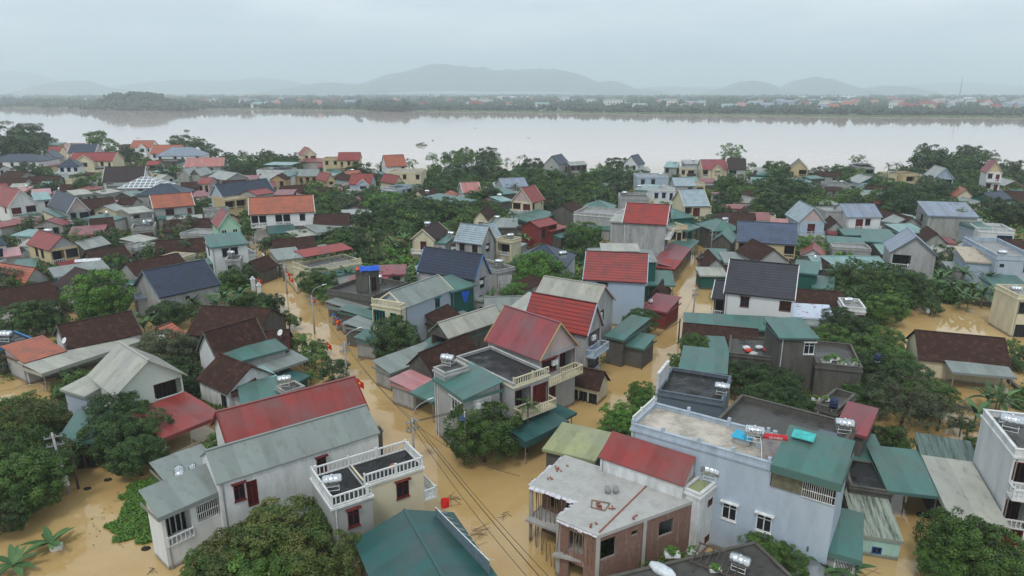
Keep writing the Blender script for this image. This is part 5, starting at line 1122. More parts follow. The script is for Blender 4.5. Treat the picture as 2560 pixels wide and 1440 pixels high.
# hedges
def hedge(pts, w_, z_, lab):
    g = random.Random(len(pts) * 7 + int(pts[0][0])); V = []; F = []; T = []; PS = [P(x, y, .6) for x, y in pts]
    for i in range(len(PS) - 1):
        a, b_ = PS[i], PS[i + 1]; L_ = (b_ - a).length
        for k in range(int(L_ * 260)):
            q = a.lerp(b_, g.random()); q = Vector((q.x + g.uniform(-w_, w_), q.y + g.uniform(-w_, w_), 0)); q.z = z_ * g.random() ** .45 * (1 + .15 * math.sin(q.x * 2.1 + q.y)); nr = Vector((g.gauss(0, 1), g.gauss(0, 1), g.gauss(.6, 1))).normalized(); t1 = nr.orthogonal().normalized() * .11; t2 = nr.cross(t1) * .6; b0 = len(V); V += [q - t1, q - t2, q + t1, q + t2]; F.append((b0, b0 + 1, b0 + 2, b0 + 3)); T.append(g.random())
    c0 = V[0].copy(); me = bpy.data.meshes.new("hedge"); me.from_pydata(V, [], F); setcol(me, T); o = link("hedge", me, LM['m']); tag(o, lab, "hedge")
hedge([(500, 1012), (540, 1030), (600, 1042), (640, 1040)], .55, 1.2, "clipped hedge along the old white house wall")
hedge([(735, 1010), (790, 995), (840, 985), (880, 968)], .6, 1.1, "hedge behind the dull red sheet roof")
hedge([(450, 960), (490, 945), (505, 965), (480, 985)], 1.6, .9, "overgrown green patch beside the mint house balcony")
hedge([(1510, 895), (1530, 898), (1552, 897)], .5, .8, "low weeds at the foot of the stained wall")
# floating plants
g = random.Random(3); poly = pp("395,1190 425,1200 418,1330 395,1350 330,1360 285,1352 275,1318 300,1280 300,1240 330,1210"); V = []; F = []; T = []
xs = [q[0] for q in poly]; ys = [q[1] for q in poly]; k = 0
while k < 9000:
    x, y = g.uniform(min(xs) - .5, max(xs) + .5), g.uniform(min(ys) - .5, max(ys) + .5)
    w = noise.noise(Vector((x * .8, y * .8, 0))) * .7
    if not inside(x + w, y + w, poly): 
        if g.random() > .01: continue
    k += 1; q = Vector((x, y, .02 + g.random() * .22)); nr = Vector((g.gauss(0, .5), g.gauss(0, .5), 1)).normalized(); t1 = nr.orthogonal().normalized() * g.uniform(.06, .12); t1.rotate(Matrix.Rotation(g.uniform(0, 6), 3, nr)); t2 = nr.cross(t1) * .8; b0 = len(V); V += [q - t1, q - t2, q + t1, q + t2]; F.append((b0, b0 + 1, b0 + 2, b0 + 3)); T.append(g.random())
me = bpy.data.meshes.new("floating_plants"); me.from_pydata(V, [], F); setcol(me, T); o = link("floating_plants", me, LM['l']); tag(o, "mat of floating water plants beside the lilac wall house", "water plants", kind='stuff')
# half-drowned bushes in the river
for cx, cy, w, lab in ((75, 313, 50, "widest drowned bush clump in the river at far left"), (16, 307, 26, "small drowned bush at the left edge of the river"), (40, 322, 18, "thin drowned twigs below the widest bush clump"), (248, 333, 22, "drowned bush above the round riverside tree"), (467, 328, 12, "dark small bush clump alone in the river, left part"), (1053, 364, 26, "leafy drowned bush in mid river"), (1082, 352, 6, "tiny dark stump beside the leafy drowned bush")):
    p = P(cx, cy, 0); r = w / 2 * p.length / FPX; root = empty("drowned_bush", (p.x, p.y, 0)); o = link("foliage", CR['far'][int(cx) % 4], None, root, (0, 0, .1)); o.scale = (r, r * .8, min(r * .6, 2.6)); setm(o, LM['o']); tag(root, lab, "bush")
for cx, cy, lab in ((1322, 345, "thin floating branch in mid river"), (345, 345, "floating sticks near the riverside orange roof"), (1188, 321, "faint floating stick far out in the river"), (1912, 303, "floating log near the far bank")):
    p = P(cx, cy, .05); bm = bmesh.new(); bar(bm, (-1.4, 0, 0), (1.3, .3, .1), .16, 5, .06); bar(bm, (-.4, 0, 0), (.5, -.7, .3), .08, 4, .03); o = link("floating_branch", done(bm, "branch"), BARK, None, p); tag(o, lab, "branch")
# ---------------------------------------------------------------- water tanks
def hmesh():
    bm = bmesh.new(); n = 20; rings = [(-.95, .0), (-.93, .3), (-.86, .46), (-.78, .52), (-.5, .52), (-.47, .545), (-.44, .52), (0, .52), (.03, .545), (.06, .52), (.44, .52), (.47, .545), (.5, .52), (.78, .52), (.86, .46), (.93, .3), (.95, 0)]
    prev = None
    for x, r in rings:
        cur = [bm.verts.new((x, math.cos(6.2832 * i / n) * max(r, .01), math.sin(6.2832 * i / n) * max(r, .01) + .95)) for i in range(n)]
        if prev: [bm.faces.new((prev[i], prev[(i + 1) % n], cur[(i + 1) % n], cur[i])) for i in range(n)]
        prev = cur
    bar(bm, (0, 0, 1.45), (0, 0, 1.56), .14, 10); me = done(bm, "tank_body", True); me.materials.append(STEEL)
    bm = bmesh.new()
    for x in (-.6, .6):
        for y in (-.42, .42): bar(bm, (x, y, 0), (x, y, .95), .03, 5)
        bar(bm, (x, -.42, .45), (x, .42, .45), .03, 5)
    for y in (-.42, .42): bar(bm, (-.6, y, .45), (.6, y, .45), .03, 5); bar(bm, (-.6, y, .05), (.6, y, .05), .03, 5); bar(bm, (-.6, y, .9), (.6, y, .9), .03, 5)
    fr = done(bm, "stand"); fr.materials.append(WHITE); return me, fr
def vmesh():
    bm = bmesh.new(); n = 20; prev = None
    for z, r in ((.35, .45), (.35, .5), (.7, .5), (.72, .53), (.75, .5), (1.1, .5), (1.12, .53), (1.15, .5), (1.5, .5), (1.55, .48), (1.68, .2), (1.72, .2), (1.72, .01)):
        cur = [bm.verts.new((math.cos(6.2832 * i / n) * r, math.sin(6.2832 * i / n) * r, z)) for i in range(n)]
        if prev: [bm.faces.new((prev[i], prev[(i + 1) % n], cur[(i + 1) % n], cur[i])) for i in range(n)]
        prev = cur
    me = done(bm, "tank_body", True); me.materials.append(STEEL); bm = bmesh.new()
    for a in range(4): x, y = math.cos(a * 1.571 + .8) * .42, math.sin(a * 1.571 + .8) * .42; bar(bm, (x, y, 0), (x, y, .36), .03, 5)
    bar(bm, (0, 0, .3), (0, 0, .35), .48, 12); fr = done(bm, "stand"); fr.materials.append(WHITE); return me, fr
HT, VT = hmesh(), vmesh()
def text(txt, size, mat, parent, loc, rot, ext=.004):
    c = bpy.data.curves.new("lettering", 'FONT'); c.body = txt; c.size = size; c.extrude = ext; c.align_x = 'CENTER'; c.align_y = 'CENTER'; c.materials.append(mat)
    o = bpy.data.objects.new("lettering", c); COL.objects.link(o); o.parent = parent; me = bpy.data.meshes.new_from_object(o.evaluated_get(bpy.context.evaluated_depsgraph_get())); bpy.data.objects.remove(o)
    o = link("lettering", me, mat, parent, loc); o.rotation_euler = rot; return o
def tank(px, py, z, yaw=0, k='h', sc=1.0, lab=None, col=None):
    """px,py: centre of the stand's foot on a roof at height z"""
    if lab is None:
        best = None
        for i, (x, y, ux, uy, Lx, D, zz) in enumerate(FP):
            zq = zz + FR2[i]; p = P(px, py, zq); a = (p.x - x) * ux + (p.y - y) * uy; b_ = -(p.x - x) * uy + (p.y - y) * ux
            if -.8 < a < Lx + .8 and -.8 < b_ < D + .8 and (best is None or zq > best[0]): best = (zq, max(.6, min(Lx - .6, a)), max(.5, min(D - .5, b_)), x, y, ux, uy)
        if best is None: return
        zq, a, b_, x, y, ux, uy = best; px, py, _f = proj((x + ux * a - uy * b_, y + uy * a + ux * b_, zq)); z = zq
    p = P(px, py, z); root = empty("water_tank", p, R(yaw)); a, f = HT if k == 'h' else VT; o = link("tank_body", a, None, root); o2 = link("stand", f, None, root)
    sc *= .8; o.scale = o2.scale = (sc,) * 3
    if col: setm(o, col)
    root['category'] = 'water tank'; root['group'] = 'steel water tanks on the roofs'; root['label'] = lab or autolabel("steel water tank" if k == 'h' else "upright water tank", proj(p)); return root
NV = plain("navy_plastic", (.02, .035, .09), .5)
tank(1119, 912, 7.5, -20, lab="steel tank on the tall whitish block"); tank(832, 1222, 5.95, 15, lab="steel tank with blue label on the black roof deck")
t1 = tank(452, 1203, 4.9, -60, lab="larger of two steel tanks behind the balcony roof"); tank(486, 1190, 4.9, -60, 'h', .8, lab="smaller of two steel tanks behind the balcony roof")
tk_ = tank(1884, 1100, 9.1, -20, lab="tank with black lettering above the beige terrace"); text("TANMY", .34, FR['k'], tk_, (0, -.555, .98), (R(90), 0, 0))
tank(2108, 1080, 8.1, -15, lab="tank at the corner of the big wet deck"); tank(1804, 985, 6.3, -25, lab="shiny tank on the black roof with white end wall")
tank(2082, 1026, 5.4, 0, 'v', .95, "navy upright tank near the potted deck plants", NV); tank(1776, 1198, 5.8, -30, lab="steel tank squeezed beside the blue-grey wall")
tank(1848, 1424, 2.7, -35, lab="steel tank on the dark bottom terrace"); tank(2524, 1075, 8.1, -35, 'h', 1.15, "striped steel tank on the right-hand white house"); tank(2192, 905, 4.3, 0, 'v', .8, "white-topped navy tank among leaves", NV)
tank(712, 964, 4.1, 20, lab="steel tank raised on the concrete tank block"); tank(2538, 734, 6.2, -20); tank(2504, 641, 6.6, -15); tank(2280, 640, 6.6, 0, 'v', .8); tank(2022, 655, 4.6, 0, 'v', 1); tank(2119, 760, 3.6, 0, 'h', .9)
tank(1256, 662, 6, -10); tank(1276, 597, 5.2, 20); tank(1416, 644, 6.2, 20); tank(1055, 566, 6.2, 0); tank(352, 744, 4.4, 0, 'v', 1); tank(17, 852, 3.2, 0, 'h', 1.2); tank(567, 640, 5.4, -25); tank(948, 704, 4.6, 20, 'h', 1.1); tank(958, 660, 4.6, 0, 'v', 1.1)
for q in ((979, 464, 5.2), (881, 430, 4), (690, 424, 5.6), (1409, 402, 7.2), (1651, 441, 6.2), (1687, 410, 6.6), (1733, 405, 6.6), (1561, 488, 5.8), (1667, 500, 5.6), (1689, 508, 6), (1597, 472, 5.6), (2103, 460, 4.8), (2230, 435, 5.4), (2281, 428, 6), (2479, 560, 5.4), (665, 470, 7), (268, 420, 4.6), (180, 382, 5.4), (125, 358, 5.8), (1068, 484, 4.4), (752, 458, 4.4), (902, 562, 4.2), (122, 586, 4), (375, 560, 4.4), (1812, 556, 5.4), (1520, 576, 6), (1243, 548, 4), (316, 415, 4.4), (1250, 493, 4.2), (1130, 590, 4)): tank(q[0], q[1], q[2], (q[0] * 13) % 90 - 45)
for q in ((269, 540, 5), (362, 565, 4.4), (385, 578, 4.2), (150, 478, 4), (78, 472, 3.8), (24, 660, 4.4)): tank(q[0], q[1], q[2], 0, 'v', 1)
# ---------------------------------------------------------------- poles, lamps, cables
GR = plain("concrete_pole", (.34, .34, .33), .8)
def pole(px, py, H, lab, lean=0, lamp=None, cross=True, mat=None, box_=False, r=.14):
    p = P(px, py, 0); root = empty("utility_pole", (p.x, p.y, 0), R(30)); root.rotation_euler.y = R(lean); bm = bmesh.new(); bar(bm, (0, 0, -1), (0, 0, H), r, 8, r * .7); link("shaft", done(bm, "shaft", True), mat or GR, root)
    if cross:
        bm = bmesh.new()
        for z_ in (H - .5, H - 1.3): box(bm, -.7, -.05, z_, .7, .05, z_ + .08); [bar(bm, (x, 0, z_ + .08), (x, 0, z_ + .28), .05, 6) for x in (-.6, -.2, .2, .6)]
        link("crossarm", done(bm, "crossarm"), GALV, root)
        bm = bmesh.new(); g_ = random.Random(int(px))
        for k in range(9):
            c = Vector((g_.uniform(-.3, .3), .12, H - 1.2 + g_.uniform(-.4, .4))); rr = g_.uniform(.2, .38)
            for i in range(10):
                a, b_ = i * .628, (i + 1) * .628; bar(bm, c + Vector((math.cos(a) * rr, .02 * k, math.sin(a) * rr)), c + Vector((math.cos(b_) * rr, .02 * k, math.sin(b_) * rr)), .012, 3)
        link("coiled_cable", done(bm, "coil"), FR['k'], root)
    if box_:
        bm = bmesh.new(); box(bm, -.3, -.42, 1.0, .3, -.15, 1.9); box(bm, -.25, -.38, 2.9, .22, -.15, 3.4); link("meter_box", done(bm, "box"), WHITE, root)
    if lamp is not None:
        a = R(lamp) - R(30); d = Vector((math.cos(a), math.sin(a), 0)); bm = bmesh.new(); q = Vector((0, 0, H - .3)); pts_ = [q, q + Vector((0, 0, .9)) + d * .15, q + Vector((0, 0, 1.4)) + d * .7, q + Vector((0, 0, 1.7)) + d * 1.8]
        for i in range(3): bar(bm, pts_[i], pts_[i + 1], .035, 6)
        link("lamp_arm", done(bm, "arm"), GALV, root); bm = bmesh.new(); bar(bm, pts_[3] - d * .1, pts_[3] + d * .55 + Vector((0, 0, .05)), .09, 6, .05); link("lamp_head", done(bm, "head"), WHITE, root)
    root['category'] = 'utility pole'; root['label'] = lab; return Matrix.Translation(root.location) @ root.rotation_euler.to_matrix().to_4x4() @ Vector((0, 0, H - .4))
PA = pole(1036, 1166, 5.2, "street pole with coiled wires beside the black deck", 0, 35)
PB = pole(868, 955, 5.4, "pole tangled with cables at the street corner", 0, 30); PC = pole(787, 835, 6, "lamp pole by the narrow flooded street", 0, 30); PD = pole(718, 735, 5.6, "pole beside the gate pillars", 0, 30)
PE = pole(172, 1234, 6.2, "pole with white meter boxes in the left flood", -3, None, True, None, True)
bm = bmesh.new(); PF = pole(196, 1222, 4.2, "bare wooden post beside the meter-box pole", 0, None, False, BARK, False, .12)
PG = pole(1696, 855, 3.6, "short black pole in the right-hand lane", 0, None, False, FR['k'], False, .12); PH_ = pole(1731, 798, 5.2, "leaning pole near the black-tiled white house", 3, None, True, GR)
PI = pole(1748, 690, 5, "dark pole carrying a transformer in the lane", 0, None, True, FR['k']); PJ = pole(1776, 640, 6, "far pole at the start of the right-hand lane", 0, None, True, GR); PK = pole(643, 655, 5.6, "thin pole beside the white villa wall", 0, 20)
PL = pole(1604, 925, 1.2, "drowned marker post in the lane", 0, None, False, FR['k'], False, .06)
def pix(x, y, z): return P(x, y, z)
def cable(a, b_, sag, lab, r=.02):
    bm = bmesh.new(); a, b_ = Vector(a), Vector(b_); n_ = 16; pr = a
    for i in range(1, n_ + 1):
        t_ = i / n_; q = a.lerp(b_, t_) - Vector((0, 0, sag * 4 * t_ * (1 - t_))); bar(bm, pr, q, r, 4); pr = q
    o = link("power_cable", done(bm, "cable"), FR['k']); tag(o, lab, "cable", "overhead cables")
O = Vector((.25, 0, .1))
cable(PA, PB, .5, "cable along the main street near the red roof"); cable(PA + O, PB + O, .8, "lower slack cable beside the red roof street")
cable(PB, PC, .4, "cable from the tangled pole to the lamp pole"); cable(PC, PD, .3, "cable from the lamp pole to the gate pillars"); cable(PD, PK, .3, "cable toward the white villa wall")
NEAR = P(1400, 1500, 5); cable(PA, NEAR, .3, "thick cable crossing the junction to the bottom edge", .03); cable(PA + O, NEAR + Vector((.4, .2, .2)), .5, "thinner cable running to the bottom edge"); cable(PA - O, NEAR - Vector((.6, 0, .2)), .7, "slack cable running to the bottom edge")
cable(PG, PH_, .2, "cable between the short black pole and leaning pole"); cable(PH_, PI, .3, "cable up the right-hand lane"); cable(PI, PJ, .3, "farthest cable in the right-hand lane")
cable(PG, PA, 1.6, "long sagging cable across the flooded junction", .03); cable(PG + O, PA - O, 2.0, "second sagging cable across the flooded junction", .025); cable(PA, P(1300, 1190, 5), .8, "cable from the coiled pole to the unfinished building")
# ---------------------------------------------------------------- unfinished building
def px_prism(bm, pts, z1, z0, z=None):
    q = [P(x, y, z1 if z is None else z) for x, y in pts]; top = [bm.verts.new((v.x, v.y, z1)) for v in q]; bot = [bm.verts.new((v.x, v.y, z0)) for v in q]
    a = sum((q[i].x * q[(i + 1) % len(q)].y - q[(i + 1) % len(q)].x * q[i].y) for i in range(len(q)))
    if a < 0: top.reverse(); bot.reverse()
    bm.faces.new(top); bm.faces.new(bot[::-1])
    for i in range(len(q)): j = (i + 1) % len(q); bm.faces.new((bot[i], bot[j], top[j], top[i]))
ZS = 5.0
BRICK = None
m, t, b = newmat("raw_brick"); g_ = N(t, "ShaderNodeTexCoord").outputs['Object']; gp = N(t, "ShaderNodeNewGeometry").outputs['Position']
bt = N(t, "ShaderNodeTexBrick"); bt.inputs['Scale'].default_value = 2.4; bt.inputs['Color1'].default_value = (.15, .055, .038, 1); bt.inputs['Color2'].default_value = (.23, .10, .07, 1); bt.inputs['Mortar'].default_value = (.22, .19, .165, 1); bt.inputs['Mortar Size'].default_value = .03
t.links.new(N(t, "ShaderNodeUVMap").outputs[0], bt.inputs[0]); c = mixc(t, noi(t, gp, 1.5, 6, .75, (2.5, 2.5, .2), .56, .70), bt.outputs[0], (.32, .30, .27)); t.links.new(c, b.inputs['Base Color']); b.inputs['Roughness'].default_value = .9; BRICK = m
c0 = P(1495, 1339, ZS); UB = empty("unfinished_house", (c0.x, c0.y, 0)); tag(UB, "unfinished brick house with bare concrete roof slab", "building")
def ub(name, bm, mat, par=None):
    me = done(bm, name); me.transform(Matrix.Translation((-c0.x, -c0.y, 0))); return link(name, me, mat, par or UB)
bm = bmesh.new(); px_prism(bm, [(1412, 1137), (1748, 1247), (1495, 1339), (1390, 1296), (1445, 1254), (1323, 1213)], ZS, ZS - .28); ub("roof_slab", bm, wallmat((.40, .395, .375), .45))
def lift(x, y, z=ZS): v = P(x, y, z); return Vector((v.x, v.y, 0))
cor = {k: lift(*v) for k, v in dict(a=(1412, 1140), b=(1745, 1247), c=(1496, 1336), d=(1396, 1294), e=(1448, 1254), f=(1327, 1213)).items()}
def wallrun(bm, p, q, z0, z1, holes=(), th=.2):
    u = (q - p); L_ = u.length; u.normalize(); nrm = Vector((u.y, -u.x, 0)); l = bm.loops.layers.uv.verify()
    xs = sorted({0, L_, *[h_[0] for h_ in holes], *[h_[1] for h_ in holes]}); zs = sorted({z0, z1, *[h_[2] for h_ in holes], *[h_[3] for h_ in holes]})
    for i in range(len(xs) - 1):
        for j in range(len(zs) - 1):
            cx, cz = (xs[i] + xs[i + 1]) / 2, (zs[j] + zs[j + 1]) / 2
            if any(h_[0] < cx < h_[1] and h_[2] < cz < h_[3] for h_ in holes): continue
            for off in (0, th):
                pts_ = [p + u * x - nrm * off + Vector((0, 0, z_)) for x, z_ in ((xs[i], zs[j]), (xs[i + 1], zs[j]), (xs[i + 1], zs[j + 1]), (xs[i], zs[j + 1]))]
                face(bm, pts_ if off == 0 else pts_[::-1], [(xs[i], zs[j]), (xs[i + 1], zs[j]), (xs[i + 1], zs[j + 1]), (xs[i], zs[j + 1])])
    for x0, x1, a0, a1 in holes:
        for (xa, za), (xb, zb) in (((x0, a0), (x0, a1)), ((x0, a1), (x1, a1)), ((x1, a1), (x1, a0)), ((x1, a0), (x0, a0))):
            A_, B_ = p + u * xa + Vector((0, 0, za)), p + u * xb + Vector((0, 0, zb)); face(bm, [A_, B_, B_ - nrm * th, A_ - nrm * th], [(0, 0)] * 4)
zt = ZS - .29; LL = (cor['b'] - cor['c']).length
bm = bmesh.new(); wallrun(bm, cor['c'], cor['b'], -1, zt, [(.25, 1.6, 2.7, 4.35), (LL * .60, LL * .60 + 1.4, 2.8, 4.1), (LL * .32, LL * .32 + .6, 3.8, 4.2)]); ub("brick_wall", bm, BRICK)
bm = bmesh.new(); wallrun(bm, cor['d'], cor['c'], -1, zt, [(.9, 2.2, 2.7, 4.35), (.9, 2.2, -.5, 1.7)]); wallrun(bm, cor['e'] + Vector((.4, 1.0, 0)), cor['e'] + (cor['d'] - cor['e']) * .95 + Vector((.6, .9, 0)), -1, zt, [(.5, 1.4, 2.6, 4.3)]); ub("brick_wall", bm, BRICK)
bm = bmesh.new(); q1, q2 = cor['f'] + Vector((1.0, 1.1, 0)), cor['e'] + Vector((.6, 1.0, 0)); wallrun(bm, q1, q2, -1, zt, [(.6, 1.5, 2.6, 4.3), (2.3, 3.3, 2.6, 4.4), (1.6, 2.9, -.5, 1.7)]); wallrun(bm, cor['a'] + Vector((.3, -.3, 0)), q1, -1, zt, []); ub("brick_wall", bm, BRICK)
bm = bmesh.new(); wallrun(bm, cor['b'], cor['a'], -1, zt, []); ub("brick_wall", bm, BRICK)
bm = bmesh.new(); ds = Vector((0, 0, 0)); pl = [cor['f'], cor['e'], cor['d'], cor['c'] + Vector((.3, .3, 0)), cor['a']]
vt = [bm.verts.new((v.x - (.45 if i < 3 else 0), v.y - (.45 if i < 3 else 0), 2.2)) for i, v in enumerate(pl)]; vb = [bm.verts.new((v.co.x, v.co.y, 2.0)) for v in vt]; bm.faces.new(vt); bm.faces.new(vb[::-1]); [bm.faces.new((vb[i], vb[(i + 1) % 5], vt[(i + 1) % 5], vt[i])) for i in range(5)]; bmesh.ops.recalc_face_normals(bm, faces=bm.faces); ub("floor_slab", bm, CONC)
for k in 'fedcab':
    bm = bmesh.new(); v = cor[k]; d_ = (Vector((cor['c'].x, cor['a'].y, 0)) * 0 + sum((cor[q] for q in 'abcdef'), Vector()) / 6 - v).normalized() * .02; x, y = v.x + d_.x, v.y + d_.y; box(bm, x - .14, y - .14, -1, x + .14, y + .14, zt - .004); ub("column", bm, CONC)
bm = bmesh.new(); v = cor['c'].lerp(cor['b'], .45); box(bm, v.x - .12, v.y - .16, -1, v.x + .12, v.y + .1, zt - .004); ub("column", bm, CONC)
BAM = plain("bamboo", (.23, .15, .085), .7); g = random.Random(8)
def props(p, q, n_, z0, z1, sp=.12):
    for i in range(n_):
        bm = bmesh.new(); a = p.lerp(q, (i + .5) / n_ + g.uniform(-.02, .02)); o1 = Vector((g.uniform(-sp, sp), g.uniform(-sp, sp), 0)); o2 = Vector((g.uniform(-sp, sp), g.uniform(-sp, sp), 0)); bar(bm, a + o1 + Vector((0, 0, z0)), a + o2 + Vector((0, 0, z1)), .035, 5); ub("bamboo_prop", bm, BAM)
props(cor['f'], cor['e'], 13, 2.21, zt); props(cor['e'], cor['d'], 5, 2.21, zt); props(cor['d'], cor['c'], 10, 2.21, zt, .2); props(cor['f'], cor['d'], 10, -1, 1.99, .2); props(cor['f'], cor['f'] + (cor['a'] - cor['f']) * .2, 4, -1, zt, .2)
TIN = plain("white_formwork_sheet", (.55, .53, .56), .5)
for p, q in ((cor['f'], cor['e']), (cor['e'], cor['d']), (cor['d'], cor['c']), (cor['f'], cor['a'])):
    bm = bmesh.new(); n_ = 9
    for i in range(n_):
        a, b_ = p.lerp(q, i / n_), p.lerp(q, (i + .93) / n_); nr = Vector(((q - p).y, -(q - p).x, 0)).normalized()
        if nr.dot(p - cor['b']) < 0: nr = -nr
        w = g.uniform(.2, .42); zz = g.uniform(-.06, .02); face(bm, [a + Vector((0, 0, ZS + .01)), b_ + Vector((0, 0, ZS + .01)), b_ + nr * w + Vector((0, 0, ZS - .1 + zz)), a + nr * w + Vector((0, 0, ZS - .1 + zz))]); face(bm, [a + Vector((0, 0, ZS - .02)), a + nr * w + Vector((0, 0, ZS - .13 + zz)), b_ + nr * w + Vector((0, 0, ZS - .13 + zz)), b_ + Vector((0, 0, ZS - .02))])
    ub("formwork_edge", bm, TIN)
# rows of bricks laid on the slab, buckets, bricks
RB = plain("loose_brick", (.28, .10, .07), .9)
bm = bmesh.new()
for (x0, y0, x1, y1) in ((1508, 1175, 1620, 1212), (1620, 1212, 1498, 1332)):
    a, b_ = P(x0, y0, ZS), P(x1, y1, ZS); L_ = (b_ - a).length; n_ = int(L_ / .26); ang = math.atan2((b_ - a).y, (b_ - a).x)
    for i in range(n_):
        v = a.lerp(b_, (i + .5) / n_); box(bm, -.11, -.05, 0, .11, .05, .07, Matrix.Translation((v.x, v.y, ZS + .004)) @ Matrix.Rotation(ang + g.uniform(-.08, .08), 4, 'Z'))
o = link("brick_line", done(bm, "bricks"), RB); tag(o, "lines of loose bricks laid across the bare slab", "bricks")
bm = bmesh.new()
for (cx, cy, n_) in ((1400, 1175, 7), (1375, 1198, 4), (1500, 1268, 16), (1524, 1272, 4), (1586, 1295, 4), (1488, 1318, 5), (1680, 1228, 3)):
    for i in range(n_):
        v = P(cx, cy, ZS) + Vector((g.gauss(0, .22), g.gauss(0, .22), 0)); box(bm, -.1, -.05, 0, .1, .05, .07, Matrix.Translation((v.x, v.y, ZS + .005 + .07 * (i % 2))) @ Matrix.Rotation(g.uniform(0, 3), 4, 'Z'))
o = link("loose_bricks", done(bm, "bricks"), RB); tag(o, "scattered broken bricks on the bare slab", "bricks", kind='stuff')
def lathe(prof, n_=14):
    bm = bmesh.new(); prev = None
    for r_, z_ in prof:
        cur = [bm.verts.new((math.cos(6.2832 * i / n_) * r_, math.sin(6.2832 * i / n_) * r_, z_)) for i in range(n_)]
        if prev: [bm.faces.new((prev[i], prev[(i + 1) % n_], cur[(i + 1) % n_], cur[i])) for i in range(n_)]
        prev = cur
    return bm
BK = done(lathe([(.01, .02), (.17, .02), (.22, .42), (.19, .42), (.15, .06), (.01, .06)]), "bucket", True)
for x, y, lb in ((1519, 1232, "grey bucket left of its pair on the slab"), (1539, 1232, "grey bucket right of its pair on the slab")):
    v = P(x, y, ZS + .01); o = link("bucket", BK, plain("grey_plastic", (.3, .3, .3), .6), None, v); o.scale = (1.2,) * 3; tag(o, lb, "bucket")
bm = bmesh.new()
for x0, y0, x1, y1 in ((1480, 1250, 1525, 1258), (1525, 1258, 1512, 1276), (1512, 1276, 1478, 1268), (1478, 1268, 1480, 1250)):
    bar(bm, P(x0, y0, ZS + .06), P(x1, y1, ZS + .06), .05, 5)
o = link("slab_hatch_rim", done(bm, "rim"), BAM); tag(o, "square wooden frame lying on the bare slab", "frame")
# ---------------------------------------------------------------- blue-grey house roof terrace
z9 = 8.4; A9, B9, C9 = P(1579, 1069, z9), P(2094, 1217, z9), None; u9 = (B9 - A9).normalized(); v9 = Vector((-u9.y, u9.x, 0)); L9 = (B9 - A9).length; D9 = abs((P(1625, 1013, z9) - A9).dot(v9)); yaw9 = math.atan2(u9.y, u9.x)
def at9(x, y, z=0): w = A9 + u9 * x + v9 * y; return Vector((w.x, w.y, z9 + z))
rb_ = Matrix.Translation((0, 0, 0))
def hp(name, bm, mat):   # parts of the blue-grey house in its own axes
    return link(name, done(bm, name), mat, PH)
bm = bmesh.new()
for x in (.09, L9 * .17, L9 * .36, L9 * .53, L9 * .70): box(bm, x - .12, -.02, z9, x + .12, .22, z9 + .75)
hp("parapet_post", bm, wm('P')); bm = bmesh.new()
for x in (.09, L9 * .2, L9 * .42, L9 * .62): box(bm, x - .12, D9 - .22, z9, x + .12, D9 + .02, z9 + .8)
hp("parapet_post", bm, wm('P'))
bm = bmesh.new(); rail_mesh(bm, D9 - .3, .9); o = link("balustrade", done(bm, "balustrade"), wm('W', .15), PH, (-.05, D9 - .15, z9 + .05), R(270))
x0 = L9 * .715; zc = z9 + .55   # green roofed loggia at the right end
bm = bmesh.new(); slab(bm, [(x0, -.5, zc), (L9 + .25, -.5, zc), (L9 + .25, D9 + .1, zc + .9), (x0, D9 + .1, zc + .9)], .08); box(bm, x0, -.54, zc - .62, L9 + .25, -.503, zc - .02); box(bm, L9 + .253, -.5, zc - .62, L9 + .29, D9, zc - .02); hp("loggia_roof", bm, rm('t'))
bm = bmesh.new(); 
for i in range(26): x = x0 + .1 + (L9 - x0 - .3) * .5 * i / 26; box(bm, x, -.12, z9 - 1.4, x + .1, -.06, zc - .5)
hp("slatted_screen", bm, plain("weathered_slats", (.16, .15, .1), .8)); bm = bmesh.new()
for i in range(15): x = x0 + (L9 - x0) * .5 + (L9 - x0 - .2) * .5 * i / 15; box(bm, x, -.12, z9 - 1.5, x + .035, -.08, zc - .5)
for z_ in (z9 - 1.5, z9 - .9, z9 - .3): box(bm, x0 + (L9 - x0) * .5, -.125, z_, L9, -.085, z_ + .04)
hp("window_grille", bm, WHITE); bm = bmesh.new(); box(bm, x0 + .02, -.05, z9 - 1.45, L9 - .05, -.012, zc - .45); hp("painted_dark_opening", bm, DARK)  # black box on the wall, shade behind slats and grille put into its colour
# solar heater
p = at9(L9 * .69, D9 * .42, .05); SHt = empty("solar_water_heater", p, yaw9 + R(20)); tag(SHt, "red solar water heater with slanting glass tubes", "solar heater")
bm = bmesh.new(); bar(bm, (-.95, .6, 1.15), (.95, .6, 1.15), .24, 16); RDm = plain("red_enamel", (.45, .02, .03), .35); o = link("drum", done(bm, "drum", False), RDm, SHt)
text("OLYMPIC", .24, WHITE, SHt, (.1, .355, 1.17), (R(78), 0, 0)); bm = bmesh.new()
for i in range(18): x = -.85 + 1.7 * i / 17; bar(bm, (x, -1.1, .1), (x, .5, 1.1), .033, 6)
link("glass_tubes", done(bm, "tubes"), plain("grey_tube", (.25, .22, .22), .3), SHt); bm = bmesh.new()
for x in (-.95, .95): bar(bm, (x, -1.2, .05), (x, .55, 1.05), .03, 5); bar(bm, (x, .6, 0), (x, .6, .95), .03, 5)
bar(bm, (-.95, -1.2, .05), (.95, -1.2, .05), .03, 5); link("stand", done(bm, "stand"), WHITE, SHt)
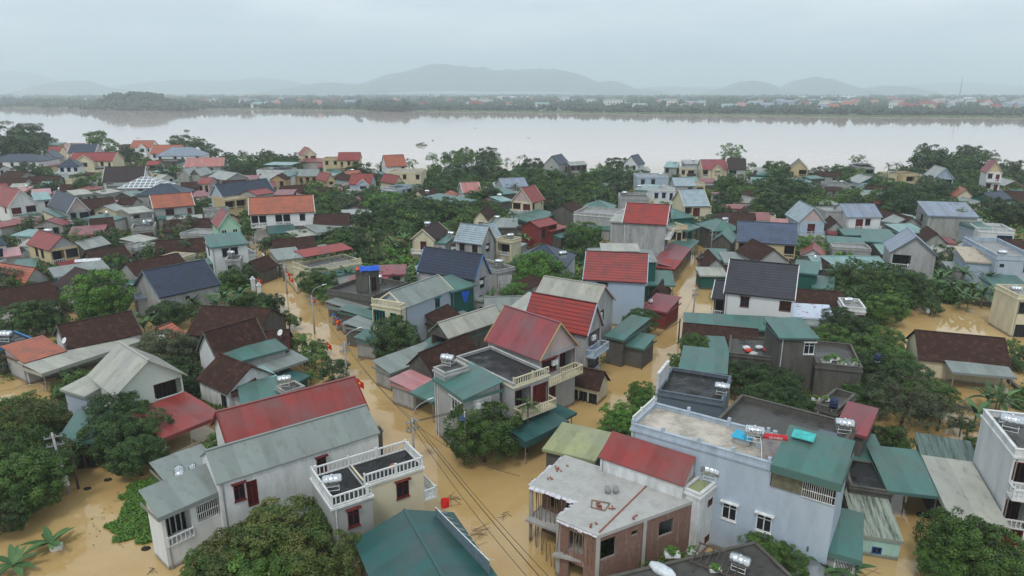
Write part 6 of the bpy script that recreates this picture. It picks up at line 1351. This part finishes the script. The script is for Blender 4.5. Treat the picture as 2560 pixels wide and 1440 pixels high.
# blue covered skylight box, solar panel post, tank piers, cyan sheet
p = at9(L9 * .53, D9 * .55, .03); SB = empty("covered_box", p, yaw9); tag(SB, "square box on the terrace covered by cyan sheet", "box"); bm = bmesh.new(); box(bm, -.65, -.5, 0, .65, .5, .5); link("box_body", done(bm, "b"), wm('L'), SB); bm = bmesh.new(); slab(bm, [(-.8, -.65, .58), (.75, -.6, .54), (.8, .6, .66), (-.75, .65, .62)], .05); link("cover", done(bm, "c"), plain("cyan_sheet", (.02, .36, .55), .3), SB)
p = at9(L9 * .612, D9 * .5, .03); SB = empty("solar_light", p, yaw9); tag(SB, "small solar panel on a terrace pillar", "solar panel"); bm = bmesh.new(); box(bm, -.16, -.16, 0, .16, .16, .9); link("pillar", done(bm, "b"), wm('P'), SB); bm = bmesh.new(); slab(bm, [(-.3, -.3, .95), (.3, -.3, .95), (.3, .3, 1.12), (-.3, .3, 1.12)], .04); link("panel", done(bm, "c"), plain("solar_cell", (.03, .05, .1), .2), SB)
for i, (a, b_) in enumerate(((.635, .75), (.665, .55), (.655, .95))):
    bm = bmesh.new(); q = (L9 * a, D9 * b_); box(bm, q[0] - .15, q[1] - .15, z9 + .01, q[0] + .15, q[1] + .15, z9 + .75); hp("tank_pier", bm, wm('P'))
p = at9(L9 * .80, D9 * .72, 1.45); bm = bmesh.new(); slab(bm, [(-.8, -.5, 0), (.8, -.5, 0), (.8, .5, .2), (-.8, .5, .2)], .06); box(bm, -.5, -.02, -.18, -.4, .02, -.05); box(bm, .4, -.02, -.18, .5, .02, -.05); o = link("loose_sheet", done(bm, "s"), plain("turquoise_sheet", (.06, .42, .40), .4), None, p, yaw9); tag(o, "turquoise panel propped on the green loggia roof", "panel")
# casement shutters of the blue-grey house
# ---------------------------------------------------------------- white tall end wall of the black roof, screens, fences
def wallthing(name, pts, z0, z1, th, mat, lab, cat='wall', zb=None):
    q = [P(x, y, zb if zb is not None else 0) for x, y in pts]; bm = bmesh.new()
    for i in range(len(q) - 1):
        a, b_ = q[i], q[i + 1]; u = (b_ - a).normalized(); L_ = (b_ - a).length; M = Matrix.Translation((a.x, a.y, 0)) @ Matrix.Rotation(math.atan2(u.y, u.x), 4, 'Z'); box(bm, 0, -th / 2, z0, L_, th / 2, z1 + (.001 * i), M); box(bm, 0, -th / 2 - .04, z1, L_, th / 2 + .04, z1 + .07 + .001 * i, M)
    o = link(name, done(bm, name), mat); tag(o, lab, cat); return o
wallthing("end_wall", [(1642, 982), (1668, 947)], 5.5, 8.2, .22, wm('W', .8), "tall white end wall of the black roof", zb=6.2)
wallthing("garden_wall", [(0, 1024), (30, 1010)], -1, .6, .2, wm('D'), "low dark wall at the left edge"); wallthing("garden_wall", [(2508, 945), (2580, 1010)], -1, .5, .3, wm('D'), "black garden wall beside the pond house"); wallthing("garden_wall", [(2330, 1010), (2440, 1030), (2530, 1070)], -1, .4, .3, wm('D'), "dark wall standing in flood by fallen plants")
wallthing("garden_wall", [(2360, 752), (2480, 768)], -1, .7, .3, wm('D'), "low mossy wall behind the pond"); wallthing("garden_wall", [(812, 745), (860, 795), (880, 815)], -1, .9, .2, wm('L', .8), "street wall with blue-capped pillars"); wallthing("garden_wall", [(640, 700), (645, 735), (700, 790)], -1, 1.0, .2, wm('D'), "grimy yard wall beside the gate pillars")
wallthing("garden_wall", [(705, 690), (730, 715), (745, 735)], -1, 1.4, .2, wm('C'), "cream yard wall of the terrace house"); wallthing("garden_wall", [(655, 640), (672, 668), (690, 690)], -1, .9, .18, wm('W'), "white wall along the start of the street"); wallthing("garden_wall", [(600, 712), (645, 716)], -1, 1.3, .2, wm('G'), "grey wall behind the bananas by the gate")
# pierced cream wall beside red awning
a, b_ = P(428, 1144, .2), P(545, 1088, .2); u = (b_ - a).normalized(); L_ = (b_ - a).length; bm = bmesh.new(); M = Matrix.Translation((a.x, a.y, 0)) @ Matrix.Rotation(math.atan2(u.y, u.x), 4, 'Z'); box(bm, 0, -.1, -1, L_, .1, .12, M); box(bm, 0, -.12, .42, L_, .12, .55, M)
for i in range(int(L_ / .55)): box(bm, i * .55, -.09, .12, i * .55 + .25, .09, .42, M)
o = link("pierced_wall", done(bm, "w"), wm('C')); tag(o, "low pierced cream wall below the red sheet awning", "wall")
# grey sheet screen along the big teal roof
zt_ = 4.0; a, b_ = P(1090, 1292, zt_), P(1224, 1428, zt_); u = (b_ - a).normalized(); L_ = (b_ - a).length; SC = empty("sheet_screen", (a.x, a.y, 0), math.atan2(u.y, u.x)); tag(SC, "blue-grey sheet screen braced along the teal roof edge", "screen")
bm = bmesh.new(); box(bm, 0, -.03, zt_ - .4, L_, .0, zt_ + .8); link("sheet", done(bm, "s"), plain("blue_grey_sheet", (.14, .19, .22), .5), SC); bm = bmesh.new(); bar(bm, (0, -.02, zt_ + .84), (L_, -.02, zt_ + .84), .035, 5)
for i in range(9): x = L_ * (i + .3) / 9; bar(bm, (x, .02, zt_ + .7), (x - .25, 1.0, zt_ - .1), .02, 4)
link("brace", done(bm, "b"), WHITE, SC)
# gate pillars
def pillar(px, py, hh, w, cap, mat, lab, nm="gate_pillar"):
    p = P(px, py, 0); root = empty(nm, (p.x, p.y, 0), R(27)); bm = bmesh.new(); box(bm, -w, -w, -1, w, w, hh); box(bm, -w - .08, -w - .08, hh, w + .08, w + .08, hh + .14); link("shaft", done(bm, "s"), mat, root)
    bm = lathe([(.01, 0), (.16, .02), (.24, .16), (.22, .3), (.12, .4), (.01, .44)], 10); link("cap_ball", done(bm, "c", True), cap, root, (0, 0, hh + .14)); tag(root, lab, "pillar")
BLU = plain("blue_cap", (.03, .18, .5), .4)
pillar(635, 733, 2.6, .35, WHITE, wm('W'), "white gate pillar nearer the bananas"); pillar(650, 745, 2.3, .33, WHITE, wm('W'), "white gate pillar nearer the street water"); pillar(836, 812, 1.3, .24, BLU, wm('G'), "blue-capped pillar, middle of the street wall"); pillar(847, 825, 1.5, .3, BLU, wm('G'), "blue-capped pillar beside the flag"); pillar(864, 835, 1.5, .3, BLU, wm('G'), "blue-capped pillar nearest the corner")
pillar(950, 1146, 3.0, .3, wm('D'), wm('D'), "dark stone pillar at the end of the lilac wall"); pillar(703, 692, 2.4, .3, WHITE, wm('D'), "ball-topped pillar left of the street flags"); pillar(713, 702, 2.2, .3, WHITE, wm('D'), "ball-topped pillar beside the street flags")
# flags
RF = plain("red_cloth", (.62, .02, .015), .7, 0, .15); YF = plain("yellow_cloth", (.75, .55, .03), .7)
def flag(px, py, z, lab, sc=1.0):
    p = P(px, py, z); g_ = random.Random(int(px)); root = empty("flag", p, g_.uniform(-.6, .6)); root.scale = (sc,) * 3; bm = bmesh.new(); bar(bm, (0, 0, -1.4), (0, 0, .7), .02, 5); link("flagpole", done(bm, "p"), GALV, root); bm = bmesh.new(); G = []
    for j in range(5):
        for i in range(7): x = .02 + i * .13; G.append(bm.verts.new((x, .08 * math.sin(i * 1.1 + j * .5), .6 - j * .17 - i * .07 * (1 + .1 * j))))
    for j in range(4):
        for i in range(6): bm.faces.new((G[j * 7 + i], G[j * 7 + i + 1], G[j * 7 + i + 8], G[j * 7 + i + 7]))
    me = done(bm, "cloth", True); fl = link("cloth", me, RF, root); bm = bmesh.new(); cx, cz = .4, .1
    vs_ = [bm.verts.new((cx + math.cos(R(90 + 36 * i)) * (.2 if i % 2 == 0 else .08), -.13, cz + math.sin(R(90 + 36 * i)) * (.2 if i % 2 == 0 else .08))) for i in range(10)]; bm.faces.new(vs_); link("star", done(bm, "st"), YF, fl); tag(root, lab, "flag", "red flags along the flooded street")
for x, y, z, lb in ((837, 805, 1.6, "red flag on the blue-capped street wall"), (870, 826, 1.4, "red flag by the corner pillar"), (816, 864, 1.8, "red flag over the left street trees"), (896, 862, 1.2, "red flag beside the teal lean-to gate"), (892, 958, 5.4, "red flag at the red sheet roof end"), (945, 913, 1.2, "red flag at the grey-green corner shed"), (716, 685, 2.4, "upper red flag by the ball-topped pillars"), (722, 700, 2, "lower red flag by the ball-topped pillars"), (780, 752, 2, "red flag under the street-side tree"), (1032, 990, 1.5, "red flag under the teal awning"), (645, 702, 2.4, "red flag between the white gate pillars")): flag(x, y, z, lb)
p = P(1103, 1275, 4.0); bm = bmesh.new(); 
for j in range(4):
    pass
G = [[bm.verts.new((i * .16, .05 * math.sin(i + j), 1.0 - j * .3)) for i in range(5)] for j in range(4)]
for j in range(3):
    for i in range(4): bm.faces.new((G[j][i], G[j][i + 1], G[j + 1][i + 1], G[j + 1][i]))
o = link("red_banner", done(bm, "banner", True), RF, None, p, .3); tag(o, "red banner hanging at the white balcony corner", "banner")
# tarpaulins, cloths
def cloth(px, py, z, w, d_, hgt, mat, lab, nm="tarpaulin", yaw=.3, sg=0):
    bm = bmesh.new(); g_ = random.Random(int(px)); n1, n2 = 8, 7; G = [[bm.verts.new(((i / n1 - .5) * w, (j / n2 - .5) * d_, hgt * (1 - abs(j / n2 - .45) * 1.8) + g_.uniform(-.06, .06))) for i in range(n1 + 1)] for j in range(n2 + 1)]
    for j in range(n2):
        for i in range(n1): bm.faces.new((G[j][i], G[j][i + 1], G[j + 1][i + 1], G[j + 1][i]))
    o = link(nm, done(bm, nm, True), mat, None, P(px, py, z), yaw); tag(o, lab, "tarpaulin")
BT = plain("blue_tarp", (.015, .09, .5), .45); cloth(922, 674, 7.55, 3.2, 2.6, .7, BT, "blue tarpaulin over the concrete hut", yaw=.35); cloth(896, 674, 7.6, .9, 1.2, .5, plain("orange_tarp", (.7, .1, .02), .5), "orange cloth beside the blue tarpaulin")
cloth(222, 652, 3.2, 4.5, 2, .5, plain("white_tarp", (.65, .65, .68), .5), "white tarpaulin in front of the dark shed"); cloth(105, 752, 1.4, 7, 1.5, .4, plain("orange_tarp", (.7, .1, .02), .5), "orange awning cloth under the brown left roof", yaw=.2)
for (px, py, z, w, hh, m_, lb, yw) in ((1164, 741, 5.2, 1.1, 1.7, BT, "blue cloth hung on the green metal wall", .37), (1862, 452, 3.6, 2.2, 1.4, plain("white_cloth", (.7, .7, .72), .7), "white sheet drying below the dark gable", 0), (1263, 712, 3.6, 2.4, 3.4, plain("grey_cloth", (.4, .4, .38), .8), "grey sheet hanging on the concrete deck wall", .3), (2038, 698, 3, .7, 1.8, plain("white_cloth", (.7, .7, .72), .7), "white cloth on the dark green shed corner", 0)):
    bm = bmesh.new(); G = [[bm.verts.new(((i / 6 - .5) * w * (1 - .1 * j), .1 * math.sin(i * 1.7 + j), -hh * j / 5)) for i in range(7)] for j in range(6)]
    [bm.faces.new((G[j][i], G[j][i + 1], G[j + 1][i + 1], G[j + 1][i])) for j in range(5) for i in range(6)]
    v = P(px, py, z); o = link("hanging_cloth", done(bm, "cl", True), m_, None, v + Vector((0, -.25, hh / 2)), yw); tag(o, lb, "cloth")
# satellite dishes, floating debris, crate, motorbikes, boat
def dish(px, py, z, lab):
    root = empty("satellite_dish", P(px, py, z), R(-30)); bm = lathe([(.01, 0), (.25, .04), (.42, .14), (.43, .16), (.25, .06), (.01, .02)], 16); o = link("bowl", done(bm, "d", True), WHITE, root, (0, 0, .75)); o.rotation_euler = (R(55), 0, 0); bm = bmesh.new(); bar(bm, (0, 0, 0), (0, 0, .75), .03, 5); link("mast", done(bm, "m"), GALV, root); tag(root, lab, "satellite dish")
dish(165, 866, 3.6, "satellite dish at the brown farmhouse gable"); dish(703, 846, 4.4, "satellite dish on the small brown roof")
o = link("round_lid", done(lathe([(.01, .05), (.45, .05), (.5, .0)], 20), "lid", True), plain("terracotta", (.3, .11, .07), .7), None, P(983, 1166, 5.95)); o.scale = (.7, 1, 1); tag(o, "oval terracotta lid lying on the black roof deck", "lid")
FO_ = plain("white_foam", (.7, .7, .68), .8)
bm = bmesh.new(); box(bm, -.4, -.28, 0, .4, .28, .05); [box(bm, *q) for q in ((-.4, -.28, .05, -.34, .28, .38), (.34, -.28, .05, .4, .28, .38), (-.34, -.28, .05, .34, -.22, .38), (-.34, .22, .05, .34, .28, .38))]
v = P(142, 1372, 0); o = link("foam_box", done(bm, "fb"), FO_, None, (v.x, v.y, 0), .3); tag(o, "open white foam box floating by the banana leaves", "foam box")
DK = plain("black_rubber", (.02, .018, .016), .9)
for x, y, s_, lb in ((270, 1200, .3, "dark floating lump nearer the drowned tree"), (219, 1222, .28, "dark floating lump nearer the wooden post"), (2307, 1288, .45, "black crate floating under the teal roof"), (365, 1372, .3, "floating scrap beside the plant mat")):
    bm = bmesh.new(); bmesh.ops.create_icosphere(bm, subdivisions=2, radius=s_); [setattr(q, 'co', Vector((q.co.x * 1.3, q.co.y, q.co.z * .45 + .03 * math.sin(q.co.x * 20)))) for q in bm.verts]; v = P(x, y, 0); o = link("floating_debris", done(bm, "deb"), DK, None, v); tag(o, lb, "debris")
def sticks(px, py, n_, r_, lab, mat=None):
    g_ = random.Random(int(px)); bm = bmesh.new()
    for i in range(n_):
        a = g_.uniform(0, 3.14); c_ = Vector((g_.gauss(0, r_ * .4), g_.gauss(0, r_ * .4), .03 + .02 * i)); l_ = g_.uniform(.4, 1) * r_; d_ = Vector((math.cos(a), math.sin(a), g_.uniform(-.03, .05))) * l_; bar(bm, c_ - d_, c_ + d_, .02, 4, .012)
    v = P(px, py, 0); o = link("floating_sticks", done(bm, "sticks"), mat or BAM, None, (v.x, v.y, 0)); tag(o, lab, "branches")
sticks(1200, 1334, 12, .9, "tangle of floating sticks in the middle of the junction"); sticks(1130, 1252, 9, .9, "floating twigs beside the white balcony", BARK); sticks(1195, 1355, 4, .8, "few sticks below the floating tangle"); sticks(70, 962, 5, 2.6, "long poles floating by the beige porch"); sticks(122, 965, 4, 1.6, "pale beams floating by the porch post", FO_); sticks(380, 1425, 5, .4, "dark plant scrap near the bottom edge", BARK); sticks(2340, 1330, 8, .8, "floating weeds below the teal roof", LM['m']); sticks(720, 704, 3, .7, "floating branch in the narrow street", BARK); sticks(2180, 1430, 2, 1.5, "thin pole floating at the bottom right")
def bike(px, py, z, yaw, lab):
    root = empty("motorbike", P(px, py, z), R(yaw)); root.scale = (1.05,) * 3
    for x in (-.6, .6):
        bm = bmesh.new(); 
        for i in range(14): a, b_ = i * .4488, (i + 1) * .4488; bar(bm, (x + math.cos(a) * .28, 0, .3 + math.sin(a) * .28), (x + math.cos(b_) * .28, 0, .3 + math.sin(b_) * .28), .05, 5)
        link("wheel", done(bm, "w"), DK, root)
    bm = bmesh.new(); bar(bm, (-.6, 0, .3), (-.15, 0, .62), .09, 6, .12); bar(bm, (-.15, 0, .6), (.3, 0, .5), .13, 6, .1); bar(bm, (.3, 0, .5), (.48, 0, .95), .09, 6, .06); bar(bm, (.6, 0, .3), (.45, 0, 1.0), .04, 5); link("body", done(bm, "b"), FR['k'], root)
    bm = bmesh.new(); bar(bm, (.42, -.32, 1.05), (.42, .32, 1.05), .025, 5); bar(bm, (.5, 0, .95), (.56, 0, .95), .1, 8); link("handlebar", done(bm, "h"), GALV, root); bm = bmesh.new(); box(bm, -.7, -.12, .72, .05, .12, .82); link("saddle", done(bm, "s"), DK, root); tag(root, lab, "motorbike")
bike(1608, 905, -.25, 60, "motorbike half in water by the stained wall"); bike(1748, 838, .0, 20, "motorbike parked at the lane edge by greenery"); bike(1757, 614, -.2, 80, "motorbike wading at the far end of the lane")
# small blue boat with a person in the river
def person(p, yaw, pose, shirt, trouser, lab, sc=1.0):
    """one continuous skinned body; pose: 'crouch' or 'sit'"""
    if pose == 'crouch': J = dict(pel=(0, 0, .32), ch=(.12, 0, .62), nk=(.2, 0, .82), hd=(.25, 0, .98), ls=(.14, .18, .74), le=(.32, .22, .56), lh=(.5, .1, .5), rs=(.14, -.18, .74), re=(.32, -.22, .56), rh=(.5, -.1, .5), lk=(.38, .16, .5), lf=(.18, .15, .06), lt=(.34, .15, .03), rk=(.38, -.16, .5), rf=(.18, -.15, .06), rt=(.34, -.15, .03))
    else: J = dict(pel=(0, 0, .12), ch=(.02, 0, .42), nk=(.04, 0, .62), hd=(.07, 0, .8), ls=(.03, .19, .56), le=(.15, .24, .34), lh=(.36, .16, .3), rs=(.03, -.19, .56), re=(.15, -.24, .34), rh=(.36, -.16, .3), lk=(.42, .12, .26), lf=(.5, .12, -.1), lt=(.62, .12, -.14), rk=(.42, -.12, .26), rf=(.5, -.12, -.1), rt=(.62, -.12, -.14))
    E = [('pel', 'ch'), ('ch', 'nk'), ('nk', 'hd'), ('ch', 'ls'), ('ls', 'le'), ('le', 'lh'), ('ch', 'rs'), ('rs', 're'), ('re', 'rh'), ('pel', 'lk'), ('lk', 'lf'), ('lf', 'lt'), ('pel', 'rk'), ('rk', 'rf'), ('rf', 'rt')]
    K = list(J); me = bpy.data.meshes.new("body"); me.from_pydata([J[k] for k in K], [(K.index(a), K.index(b_)) for a, b_ in E], []); root = empty("person", p, yaw); root.scale = (sc,) * 3; o = link("body", me, shirt, root)
    sk_ = o.modifiers.new("skin", 'SKIN'); rad = dict(pel=.15, ch=.16, nk=.06, hd=.11, ls=.07, le=.05, lh=.04, rs=.07, re=.05, rh=.04, lk=.08, lf=.05, lt=.04, rk=.08, rf=.05, rt=.04)
    for i, k in enumerate(K): me.skin_vertices[0].data[i].radius = (rad[k],) * 2; me.skin_vertices[0].data[i].use_root = k == 'pel'
    o.modifiers.new("sub", 'SUBSURF').levels = 1; SK = plain("skin", (.35, .19, .12), .6)
    bm = bmesh.new(); bmesh.ops.create_uvsphere(bm, u_segments=12, v_segments=8, radius=.125); hd = Vector(J['hd']); [setattr(q, 'co', Vector((q.co.x, q.co.y * .85, q.co.z * 1.1)) + hd + Vector((-.02, 0, .03))) for q in bm.verts]; bmesh.ops.delete(bm, geom=[q for q in bm.verts if q.co.z < hd.z - .01 and q.co.x > hd.x - .02], context='VERTS'); link("hair", done(bm, "hair", True), FR['k'], root)
    bm = bmesh.new()
    for a, b_ in (('pel', 'lk'), ('lk', 'lf'), ('pel', 'rk'), ('rk', 'rf')): bar(bm, J[a], J[b_], .11 if a == 'pel' else .09, 8, .085 if a == 'pel' else .07)
    link("trousers", done(bm, "tr", True), trouser, root); tag(root, lab, "person")
WS = plain("white_shirt", (.6, .6, .62), .8); DKT = plain("dark_trousers", (.02, .02, .03), .8)
person(P(1628, 762, 3.5), R(-120), 'crouch', WS, DKT, "person in white shirt crouching on a maroon awning", 1.15)
person(P(1691, 599, 3.2) * 1, R(-60), 'crouch', plain("blue_shirt", (.1, .13, .2), .8), DKT, "person in blue on the cream terrace by the lane")
p = P(87, 333, 0); root = empty("rowing_boat", (p.x, p.y, 0), R(15)); tag(root, "small blue boat on the river at far left", "boat"); bm = bmesh.new(); secs = [(-3, .1, .7), (-2, .7, .5), (0, .95, .42), (2, .75, .5), (3.2, .08, .85)]; pr = None
for x, w, hh in secs:
    c_ = [bm.verts.new(q) for q in ((x, -w, hh), (x, -w * .6, -.15), (x, w * .6, -.15), (x, w, hh), (x, w - .06, hh - .02), (x, w * .5, -.02), (x, -w * .5, -.02), (x, -w + .06, hh - .02))]
    if pr: [bm.faces.new((pr[i], pr[(i + 1) % 8], c_[(i + 1) % 8], c_[i])) for i in range(8)]
    else: bm.faces.new(c_[::-1])
    pr = c_
bm.faces.new(pr); link("hull", done(bm, "hull"), plain("blue_hull", (.02, .03, .16), .5), root); bm = bmesh.new(); [box(bm, x, -.75, .3, x + .25, .75, .36) for x in (-1.4, .6)]; link("thwart", done(bm, "t"), BAM, root)
person(Vector((p.x - 1.2, p.y, .3)), R(15), 'sit', FR['u'], DKT, "person in dark blue sitting in the river boat")
# terrace plants, pots, sacks, crates, rafters
SKm = plain("white_sack", (.6, .64, .66), .7)
bm = bmesh.new(); bmesh.ops.create_icosphere(bm, subdivisions=3, radius=.7); [setattr(q, 'co', Vector((q.co.x * 1.5, q.co.y * .7, q.co.z * .5)) * (1 + .15 * noise.noise(q.co * 3))) for q in bm.verts]; o = link("sack_pile", done(bm, "s", True), SKm, None, P(1655, 1425, 2.75), -.8); tag(o, "white plastic sacks on the bottom dark terrace", "sacks")
def pot(px, py, z, sc, lab, tn='l'):
    root = empty("potted_plant", P(px, py, z)); root.scale = (sc,) * 3; bm = bmesh.new(); box(bm, -.45, -.22, 0, .45, .22, .25); link("planter", done(bm, "p"), FO_, root); o = link("foliage", CR['bush'][int(px) % 3], None, root, (0, 0, .4)); o.scale = (.5, .4, .35); setm(o, LM[tn]); tag(root, lab, "potted plant")
for q in ((1680, 1390, 2.7, 1.2, "leafy white planter nearest the brick wall"), (1730, 1383, 2.7, .8, "small white planter on the dark terrace"), (1788, 1428, 2.7, .9, "planter beside the shiny bottom tank"), (2040, 1000, 5.3, .9, "white planter left of its pair near the navy tank"), (2064, 1002, 5.3, .9, "white planter right of its pair near the navy tank"), (2065, 905, 4.1, 1.2, "potted plant by the tall stained tower"), (2085, 900, 4.1, 1.3, "bushy potted plant on the dark terrace"), (2105, 912, 4.1, 1, "middle potted plant on the dark terrace"), (2135, 912, 4.1, 1.1, "potted plant near the leafy end of the terrace")): pot(*q)
p = P(1790, 1410, 2.75); bm = bmesh.new(); [bar(bm, (i * .5 - 1.5, -1, .1), (i * .5 - 1.5, 1, .5), .05, 5) for i in range(7)]; bar(bm, (-1.6, -.9, .15), (1.6, -.9, .15), .07, 5); bar(bm, (-1.6, .9, .55), (1.6, .9, .55), .07, 5); o = link("timber_frame", done(bm, "t"), BARK, None, p, -.6); tag(o, "heap of old timber frames on the dark terrace", "timber")
for i, (x, y, c_, lb) in enumerate(((1872, 876, (.6, .05, .02), "red basket on the cluttered flat roof"), (1898, 868, (.65, .65, .65), "white bag on the cluttered flat roof"), (1918, 874, (.45, .04, .04), "red plastic heap near the tower block"), (1866, 869, (.7, .7, .72), "white sack beside the red basket"), (1884, 884, (.5, .5, .5), "grey tub on the cluttered flat roof"))):
    bm = bmesh.new(); bmesh.ops.create_icosphere(bm, subdivisions=2, radius=.42); [setattr(q, 'co', Vector((q.co.x * 1.3, q.co.y, q.co.z * .6)) * (1 + .25 * noise.noise(q.co * 4 + Vector((i, 0, 0))))) for q in bm.verts]; o = link("rooftop_bag", done(bm, "b", True), plain("bag%d" % i, c_, .6), None, P(x, y, 3.45)); tag(o, lb, "bag")
o = link("wash_basin", done(lathe([(.01, 0), (.3, .0), (.42, .16), (.39, .16), (.28, .04), (.01, .04)]), "basin", True), plain("orange_plastic", (.5, .13, .05), .5), None, P(1997, 1120, 7.85)); tag(o, "orange basin on the big wet deck", "basin")
p = P(2068, 1092, 7.85); bm = bmesh.new(); box(bm, -.7, -.45, 0, .7, .45, .3); o = link("roof_hatch", done(bm, "h"), wm('N'), None, p, -.5); tag(o, "grey hatch cover on the big wet deck", "hatch")
bm = bmesh.new(); bar(bm, (0, 0, 0), (0, 0, 3.0), .04, 6); o_ = empty("solar_lamp", P(1163, 1100, 3.2)); tag(o_, "solar street lamp standing in front of the round tree", "lamp"); link("mast", done(bm, "m"), WHITE, o_); bm = bmesh.new(); slab(bm, [(-.5, -.35, 2.2), (.1, -.35, 2.2), (.1, .15, 2.5), (-.5, .15, 2.5)], .04); link("panel", done(bm, "p"), plain("solar_cell", (.03, .05, .1), .2), o_)

for i, (x, y, n_, lb) in enumerate(((985, 1000, 6, "floating twigs near the street corner pole"), (905, 900, 5, "small floating twigs in the narrow street"), (1075, 1130, 5, "floating twigs near the coiled-wire pole"), (1260, 1290, 6, "floating twigs off the unfinished house"), (1650, 840, 5, "floating twigs in the right-hand lane"), (2440, 1080, 8, "floating plant litter by the right-edge house"), (560, 1110, 5, "floating litter below the pierced cream wall"))):
    sticks(x, y, n_, .5, lb, (BAM, BARK)[i % 2])
